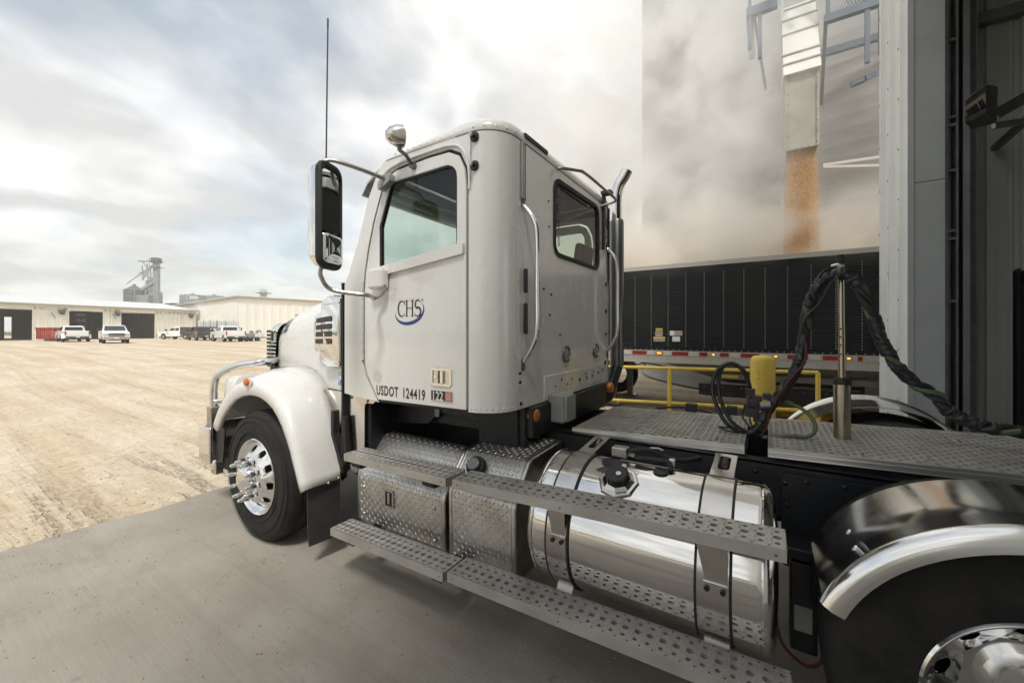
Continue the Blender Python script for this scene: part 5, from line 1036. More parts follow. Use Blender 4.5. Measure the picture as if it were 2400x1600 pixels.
# ---- battery and tool boxes with raised diamond tread
def tread_box(x0, x1, prof, name, latch):
    # prof: (y, z) polyline of the front skin from bottom to the back of the top
    bx = empty(name); bx.parent = T
    q = M(); q.loft([[(x, y, z) for y, z in prof] + [(x, prof[-1][0], prof[0][1])] for x in (x0 + .03, x1 - .03)], cap=True); q.obj('box_body', 'tread', bx, ang=25)
    for xa, xb in ((x0, x0 + .032), (x1 - .032, x1)):
        e = M(); e.loft([[(x, y - (.004 if 0 < i < len(prof) - 1 or 1 else 0), z + .002) for i, (y, z) in enumerate(prof)] + [(x, prof[-1][0], prof[0][1])] for x in (xa, xb)], cap=True); e.obj('edge_trim', 'steel_dull', bx, ang=25, bev=.012, seg=3)
    t = M(); L_ = [0]; 
    for a, b in zip(prof, prof[1:]): L_.append(L_[-1] + math.dist(a, b))
    def at(s_):
        for i in range(len(prof) - 1):
            if s_ <= L_[i + 1] or i == len(prof) - 2:
                f_ = (s_ - L_[i]) / (L_[i + 1] - L_[i]); a, b = Vector(prof[i]), Vector(prof[i + 1]); d = (b - a).normalized(); return a + (b - a) * f_, d
    pitch = .028; ny = int(L_[-1] / pitch); nx = int((x1 - x0 - .09) / pitch)
    for j in range(1, ny):
        P_, d = at(j * pitch); nrm = Vector((-d.y, d.x)) 
        for i in range(nx + 1):
            x = x0 + .05 + i * pitch; ang_ = R(45) if (i + j) % 2 else R(-45); ca, sa = math.cos(ang_), math.sin(ang_); vs = []
            for l, w_, hh in ((.0145, 0, 0), (0, .0046, 0), (-.0145, 0, 0), (0, -.0046, 0), (.007, 0, .0036), (-.007, 0, .0036)):
                a = l * ca - w_ * sa; b = l * sa + w_ * ca; Q = P_ + d * b + nrm * hh; vs.append((x + a, Q.x, Q.y))
            t.add(vs, [(0, 1, 4), (1, 5, 4), (1, 2, 5), (2, 3, 5), (3, 4, 5), (3, 0, 4)])
    t.obj('tread_pattern', 'tread', bx, ang=20, kind='stuff')
    return bx
b1 = tread_box(-2.455, -1.625, [(1.835, .29), (1.805, .33), (1.80, .62), (1.812, .66), (1.985, .865), (2.01, .884), (2.07, .89)], 'tool_box', 1)
b2 = tread_box(-1.598, -1.125, [(1.835, .29), (1.805, .33), (1.80, .69), (1.812, .725), (1.955, .90), (1.99, .918), (2.38, .935)], 'tank_box', 0)
q = M(); o = rpoly([(-2.16, .475), (-2.07, .475), (-2.07, .595), (-2.16, .595)], .018, 3); q.plate(o, [off(o, -.013)], XZ(1.79), .014); q.obj('latch_frame', 'steel_dull', b1, bev=.003); M().plate(off(o, -.012), [], XZ(1.797), .004).obj('latch_recess', 'black_plastic', b1); M().box(-2.127, -2.103, 1.787, 1.797, .50, .575).obj('latch_paddle', 'steel_dull', b1, bev=.004)
q = M()
for x, z in ((-2.38, .56), (-2.375, .375), (-1.715, .57), (-1.71, .37)): q.dome((x, 1.799, z), (0, -1, 0), .014, .010, 10)
for x in (-2.36, -1.72): q.dome((x, 1.85, .715), (0, -.76, .64), .013, .010, 10)
q.obj('box_bolts', 'rivet', b1)
q = M(); q.cyl((-1.455, 1.895, .835), (-1.455, 1.868, .858), .062, .060, 28); pc = q.obj('port_ring', 'black_rubber', b2, bev=.006); q = M(); q.cyl((-1.455, 1.870, .858), (-1.455, 1.850, .876), .043, .040, 24); q.obj('filler_cap', 'silver_dark', b2, bev=.008)
q = M(); q.plate([(-1.525, 0), (-1.405, 0), (-1.405, .052), (-1.525, .052)], [], lambda u, v, w: (u, 1.832 + v * .63 + .0 - .0035, .752 + v * .77 + .004 - w), .001); q.obj('caution_label', 'sticker_white', b2); q = M(); q.plate([(-1.522, .026), (-1.408, .026), (-1.408, .05), (-1.522, .05)], [], lambda u, v, w: (u, 1.832 + v * .63 - .0045, .752 + v * .77 + .0052 - w), .0005); q.obj('label_band', 'sticker_yellow', b2)
text_mesh('CAUTION', 0.027, 'decal_black', lambda u, v, w: (-1.465 + u, 1.832 + (v + .029) * .63 - .0052, .752 + (v + .029) * .77 + .006), 0.75, parent=b2, align='CENTER', name='label_print')
# ---- perforated steps
def step(x0, x1, z0, z1, name, y0=1.56, y1=1.722, lip=.044):
    s_ = empty(name); s_.parent = T
    zf = lambda x: z0 + (z1 - z0) * (x - x0) / (x1 - x0)
    n = round((x1 - x0 - .02) / .0475); pit = (x1 - x0) / n; yc = (y0 + y1) / 2; q = M()
    for i in range(n):
        xa = x0 + i * pit; xc = xa + pit / 2; hs = []
        for dy, r in ((0, .0138), (.046, .0088), (-.046, .0088)): hs.append(circ(xc, yc + dy, r, 12))
        for dx, dy, r in ((.5, .023, .0032), (.5, -.023, .0032), (.5, .069, .003), (.5, -.069, .003), (.5, .046, 0)): 
            pass
        q.plate([(xa, y0), (xa + pit, y0), (xa + pit, y1), (xa, y1)], hs, lambda u, v, w: (u, v, zf(u)), 0)
        for h_ in hs: q.loft([[(u, v, zf(u)) for u, v in h_], [(u, v, zf(u) - .020) for u, v in h_]])
        for dx in (-.017, .017):
            for dy in (-.058, -.030, -.018, .018, .030, .058): q.add([(xc + dx + .0045 * math.cos(a), yc + dy + .0045 * math.sin(a), zf(xc) + .0002) for a in (0, 1.57, 3.14, 4.71)] + [(xc + dx, yc + dy, zf(xc) + .0032)], [(0, 1, 4), (1, 2, 4), (2, 3, 4), (3, 0, 4)])
    q.obj('tread_plate', 'step_alu', s_, ang=30)
    hl_ = M()
    for i in range(n):
        xc = x0 + (i + .5) * pit
        for dy in (-.07, .07): hl_.add([(xc + pit / 2 + .004 * math.cos(a), yc + dy + .004 * math.sin(a), zf(xc + pit / 2) + .0006) for a in [k_ * 6.283 / 8 for k_ in range(8)]], [tuple(range(8))])
    hl_.obj('drain_holes', 'decal_black', s_, kind='stuff')
    q = M(); a_, b_ = zf(x0), zf(x1)
    q.add([(x0, y0, a_), (x1, y0, b_), (x1, y0, b_ - lip), (x0, y0, a_ - lip), (x0, y0 + .005, a_ - .001), (x1, y0 + .005, b_ - .001), (x1, y0 + .005, b_ - lip), (x0, y0 + .005, a_ - lip)], [(0, 1, 2, 3), (4, 7, 6, 5), (3, 2, 6, 7), (0, 3, 7, 4), (1, 5, 6, 2), (0, 4, 5, 1)]); q.obj('front_lip', 'step_alu', s_)
    q = M(); q.add([(x0, y1, a_), (x1, y1, b_), (x1, y1, b_ - lip), (x0, y1, a_ - lip)], [(0, 1, 2, 3)]); q.add([(x0, y0, a_), (x0, y1, a_), (x0, y1, a_ - lip), (x0, y0, a_ - lip)], [(0, 1, 2, 3)]); q.add([(x1, y0, b_), (x1, y1, b_), (x1, y1, b_ - lip), (x1, y0, b_ - lip)], [(0, 1, 2, 3)]); q.obj('end_lip', 'step_alu', s_)
    for ya, yb in ((y0 + .006, y0 + .062), (y1 - .062, y1 - .001)): M().add([(x0, ya, a_ - lip + .002), (x1, ya, b_ - lip + .002), (x1, yb, b_ - lip + .002), (x0, yb, a_ - lip + .002), (x0, ya, a_ - lip - .001), (x1, ya, b_ - lip - .001), (x1, yb, b_ - lip - .001), (x0, yb, a_ - lip - .001)], [(0, 1, 2, 3), (7, 6, 5, 4), (0, 4, 5, 1), (2, 6, 7, 3), (1, 5, 6, 2), (3, 7, 4, 0)]).obj('shade_flange', 'step_alu', s_)  # strips added underneath to block light, so the tread holes go dark
    q = M()
    for x in (x0 + .03, x1 - .03, (x0 + x1) / 2 - .1): q.dome((x, y0, zf(x) - lip * .55), (0, -1, 0), .005, .002, 8)
    q.obj('screws', 'silver_dark', s_)
step(-2.262, -1.405, .872, .884, 'upper_step'); step(-1.36, .055, .888, .944, 'upper_step')
step(-2.405, -1.425, .362, .386, 'lower_step', lip=.048); step(-1.395, .072, .402, .446, 'lower_step', lip=.05)
q = M(); q.box(-2.22, -2.12, 1.58, 1.80, .79, .83); q.box(-1.60, -1.50, 1.58, 1.80, .80, .84); q.box(-2.30, -2.22, 1.60, 2.3, .27, .312); q.box(-1.55, -1.47, 1.60, 2.3, .29, .335); q.obj('step_bracket', 'black_frame', T, bev=.01)
# ---- fuel tank
TK = V(0, 2.0, .662); TR = .325
q = M(); q.lathe([(.0005, -1.01), (.20, -1.008), (.285, -1.0), (.310, -.988), (.322, -.968), (TR, -.94), (TR, -.03), (.322, -.002), (.310, .018), (.285, .030), (.20, .038), (.0005, .04)], TK, (1, 0, 0), 96); tank = q.obj('fuel_tank', 'tank_alu', T, ang=50)
q = M()
for x in (-.965, -.010): q.lathe([(TR + .0005, x - .006), (TR + .003, x), (TR + .0005, x + .006)], TK, (1, 0, 0), 96)
q.obj('weld_bead', 'tank_alu', tank)
def on_tank(x, deg, dr=0): a = R(deg); return V(x, TK.y + (TR + dr) * math.cos(a), TK.z + (TR + dr) * math.sin(a))
for xa, xb in ((-.875, -.775), (-.228, -.118)):
    q = M(); n = 40; a0, a1 = 82, 290
    for xs_, dr0, dr1, m_ in ((None, 0, 0, 0),):
        rg = []
        for i in range(n + 1):
            a = a0 + (a1 - a0) * i / n; rg.append([on_tank(xa, a, .0045), on_tank(xa, a, .0085), on_tank(xb, a, .0085), on_tank(xb, a, .0045)])
        q.loft(rg, cap=True)
    s_ = q.obj('tank_strap', 'strap', tank, ang=40)
    q = M()
    for x in (xa, xb):
        rg = []
        for i in range(n + 1):
            a = a0 + (a1 - a0) * i / n; rg.append([on_tank(x - .010, a, .001), on_tank(x - .010, a, .0075), on_tank(x + .010, a, .0075), on_tank(x + .010, a, .001)])
        q.loft(rg, cap=True)
    q.obj('strap_rubber', 'black_rubber', tank, ang=40)
    # folded strap end with a bolt window reaching to the frame
    q = M(); o = [(xa + .006, 0), (xb - .006, 0), (xb - .006, .17), (xa + .006, .17)]; hh = rpoly([(xa + .03, .05), (xb - .03, .05), (xb - .03, .15), (xa + .03, .15)], .012, 3)
    q.plate(o, [hh], lambda u, v, w: (u, 2.02 + v * 1.9 * .9, .992 + v * .16 + .001 - w), .006); q.obj('strap_end', 'strap', tank)
    M().cyl(((xa + xb) / 2, 2.20, .99), ((xa + xb) / 2, 2.24, 1.012), .014, n=8).obj('strap_bolt', 'silver_dark', tank)
    # step hangers
    q = M(); x0, x1 = xa + .012, xb - .004
    q.plate([(x0 - .012, .845), (x1 + .0, .845), (x1 - .0, .70), (x0 + .02, .70)], [], lambda u, v, w: (u, 1.662 + (0.845 - v) * .06 + w, v), .005); q.box(x0 + .012, x1, 1.663, 1.672, .665, .705); q.obj('step_hanger', 'strap', tank)
    q = M()
    for x in (x0 + .025, x1 - .015): q.cyl((x, 1.655, .683), (x, 1.663, .683), .010, n=8)
    q.obj('hanger_bolts', 'black_frame', tank)
    q = M(); q.add([(x0 + .005, 1.765, .43), (x1, 1.765, .43), (x1, 1.74, .395), (x0 + .005, 1.74, .395), (x0 + .005, 1.75, .35), (x1, 1.75, .35)], [(0, 1, 2, 3), (3, 2, 5, 4)]); q.obj('lower_hanger', 'step_alu', tank)
q = M(); q.box(-.95, .03, 2.30, 2.395, .36, .44); q.box(-.87, -.78, 2.0, 2.395, .30, .335); q.box(-.26, -.15, 2.0, 2.395, .30, .335); q.obj('tank_cradle', 'black_frame', tank)
# filler neck and cap
nrm = V(0, math.cos(R(119)), math.sin(R(119))); cp = on_tank(-.585, 119, 0)
q = M(); q.lathe([(.098, -.012), (.094, .004), (.088, .008), (.075, .009), (.060, .022)], cp, nrm, 8); q.obj('filler_flange', 'strap', tank, ang=20)
q = M(); q.lathe([(.050, .012), (.052, .022), (.050, .052), (.045, .058), (.0005, .060)], cp, nrm, 28); fc = q.obj('fuel_cap', 'black_plastic', tank, ang=35)
q = M()
for i in range(8):
    a = i * math.pi / 4; u_ = nrm.orthogonal().normalized(); w_ = nrm.cross(u_); d_ = u_ * math.cos(a) + w_ * math.sin(a); q.bar(cp + d_ * .051 + nrm * .022, cp + d_ * .049 + nrm * .054, .014, .009, d_)
q.obj('cap_grips', 'black_plastic', tank); M().lathe([(.012, .061), (.0005, .0615)], cp + V(.012, -.01, 0), nrm, 14).obj('cap_sticker', 'sticker_white', tank)
# sender plates, valve and fuel lines on top of the tank
q = M(); 
for x, dg, r in ((-.66, 95, .05), (-.42, 97, .035)):
    q.lathe([(r, -.004), (r, .006), (.0005, .007)], on_tank(x, dg), V(0, math.cos(R(dg)), math.sin(R(dg))), 20)
q.obj('sender_plate', 'black_frame', tank)
q = M(); q.box(-.68, -.60, 2.02, 2.08, 1.0, 1.05); q.cyl((-.61, 2.05, 1.02), (-.56, 2.03, 1.02), .012, n=8); q.obj('fuel_valve', 'steel_dull', tank, bev=.006)
q = M(); q.tube(smooth([(-.60, 2.05, 1.03), (-.52, 2.06, 1.05), (-.45, 2.10, 1.02), (-.36, 2.14, 1.0), (-.3, 2.3, .98)], 5), .014, 8); q.tube(smooth([(-.56, 2.04, 1.01), (-.48, 2.04, 1.015), (-.40, 2.02, 1.02), (-.38, 1.98, .99)], 5), .012, 8); q.obj('fuel_line', 'black_rubber', tank)
q = M(); q.cyl((-.385, 2.04, 1.0), (-.385, 2.035, 1.03), .014, n=10); q.tube([(-.50, 2.09, 1.055), (-.46, 2.09, 1.06), (-.44, 2.10, 1.05)], .004, 6); q.obj('vent_valve', 'sticker_white', tank)
# ---- perforated deck behind the cab
def deck(x0, x1, slopes, name):
    zf = lambda x: 1.008 + .032 * (x + 1.08)
    y0, y1 = 2.45, 3.28; dk = empty(name); dk.parent = T
    pit = .031; n = round((x1 - x0) / pit); pit = (x1 - x0) / n; ny = 13; py = (y1 - y0 - .03) / ny; sec = 12 if x0 < -.2 else 13
    i = 0
    while i < n:
        m_ = min(sec, n - i); q = M(); xa0 = x0 + i * pit + .0015; xb0 = x0 + (i + m_) * pit - .0015
        for k_ in range(m_):
            xa = x0 + (i + k_) * pit; xb = xa + pit; ridge = .0022
            if k_ == 0: xa += .0015
            if k_ == m_ - 1: xb -= .0015
            r0, r1 = xa + .0035, xb - .0035
            for yy0, yy1, xx0, xx1, dz in ((y0, y1, xa, r0, ridge), (y0, y1, r1, xb, ridge)):
                q.add([(xx0, yy0, zf(xx0) + dz), (xx1, yy0, zf(xx1) + dz), (xx1, yy1, zf(xx1) + dz), (xx0, yy1, zf(xx0) + dz)], [(0, 1, 2, 3)])
            q.add([(r0, y0, zf(r0) + ridge), (r0, y1, zf(r0) + ridge), (r0, y1, zf(r0)), (r0, y0, zf(r0))], [(0, 1, 2, 3)]); q.add([(r1, y0, zf(r1) + ridge), (r1, y1, zf(r1) + ridge), (r1, y1, zf(r1)), (r1, y0, zf(r1))], [(0, 1, 2, 3)])
            hx0, hx1 = (r0 + r1) / 2 - .0092, (r0 + r1) / 2 + .0092; sft = py / 2 if (i + k_) % 2 else 0
            ys_ = [y0]; 
            for j in range(ny - (1 if sft else 0)):
                c_ = y0 + .015 + py * (j + .5) + sft; ys_ += [c_ - .0155, c_ + .0155]
            ys_.append(y1)
            for j in range(len(ys_) - 1):
                a_, b_ = ys_[j], ys_[j + 1]; cols = ((r0, hx0), (hx1, r1)) if j % 2 else ((r0, r1),)
                for u0, u1 in cols: q.add([(u0, a_, zf(u0)), (u1, a_, zf(u1)), (u1, b_, zf(u1)), (u0, b_, zf(u0))], [(0, 1, 2, 3)])
                if j % 2:
                    e = [(hx0, a_), (hx1, a_), (hx1, b_), (hx0, b_)]; q.loft([[(u, v, zf(u)) for u, v in e], [(u, v, zf(u) - .026) for u, v in e]])
        q.obj('deck_plank', 'deck_alu', dk, ang=20); i += m_
    q = M()
    for yy in (y0 - .012, y1):
        for j in range(4): q.add([(x0, yy + (.001 if j % 2 else 0), zf(x0) + .004 - j * .0115), (x1, yy + (.001 if j % 2 else 0), zf(x1) + .004 - j * .0115), (x1, yy + .012, zf(x1) + .004 - j * .0115), (x0, yy + .012, zf(x0) + .004 - j * .0115), (x0, yy, zf(x0) - .0055 - j * .0115), (x1, yy, zf(x1) - .0055 - j * .0115), (x1, yy + .012, zf(x1) - .0055 - j * .0115), (x0, yy + .012, zf(x0) - .0055 - j * .0115)], [(0, 1, 2, 3), (4, 7, 6, 5), (0, 4, 5, 1), (3, 2, 6, 7), (0, 3, 7, 4), (1, 5, 6, 2)])
    q.obj('edge_extrusion', 'deck_edge', dk)
    M().box(x0, x1, y0, y1, .935, .945).obj('deck_dark_backing', 'decal_black', dk)  # black sheet added beneath the planks so their holes look dark
deck(-1.085, -.10, 0, 'deck_plate'); deck(.005, 2.6, 0, 'deck_plate')
q = M()
for x, y in ((.11, 2.52), (.38, 2.53), (.62, 2.56), (.62, 2.85), (.35, 2.85), (.85, 3.05), (-.25, 2.55), (-.75, 3.0)): q.dome((x, y, 1.008 + .032 * (x + 1.08) + .002), (0, 0, 1), .014, .004, 10)
q.obj('deck_bolts', 'brass_nut', T)
# ---- frame side clutter between tank and rear wheel
q = M(); q.plate(rpoly([(.06, .95), (.52, .955), (.53, .60), (.42, .52), (.30, .62), (.20, .62), (.14, .50), (.06, .50)], .02, 3), [], XZ(2.37), .012); q.box(.04, .20, 2.2, 2.37, .62, .67); q.box(.09, .19, 2.22, 2.36, .20, .60); q.cyl((.20, 2.29, .52), (.42, 2.29, .50), .09, n=20); q.bar((.20, 2.3, .48), (.32, 2.35, .14), .03, .05); q.obj('suspension_bracket', 'black_frame', T, bev=.008)
M().box(.105, .170, 2.212, 2.220, .30, .41).obj('data_plate', 'grey_box', T)
M().tube(smooth([(.03, 2.2, .33), (.06, 2.17, .24), (.14, 2.16, .19), (.2, 2.18, .22), (.21, 2.22, .31)], 5), .008, 6).obj('brake_hose', 'hose_red', T)
q = M()
for x, z in ((.075, .905), (.30, .93), (.50, .92), (.085, .80), (.16, .925), (.51, .76), (-.30, .86), (-.05, .93), (.68, .93), (.66, .80)): q.dome((x, 2.37 if .05 < x < .53 else 2.40, z), (0, -1, 0), .014, .008, 8)
q.obj('frame_bolts', 'black_frame', T)
# ---- hose post (pogo) and air lines
PX, PY = .353, 2.865
q = M(); q.cyl((PX, PY, 1.055), (PX, PY, 1.36), .039, n=28); pg = q.obj('hose_post', 'zinc', T, ang=40)
q = M(); q.lathe([(.042, 1.352), (.042, 1.376), (.034, 1.388), (.017, 1.39)], (PX, PY, 0), (0, 0, 1), 28); q.obj('post_collar', 'black_rubber', pg)
M().cyl((PX, PY, 1.38), (PX - .006, PY, 2.03), .0165, n=16).obj('post_tube', 'zinc', pg); q = M(); q.cyl((PX - .006, PY, 2.02), (PX - .006, PY, 2.075), .0215, .020, n=16); q.obj('post_cap', 'black_rubber', pg, bev=.006)
q = M()
for z in (1.52, 1.57, 1.615, 1.66): q.cyl((PX - .008, PY - .019, z), (PX - .008, PY - .012, z), .005, n=8)
q.obj('adjust_holes', 'decal_black', pg)
q = M(); q.tube(smooth([(PX - .05, PY - .03, 2.01), (PX - .02, PY - .04, 2.015), (PX + .005, PY - .04, 1.99), (PX + .03, PY - .03, 1.95), (PX + .03, PY - .03, 1.91)], 4), .007, 6); q.tube(smooth([(PX - .05, PY - .03, 1.985), (PX - .02, PY - .035, 1.99), (PX + .01, PY + .03, 1.98), (PX + .02, PY + .02, 1.93)], 4), .007, 6); q.obj('hose_clip', 'chrome', pg)
LH = [(-.06, 1.045), (-.03, 1.095), (.011, 1.197), (.071, 1.287), (.128, 1.40), (.158, 1.494), (.174, 1.592), (.189, 1.73), (.207, 1.818), (.232, 1.884), (.268, 1.934), (.319, 1.957), (.347, 1.959)]
RH = [(.347, 1.959), (.386, 1.933), (.43, 1.853), (.473, 1.724), (.499, 1.619), (.524, 1.55), (.576, 1.451), (.635, 1.382), (.71, 1.326), (.739, 1.27), (.81, 1.218), (.883, 1.194), (.992, 1.185), (1.3, 1.17), (1.9, 1.20), (2.6, 1.3)]
path = smooth([(x, 2.80 + (.02 if 0 else 0), z) for x, z in LH + RH[1:]], 10)
q1, q2, q3 = M(), M(), M()
def strand(ph, rad, rr, tgt, a=0, b=1.0, tw=13.0):
    pts = []; n = len(path)
    for i in range(int(a * n), int(b * n)):
        p = path[i]; d = (path[min(n - 1, i + 1)] - path[max(0, i - 1)]).normalized(); u = d.cross(V(0, 1, 0)).normalized(); w = V(0, 1, 0); t = ph + i / n * 2 * math.pi * tw
        pts.append(p + (u * math.cos(t) + w * math.sin(t)) * rad)
    tgt.tube(pts, rr, 8)
strand(0, .016, .0145, q1); strand(2.1, .016, .014, q2); strand(4.2, .016, .0145, q1); strand(5.3, .019, .009, q1, tw=9)
rg = []
ub = M(); n = len(path); rr_ = random.Random(2)
i = 3
while i < n - 4:       # spiral wrap seen as short overlapping cuffs
    L_ = rr_.choice((3, 4, 5, 6)); seg = path[i:min(n, i + L_ + 1)]
    if len(seg) > 2 and rr_.random() < .66: ub.tube([p + V(rr_.uniform(-.002, .002), 0, 0) for p in seg], [.0305 + rr_.uniform(-.003, .002) + .002 * math.sin(j) for j in range(len(seg))], 12)
    i += L_ + (rr_.random() < .35)
b0 = q1.obj('air_hose', 'hose_black', pg); q2.obj('green_hose', 'hose_green', pg); ub.obj('spiral_wrap', 'hose_black', pg, ang=40)
q = M(); q.tube(smooth([(-.03, 2.76, 1.03), (.0, 2.755, 1.1), (.02, 2.755, 1.2), (.09, 2.755, 1.34), (.135, 2.755, 1.41), (.175, 2.755, 1.47), (.185, 2.76, 1.55), (.18, 2.78, 1.60)], 5), .007, 7); q.obj('red_hose', 'hose_red', pg)
q = M(); q.tube(smooth([(.16, 2.755, 1.63), (.18, 2.75, 1.72), (.24, 2.75, 1.80), (.30, 2.78, 1.92), (.34, 2.8, 1.96)], 5), .006, 6); q.tube(smooth([(.22, 2.78, 1.86), (.25, 2.80, 1.96), (.30, 2.83, 2.0), (.335, 2.85, 1.98)], 5), .008, 6); q.tube(smooth([(.37, 2.8, 1.98), (.43, 2.82, 1.93), (.47, 2.82, 1.82), (.49, 2.82, 1.68)], 5), .009, 6); q.obj('loose_cable', 'hose_black', pg)
for dy, dx in ((0, 0), (.035, .03)):
    q = M(); q.tube(smooth([(-.03, 2.78 + dy, 1.10), (-.08, 2.76 + dy, 1.045), (-.15 + dx, 2.75 + dy, 1.05), (-.217 + dx, 2.75 + dy, 1.10), (-.27 + dx, 2.77 + dy, 1.207), (-.288 + dx, 2.79 + dy, 1.313), (-.255 + dx * .5, 2.80 + dy, 1.41), (-.19, 2.81 + dy, 1.448), (-.125, 2.82 + dy, 1.41), (-.095, 2.83 + dy, 1.33), (-.085, 2.84 + dy, 1.27)], 6), .012, 8); q.obj('coiled_hose', 'hose_black', pg)
q = M(); q.tube(smooth([(-.10, 2.74, 1.055), (-.16, 2.70, 1.052), (-.22, 2.72, 1.056), (-.25, 2.76, 1.058), (-.2, 2.78, 1.055)], 5), .006, 6); q.obj('loose_cable', 'hose_black', pg)
q = M(); q.tube(smooth([(-.02, 2.74, 1.03), (.108, 2.74, 1.058), (.18, 2.74, 1.062), (.222, 2.75, 1.095), (.218, 2.77, 1.155), (.17, 2.80, 1.205), (.11, 2.82, 1.228), (.03, 2.84, 1.24)], 6), .0105, 8); q.obj('green_air_line', 'hose_green', pg)
q = M(); pts = smooth([(.13, 2.815, 1.222), (.09, 2.825, 1.232), (.03, 2.84, 1.24)], 14)
for a, b in zip(pts[::2], pts[1::2]): q.cyl(a, b, .016, n=8)
q.obj('hose_spring', 'hose_green', pg)
q = M(); rr_ = random.Random(9)
for dx, dz, s_ in ((-.07, .18, .03), (-.075, .12, .034), (-.05, .20, .026), (-.085, .24, .026), (-.02, .16, .03), (-.04, .09, .03), (0, .22, .022), (-.1, .15, .02)): q.box(dx - s_, dx + s_, 2.82 - s_, 2.82 + s_, 1.04 + dz - s_ * .8, 1.04 + dz + s_ * .8)
for dx in (-.09, -.06, -.03, 0, .02): q.tube(smooth([(dx, 2.83, 1.02 + .2), (dx * 1.3 - .01, 2.79, 1.14), (-.05 + dx * .2, 2.78, 1.05), (-.04, 2.80, .98)], 4), .006, 6)
q.obj('air_coupling', 'black_plastic', pg, bev=.006)
q = M(); q.cyl((-.088, 2.835, 1.20), (-.088, 2.835, 1.28), .017, n=10); q.cyl((-.03, 2.75, 1.21), (.02, 2.75, 1.22), .026, n=12); q.obj('coupling_nut', 'silver_dark', pg)
q = M(); q.box(-.53, -.45, 3.31, 3.37, 1.03, 1.09); q.box(-.25, -.18, 3.31, 3.36, 1.03, 1.10); q.tube(smooth([(-.75, 3.33, 1.03), (-.6, 3.35, 1.05), (-.5, 3.34, 1.05), (-.35, 3.36, 1.03)], 4), .01, 6); q.obj('valve_block', 'black_plastic', T, bev=.006)
# ================================================================== far side of the yard
WS = empty('workshop', (-85.0, 11.0, .37), math.atan2(.981, -.193), 'long cream metal workshop with three tall open door bays across the yard', 'building')
q = M(); doors = [(-4.7, -.28), (3.32, 7.07), (9.26, 13.74)]; e = [-24] + [v for d_ in doors for v in d_] + [20.1]
for i in range(0, len(e), 2): ribbed(q, e[i], e[i + 1], 0, 0, 4.60, .62, .045)
for a, b in doors: pass
ribbed(q, -24, 20.1, 0, 4.2, 4.95, .62, .045); q.box(19.95, 20.1, .05, 22, 0, 4.9); q.box(-24, -23.9, .05, 22, 0, 4.9)
for i in range(0, len(e), 2): q.box(e[i] + .02, e[i + 1] - .02, .07, .12, 0, 4.9)
q.obj('front_wall', 'cream_wall', WS)
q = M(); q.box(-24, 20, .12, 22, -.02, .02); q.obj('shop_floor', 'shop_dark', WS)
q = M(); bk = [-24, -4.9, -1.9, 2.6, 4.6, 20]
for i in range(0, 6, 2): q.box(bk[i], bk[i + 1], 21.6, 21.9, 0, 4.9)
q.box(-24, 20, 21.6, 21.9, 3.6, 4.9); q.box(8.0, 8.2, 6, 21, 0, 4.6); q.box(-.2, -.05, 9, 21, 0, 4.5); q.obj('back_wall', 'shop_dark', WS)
q = M(); q.add([(-24.3, -.45, 5.02), (20.4, -.45, 5.02), (20.4, 11, 6.6), (-24.3, 11, 6.6), (-24.3, 22.4, 5.0), (20.4, 22.4, 5.0), (-24.3, -.45, 4.90), (20.4, -.45, 4.90), (20.4, 11, 6.48), (-24.3, 11, 6.48), (-24.3, 22.4, 4.88), (20.4, 22.4, 4.88)], [(0, 1, 2, 3), (3, 2, 5, 4), (7, 6, 9, 8), (8, 9, 10, 11), (0, 6, 7, 1)]); rf_ = q.obj('roof', 'roof_metal', WS)
q = M(); q.box(-24.3, 20.4, -.52, -.44, 4.86, 5.06); q.obj('gutter', 'trim_tan', rf_)
for a, b in doors:
    q = M(); q.box(a - .12, a, -.06, .1, 0, 4.68); q.box(b, b + .12, -.06, .1, 0, 4.68); q.box(a - .12, b + .12, -.06, .1, 4.60, 4.72); q.obj('door_frame', 'white_wall', WS)
for u in (8.05, 17.83): q = M(); q.box(u - .06, u + .06, -.14, -.05, 0, 4.88); q.obj('downspout', 'cream_wall', WS)
for u in (2.55, 8.75, 19.2):
    q = M(); q.box(u - .30, u + .30, -.40, -.05, 3.85, 4.3); q.add([(u - .25, -.45, 3.6), (u + .3, -.45, 3.6), (u + .25, -.1, 3.86), (u - .25, -.1, 3.86)], [(0, 1, 2, 3)]); q.obj('wall_lamp', 'far_dark', WS)
for u in (1.65, 8.35): q = M(); q.bar((u - .15, -.12, 3.9), (u + .25, -.12, 3.1), .10, .06); q.obj('pipe_stub', 'far_grey', WS)
q = M()
for z in (.9, 1.8, 2.7, 3.6): q.box(5.9, 7.0, 4.5, 5.2, z, z + .06)
for i in range(24): x = 5.9 + (i % 6) * .18; z = .96 + (i // 6) * .9; q.box(x, x + .13, 4.6, 4.9, z, z + .25 + .2 * random.random())
q.obj('parts_shelf', 'far_grey', WS)
q = M()
for u in (10.9, 11.9): q.box(u, u + .35, 8, 8.4, .6, 1.15)
q.obj('red_bin', 'dumpster_red', WS)
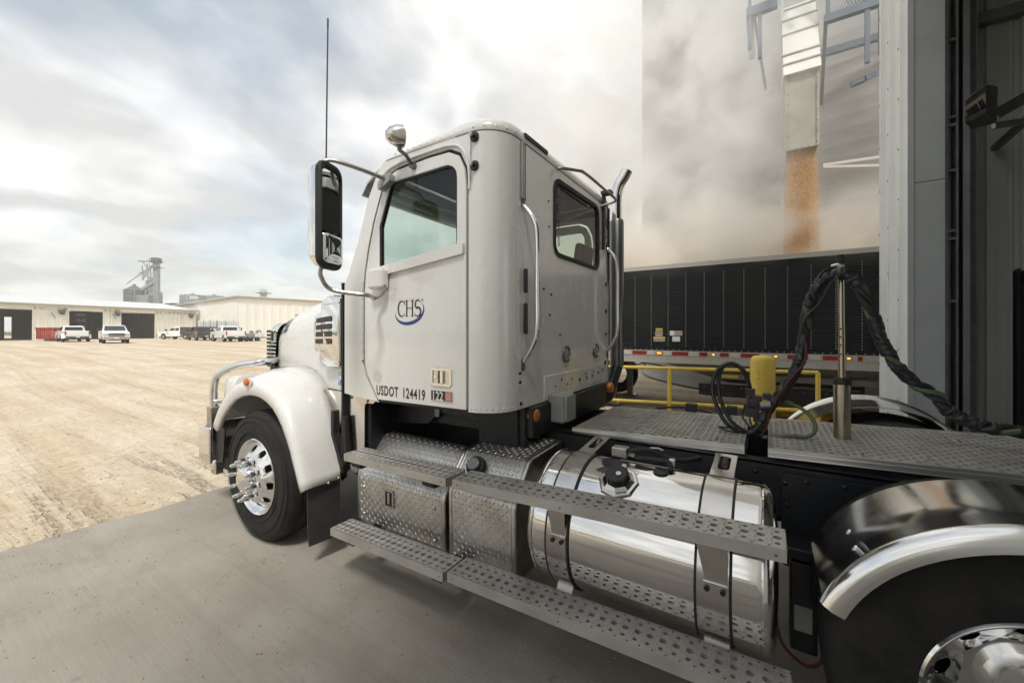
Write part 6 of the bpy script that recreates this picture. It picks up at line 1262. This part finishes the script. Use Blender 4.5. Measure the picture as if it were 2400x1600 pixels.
# yellow posts at the door jambs
def far_post(u, lab):
    p = Vector((-85, 11, .37)) + Vector((-.193, .981, 0)) * u + Vector((.981, .193, 0)) * .5
    q = M(); q.lathe([(.13, 0), (.13, 1.2), (.10, 1.28), (.0005, 1.32)], (0, 0, 0), (0, 0, 1), 16); o = q.obj('bollard', 'cream_wall'); o.location = p; tag(o, lab, 'bollard', 'bollards by the workshop doors')
far_post(-.1, 'cream post right of the leftmost workshop door'); far_post(7.35, 'cream post between the two workshop doors, behind the front-facing pickup'); far_post(13.95, 'cream post right of the third workshop door, near the wooden crate')
q = M(); q.box(-.5, .5, -.4, .4, .12, 1.0); cr_ = q.obj('wooden_crate', 'wood'); p = Vector((-85, 11, .37)) + Vector((-.193, .981, 0)) * 14.95 + Vector((.981, .193, 0)) * .7; cr_.location = p; cr_.rotation_euler = (0, 0, math.atan2(.981, -.193)); tag(cr_, 'brown wooden crate standing against the cream workshop wall', 'crate')
for i in range(5): q = M(); q.box(-.52, .52, -.425, -.402, .14 + i * .175, .27 + i * .175); q.obj('slat', 'wood', cr_)
for x in (-.45, 0, .45): q = M(); q.box(x - .06, x + .06, -.4, .4, 0, .12); q.obj('skid', 'wood', cr_)
# white warehouse
WH = empty('warehouse', (-69.2, 29.3, .37), math.atan2(.995, .1), 'tall plain white metal warehouse at the right end of the yard', 'building')
q = M(); q.add([], []); ribbed(q, 0, 45, 0, 0, 6.45, 1.2, .03); q.box(.02, 45, .04, 60, 0, 6.3); ribbed(q, 0, 60, -.02, 0, 6.45, 1.2, .03, axis='v'); q.obj('wall', 'white_wall', WH)
q = M(); q.box(-.35, 45.3, -.35, 60.3, 6.42, 6.62); q.obj('roof_edge', 'trim_tan', WH); M().box(-.40, 45.4, -.40, 60.4, 6.62, 6.74).obj('roof', 'roof_metal', WH)
q = M(); q.box(8.6, 9.0, -.35, -.02, 3.6, 4.05); q.obj('wall_lamp', 'far_dark', WH); q = M(); q.box(6.5, 7.6, -.06, -.02, 0, 2.2); q.obj('door', 'roof_metal', WH)
# racks of white totes
def place(px_, dep, z=.37): a = (px_ - 1200) / 935.; s_, c_ = math.sin(R(32.56)), math.cos(R(32.56)); return V(dep * (-s_ + a * c_), dep * (c_ + a * s_), z)
rk = empty('storage_rack', place(514, 58), R(32.56 - 8), 'steel rack holding two rows of white totes before the warehouse', 'rack')
q = M()
for x in (-3.1, -1.0, 1.1, 3.1):
    for y in (-.55, .55): q.box(x - .05, x + .05, y - .05, y + .05, 0, 1.75)
q.obj('upright', 'far_dark', rk)
for z in (.35, 1.68): M().box(-3.2, 3.2, -.6, .6, z - .07, z).obj('shelf', 'far_dark', rk)
tn = 0
for z, xs_ in ((1.69, (-2.55, -1.5, -.45, .85, 2.2)), (.36, (-2.5, -1.3, -.1, 1.1, 2.4))):
    for x in xs_:
        q = M(); w_ = .48 if x < .5 else .58; q.box(-w_, w_, -.5, .5, .13, 1.08); o = q.obj('tote', 'tote_white', bev=.06); o.location = rk.location + Matrix.Rotation(R(24.56), 3, 'Z') @ V(x, 0, z); o.rotation_euler = (0, 0, R(24.56))
        nm_ = ('first', 'second', 'third', 'fourth', 'fifth')[xs_.index(x)]; tag(o, 'white liquid tote in a cage, %s from the left on the %s shelf' % (nm_, 'upper' if z > 1 else 'lower'), 'tote', 'white totes on the rack')
        q = M(); q.box(-w_, w_, -.5, .5, 0, .12); q.obj('pallet', 'far_dark', o)
        q = M()
        for i in range(5): a = -w_ + 2 * w_ * i / 4; q.bar((a, -.52, .12), (a, -.52, 1.08), .025, .025, (0, 1, 0))
        for zz in (.4, .72): q.bar((-w_, -.52, zz), (w_, -.52, zz), .025, .025)
        q.obj('cage', 'far_grey', o); q = M(); q.cyl((0, 0, 1.08), (0, 0, 1.14), .12, n=10); q.obj('lid', 'far_dark', o); tn += 1
# clutter of small machines and plants beside the warehouse
for px_, c_, lab, m_ in ((580, 49, 'small dark utility trailer loaded with boxes by the warehouse', 'far_dark'), (604, 50, 'low grey machine parked right of the utility trailer', 'far_grey')):
    o = empty('utility_trailer' if px_ == 580 else 'yard_machine', place(px_, c_), R(20), lab, 'trailer' if px_ == 580 else 'machine')
    q = M(); q.box(-.9, .9, -.5, .5, .35, .5); q.obj('bed', m_, o); q = M(); q.bar((-.9, 0, .42), (-1.7, 0, .40), .08, .08); q.obj('drawbar', m_, o)
    for sx in (-.45, .45): q = M(); q.lathe([(.12, -.1), (.26, -.1), (.26, .1), (.12, .1)], (sx, -.58, .26), (0, 1, 0), 16); q.obj('wheel', 'tyre', o)
    q = M(); q.box(-.7, -.2, -.35, .3, .5, .95); q.box(-.1, .3, -.3, .3, .5, .78); q.box(.4, .75, -.3, .3, .5, 1.0); q.obj('load', 'far_grey' if px_ == 580 else 'tote_white', o, bev=.03)
def shrub(loc, h, lab):
    o = empty('potted_shrub', loc, 0, lab, 'plant', 'shrubs by the warehouse'); q = M(); q.lathe([(.14, 0), (.2, .32), (.17, .32)], (0, 0, 0), (0, 0, 1), 12); q.obj('pot', 'far_dark', o)
    q = M(); q.tube([(0, 0, .3), (0, 0, h * .6)], .02, 5); q.obj('stem', 'wood', o); q = M(); rr = random.Random(h)
    for i in range(220):
        a = rr.uniform(0, 6.28); zz = rr.uniform(.35, h); rad = .42 * (1 - ((zz - h * .5) / (h * .62)) ** 2) ** .5 * rr.uniform(.4, 1); p = V(rad * math.cos(a), rad * math.sin(a), zz); d1 = V(rr.uniform(-1, 1), rr.uniform(-1, 1), rr.uniform(-.3, 1)).normalized() * .10; d2 = d1.orthogonal().normalized() * .045
        q.add([p, p + d1 * .5 + d2, p + d1, p + d1 * .5 - d2], [(0, 1, 2, 3)])
    q.obj('foliage', 'leaf', o, kind='stuff')
shrub(place(590, 51), 1.25, 'small green potted shrub left of its neighbour by the warehouse wall'); shrub(place(607, 51.5), 1.35, 'small green potted shrub nearest the truck grille')
# red roll-off container
DP = empty('roll_off_container', place(133, 50.5), R(32.56 + 90 - 22), 'red open-top roll-off waste container beside the white pickup', 'container'); DP.scale = (1, .64, 1)
q = M(); o_ = [(-1.15, .25), (1.15, .25), (1.2, 1.62), (-1.2, 1.62)]
q.loft([[(y_, -2.6, z_) for y_, z_ in o_], [(y_, 2.6, z_) for y_, z_ in o_]]); q.add([(y_, -2.6, z_) for y_, z_ in o_], [(0, 1, 2, 3)]); q.add([(y_, 2.6, z_) for y_, z_ in o_], [(0, 1, 2, 3)]); bd = q.obj('container_body', 'dumpster_red', DP); sd = bd.modifiers.new('thick', 'SOLIDIFY'); sd.thickness = .06
for i in range(7): y = -2.4 + i * .8; M().add([(-1.17, y - .06, .25), (-1.17, y + .06, .25), (-1.30, y + .06, 1.6), (-1.30, y - .06, 1.6)], [(0, 1, 2, 3)]).box(-1.27, -1.16, y - .06, y + .06, .25, 1.58).obj('side_rib', 'dumpster_red', DP)
q = M(); q.box(-1.32, 1.32, -2.7, -2.58, 1.56, 1.70); q.box(-1.32, 1.32, 2.58, 2.7, 1.56, 1.70); q.box(-1.34, -1.18, -2.58, 2.58, 1.56, 1.70); q.box(1.18, 1.34, -2.58, 2.58, 1.56, 1.70); q.obj('top_rail', 'dumpster_red', DP)
q = M(); q.box(-.5, -.35, -2.7, 2.7, 0.04, .25); q.box(.35, .5, -2.7, 2.7, .04, .25); q.obj('skid_rail', 'far_dark', DP)
# ---- pickups
def pickup(loc, rz, paint, bed, lab, dually=False, flat=False, cover=False):
    o = empty('pickup_truck', loc, rz, lab, 'pickup', 'pickups parked in the yard'); W2 = .98
    prof = [(2.95, .45), (2.98, .62), (2.95, 1.02), (2.80, 1.12), (1.45, 1.22), (1.40, 1.24), (-.85, 1.24), (-.90, 1.20)]
    low = [(-.90, .42), (-.2, .40), (1.35, .40)]
    def arch(cx): return [(cx - .45 * math.cos(R(a)), .40 + .45 * math.sin(R(a))) for a in range(0, 181, 20)]
    side = [(-.92, .44), (-.92, 1.24), (1.42, 1.24), (2.80, 1.13), (2.95, 1.03), (2.98, .62), (2.94, .45)] + arch(1.98)[::-1] if False else [(-.92, .44), (-.92, 1.24), (1.42, 1.24), (2.80, 1.13), (2.95, 1.03), (2.98, .62), (2.94, .42), (2.43, .42)] + [(1.98 + .45 * math.cos(R(a)), .42 + .45 * math.sin(R(a))) for a in range(20, 180, 20)] + [(1.53, .42)]
    q = M(); q.plate(side, [], lambda u, v, w: (u, -W2 + w, v), 2 * W2); body = q.obj('body', paint, o, bev=.05)
    # greenhouse
    q = M(); b_ = [(-.88, 1.22), (1.42, 1.22)]; rg = [[(-.88, -.95, 1.22), (1.45, -.95, 1.22), (1.45, .95, 1.22), (-.88, .95, 1.22)], [(-.80, -.80, 1.78), (.62, -.80, 1.80), (.62, .80, 1.80), (-.80, .80, 1.78)], [(-.68, -.70, 1.86), (.48, -.70, 1.87), (.48, .70, 1.87), (-.68, .70, 1.86)]]; q.loft(rg, cap=True); q.obj('cab_top', paint, o, bev=.03)
    q = M()
    q.add([(1.33, -.80, 1.30), (1.33, .80, 1.30), (.70, .72, 1.76), (.70, -.72, 1.76)], [(0, 1, 2, 3)]); q.v = [(x + .055, y, z + .035) for x, y, z in q.v]; q.obj('windscreen', 'car_window', o)
    q = M(); q.add([(-.885, -.74, 1.34), (-.885, .74, 1.34), (-.835, .68, 1.72), (-.835, -.68, 1.72)], [(0, 1, 2, 3)]); q.obj('rear_window', 'car_window', o)
    for s_ in (-1, 1):
        for a_, b__ in (((-.70, .02), (-.66, -.02)), ((.12, 1.10), (.10, .62))):
            q = M(); q.add([(a_[0], s_ * .945, 1.30), (a_[1], s_ * .945, 1.30), (b__[1], s_ * .835, 1.72), (b__[0], s_ * .835, 1.72)], [(0, 1, 2, 3)]); q.obj('side_window', 'car_window', o)
        q = M(); q.box(1.12, 1.32, s_ * 1.22 - .10, s_ * 1.22 + .10, 1.26, 1.52); q.bar((1.22, s_ * .95, 1.32), (1.22, s_ * 1.15, 1.38), .04, .04); q.obj('door_mirror', 'black_plastic', o, bev=.03)
        q = M(); q.box(2.86, 3.0, s_ * .78 - .17, s_ * .78 + .17, .82, 1.05); q.obj('headlight', 'clear_lens', o, bev=.02)
    # bed
    if flat:
        q = M(); q.box(-2.9, -.95, -1.0, 1.0, .85, .98); q.box(-1.02, -.95, -1.0, 1.0, .95, 1.85); q.box(-2.6, -1.1, -1.0, -.75, .45, .85); q.obj('flat_bed', bed, o, bev=.03)
        q = M(); q.box(-2.85, -1.05, -.98, .98, .98, 1.62); q.obj('bed_cap', bed, o, bev=.06)
    else:
        sd_ = [(-2.85, .46), (-2.85, 1.26), (-.96, 1.26), (-.96, .44), (-1.37, .44)] + [(-1.82 + .45 * math.cos(R(a)), .42 + .45 * math.sin(R(a))) for a in range(20, 180, 20)] + [(-2.27, .44)]
        q = M(); wd = 1.0 if not dually else 1.0
        q.plate(sd_, [], lambda u, v, w: (u, -wd + w, v), .10); q.plate(sd_, [], lambda u, v, w: (u, wd - w, v), .10); q.box(-2.8, -.96, -.9, .9, .60, .66); q.box(-1.02, -.96, -.9, .9, .6, 1.24); q.obj('bed', bed, o, bev=.025)
        q = M(); q.box(-2.88, -2.80, -.90, .90, .62, 1.27); q.obj('tailgate', bed, o, bev=.02)
        if cover: q = M(); q.box(-2.85, -.96, -.96, .96, 1.26, 1.32); q.obj('bed_cover', 'black_plastic', o, bev=.02)
        if dually:
            for s_ in (-1, 1):
                q = M(); q.loft([[(-1.82 + r_ * math.cos(R(a)), s_ * y_, .42 + r_ * math.sin(R(a))) for a in range(0, 181, 15)] for r_, y_ in ((.58, .98), (.56, 1.14), (.50, 1.18), (.47, 1.18))], closed=False); q.obj('wheel_flare', bed, o, ang=60)
    for s_ in (-1, 1): q = M(); q.box(-2.885, -2.83, s_ * .93 - .065, s_ * .93 + .065, .80, 1.22); q.obj('tail_light', 'red_lens', o)
    q = M(); q.box(-3.02, -2.88, -.92, .92, .48, .66); q.obj('rear_bumper', 'silver_dark', o, bev=.03); q = M(); q.box(2.93, 3.12, -.96, .96, .42, .68); q.obj('front_bumper', 'chrome', o, bev=.04)
    q = M(); q.box(2.93, 3.03, -.60, .60, .72, 1.06); gr_ = q.obj('grille', 'chrome', o, bev=.02)
    q = M()
    for i in range(2): q.box(3.031, 3.036, -.55, .55, .75 + i * .16, .85 + i * .16)
    q.obj('grille_slot', 'black_plastic', gr_); q = M(); q.box(3.121, 3.126, -.17, .17, .50, .62); q.obj('licence_plate', 'sticker_white', o); q = M(); q.box(-3.026, -3.021, -.17, .17, .52, .63); q.obj('licence_plate', 'sticker_white', o)
    for cx in (1.98, -1.82):
        for s_ in (-1, 1):
            q = M(); yy = .99 if not (dually and cx < 0) else 1.12; q.lathe([(.21, -.02), (.23, 0), (.36, .0), (.395, -.03), (.395, -.24), (.36, -.27), (.2, -.27)], (cx, s_ * (yy - .0), .395), (0, s_, 0), 28); w_ = q.obj('wheel', 'tyre', o); q = M(); q.lathe([(.22, -.02), (.17, -.06), (.08, -.03), (.0005, -.025)], (cx, s_ * yy, .395), (0, s_, 0), 20); q.obj('rim', 'stainless', w_)
    q = M(); q.box(-2.7, 2.7, -.5, .5, .32, .46); q.obj('chassis', 'black_frame', o)
    return o
ROT = lambda px_, extra: R(32.56) + math.pi / 2 + math.atan(-(px_ - 1200) / 935.) + R(extra)   # heading straight away from the viewer plus a turn
pickup(place(170, 47), ROT(170, 8), 'car_white', 'car_white', 'white dual-wheel pickup seen from behind beside the red container', dually=True)
pickup(place(267, 42), ROT(267, 180 + 4), 'car_white', 'car_white', 'white pickup facing the viewer before the middle workshop doors')
pickup(place(424, 61), ROT(424, 42), 'car_white', 'car_dark', 'white pickup with a black rear bed, leftmost of the three by the totes', flat=True)
pickup(place(471, 54), ROT(471, 12), 'car_dark', 'car_dark', 'dark grey pickup parked between two white pickups', cover=True)
pickup(place(534, 48), ROT(534, 16), 'car_white', 'car_white', 'white pickup seen from behind before the tote rack')
# white tractor and house seen through the open workshop
p = Vector((-85, 11, .37)) + Vector((-.193, .981, 0)) * -1.6 + Vector((-.981, -.193, 0)) * 34
ft = empty('far_truck', p, math.atan2(-.981, .193), 'white conventional truck seen through the leftmost workshop door', 'truck')
q = M(); q.plate(rpoly([(-1.2, .7), (-1.2, 2.7), (.3, 2.75), (.5, 2.0), (2.3, 1.75), (2.5, 1.5), (2.5, .7)], .12, 3), [], XZ(-1), 2.0); q.obj('cab_body', 'car_white', ft, bev=.04)
for s_ in (-1, 1): q = M(); q.plate([(-.8, 1.9), (-.8, 2.5), (.25, 2.5), (.42, 1.9)], [], XZ(s_ * 1.01), .01); q.obj('window', 'car_window', ft); q = M(); q.lathe([(.28, 0), (.5, 0), (.52, -.03), (.52, -.25)], (1.6, s_ * 1.05, .52), (0, s_, 0), 24); w_ = q.obj('wheel', 'tyre', ft); q = M(); q.lathe([(.28, 0), (.15, .05), (.0005, .05)], (1.6, s_ * 1.05, .52), (0, s_, 0), 20); q.obj('rim', 'chrome', w_)
q = M(); q.box(-4, -1.2, -.5, .5, .7, .95); q.obj('chassis', 'black_frame', ft)
p = Vector((-85, 11, .37)) + Vector((-.193, .981, 0)) * -2 + Vector((-.981, -.193, 0)) * 70
hs = empty('far_house', p, math.atan2(.981, -.193), 'pale house with a grey roof beyond the workshop', 'house'); q = M(); q.box(-9, 9, 0, 8, 0, 4.0); q.obj('wall', 'far_grey', hs)
q = M(); q.add([(-9.5, -.5, 3.9), (9.5, -.5, 3.9), (9.5, 4, 6.4), (-9.5, 4, 6.4), (-9.5, 8.5, 3.9), (9.5, 8.5, 3.9)], [(0, 1, 2, 3), (3, 2, 5, 4)]); q.obj('roof', 'far_dark', hs)
for x in (-3.5, 0, 3.5): q = M(); q.box(x - .6, x + .6, -.05, .02, 2.4, 3.3); q.obj('window', 'car_window', hs)
# ---- grain elevator, tanks and water tower beyond the workshop
def far(name, px0, dep, lab, cat, group=None):
    p = place(px0, dep, 0.0); o = empty(name, p, R(32.56), lab, cat, group); k = dep / 935.
    return o, (lambda px_: (px_ - px0) * k), (lambda py_: 1.65 + (775 - py_) * k)
def cylw(x0, x1, z0, z1, y=0, n=32, ring=0):
    q = M(); r = (x1 - x0) / 2; pr = [(r, z0)]
    if ring:
        for i in range(ring): z = z0 + (z1 - z0) * (i + .5) / ring; pr += [(r, z - .3), (r + .12, z), (r, z + .3)]
    pr.append((r, z1)); q.lathe(pr, ((x0 + x1) / 2, y + r, 0), (0, 0, 1), n, cap=True); return q
o, fx, fz = far('grain_bin', 297, 180, 'dark corrugated grain bin with conical roof left of the elevator leg', 'grain bin')
x0, x1 = fx(278), fx(316); cylw(x0, x1, 0, fz(679), ring=9).obj('bin_wall', 'far_dark', o); q = M(); r = (x1 - x0) / 2; q.lathe([(r + .3, fz(679)), (.6, fz(667)), (.6, fz(664)), (.0005, fz(663))], (0, r, 0), (0, 0, 1), 32); q.obj('bin_roof', 'far_dark', o)
q = M(); q.lathe([(r + .1, fz(711)), (r + .1, fz(708))], (0, r, 0), (0, 0, 1), 32); q.obj('hoop', 'far_steel', o)
q = M(); q.bar((r, 0, 0), (r, 0, fz(679)), .5, .2); q.obj('ladder', 'far_steel', o)
o, fx, fz = far('grain_elevator', 345, 184, 'tall grey grain elevator with bucket leg tower and spouts above the workshop', 'elevator')
cylw(fx(320), fx(346), 0, fz(656), 3, ring=10).obj('storage_bin', 'far_steel', o); q = M(); r = (fx(346) - fx(320)) / 2; q.lathe([(r + .2, fz(656)), (.5, fz(648))], (fx(333), 3 + r, 0), (0, 0, 1), 28); q.obj('bin_roof', 'far_steel', o)
cylw(fx(329), fx(359), 0, fz(682), 1, ring=7).obj('storage_bin', 'far_steel', o); q = M(); q.box(fx(328), fx(358), -2.5, 1, 0, fz(692)); q.obj('work_house', 'far_steel', o)
q = M(); q.bar((fx(331), 0, fz(680)), (fx(360), 0, fz(662)), 1.2, 1.2); q.obj('spout', 'far_grey', o)
for px_ in (361, 367): q = M(); q.box(fx(px_) - .55, fx(px_) + .55, 0, 1.4, 0, fz(604)); q.obj('leg_casing', 'far_steel', o)
q = M(); q.box(fx(357), fx(370), -.8, 2.2, fz(616), fz(604)); q.obj('leg_head', 'far_dark', o)
q = M()
for py_ in (612, 626): q.box(fx(355), fx(375), -1.2, 2.5, fz(py_) - .12, fz(py_)); 
for px_ in (356, 365, 374): q.bar((fx(px_), -1.2, fz(628)), (fx(px_), -1.2, fz(606)), .14, .14)
q.bar((fx(355), -1.2, fz(609)), (fx(375), -1.2, fz(609)), .12, .12); q.obj('platform', 'far_dark', o)
q = M(); q.bar((fx(325), 0, fz(612)), (fx(358), 0, fz(612)), .8, .6); q.obj('conveyor', 'far_grey', o)
q = M()
for a, b in (((334, 612), (345, 632)), ((345, 632), (360, 616)), ((360, 622), (333, 648)), ((333, 622), (333, 656)), ((345, 618), (345, 656)), ((333, 630), (345, 642)), ((345, 630), (333, 642)), ((333, 656), (342, 642)), ((352, 652), (340, 638)), ((352, 626), (352, 660)), ((324, 640), (336, 636)), ((360, 650), (348, 664)), ((297, 665), (335, 636)), ((366, 668), (374, 690)), ((330, 648), (355, 650)), ((348, 640), (362, 640))): q.bar((fx(a[0]), 0, fz(a[1])), (fx(b[0]), .6, fz(b[1])), .32, .32)
q.obj('truss', 'far_grey', o)
for i, (a, b, t_, lab) in enumerate(((407, 457, 690, 'grey liquid storage tank with a white sign on its side'), (463, 508, 692.5, 'plain grey storage tank right of the one with the sign'), (511, 566, 697, 'lowest and rightmost of the three grey storage tanks'))):
    o, fx, fz = far('storage_tank', (a + b) / 2, 200 + i * 12, lab, 'tank', 'storage tanks beyond the workshop'); r = (fx(b) - fx(a)) / 2
    cylw(fx(a), fx(b), 0, fz(t_)).obj('tank_shell', 'far_grey', o); q = M(); q.lathe([(r, fz(t_)), (r * .5, fz(t_ - 2.2)), (.0005, fz(t_ - 3))], (0, r, 0), (0, 0, 1), 32); q.obj('tank_roof', 'far_grey', o)
    q = M(); q.box(-.5, .5, r - .5, r + .5, fz(t_ - 2), fz(t_ - 5)); q.box(-r * .5, -r * .4, r - .5, r + .3, fz(t_), fz(t_ - 3)); q.obj('roof_hatch', 'far_dark', o)
    if i == 0:
        q = M(); q.lathe([(r + .05, fz(699.5)), (r + .05, fz(693))], (0, r, 0), V(0, 0, 1), 24, a0=0, a1=.01) if False else None
        n = 12; vs = []; 
        for k_ in range(n + 1):
            th = R(-78 + 50 * k_ / n)
            for py_ in (700, 693): vs.append(((r + .06) * math.cos(th), r + (r + .06) * math.sin(th), fz(py_)))
        q.add(vs, [(2 * k_, 2 * k_ + 2, 2 * k_ + 3, 2 * k_ + 1) for k_ in range(n)]); q.obj('tank_sign', 'sticker_white', o)
        q = M(); vs = []
        for k_, (py_) in ((0, 696.5), (1, 693.6), (1, 699.4), (2, 696.5)):
            th = R(-76 + 6 * k_); vs.append(((r + .1) * math.cos(th), r + (r + .1) * math.sin(th), fz(py_)))
        q.add(vs, [(0, 2, 3, 1)]); q.obj('sign_mark', 'decal_black', o)
o, fx, fz = far('equipment_shed', 396, 170, 'low dark shed between the elevator and the storage tanks', 'shed'); q = M(); q.box(fx(386), fx(406), 0, 6, 0, fz(711)); q.obj('wall', 'far_dark', o); q = M(); q.add([(fx(385), -.3, fz(711)), (fx(407), -.3, fz(710)), (fx(407), 6.3, fz(708)), (fx(385), 6.3, fz(709))], [(0, 1, 2, 3)]); q.obj('roof', 'far_grey', o)
o, fx, fz = far('water_tower', 613, 380, 'distant domed water tower above the white warehouse roof', 'water tower'); q = M(); r = fx(621)
q.lathe([(.01, fz(676)), (r * .55, fz(677.2)), (r * .9, fz(680.5)), (r, fz(685)), (r * .95, fz(689)), (r * .6, fz(691.5)), (.01, fz(692.5))], (0, r, 0), (0, 0, 1), 28); q.obj('water_bowl', 'far_grey', o)
q = M(); q.lathe([(r, fz(686.5)), (fx(630), fz(686.5)), (fx(630), fz(685.5)), (r, fz(685.5))], (0, r, 0), (0, 0, 1), 28); q.obj('walkway', 'far_grey', o)
for s_ in (-1, -.3, .3, 1): q = M(); q.bar((s_ * r * .8, r, fz(688)), (s_ * r * 1.15, r, 0), .9, .9); q.obj('leg', 'far_grey', o)
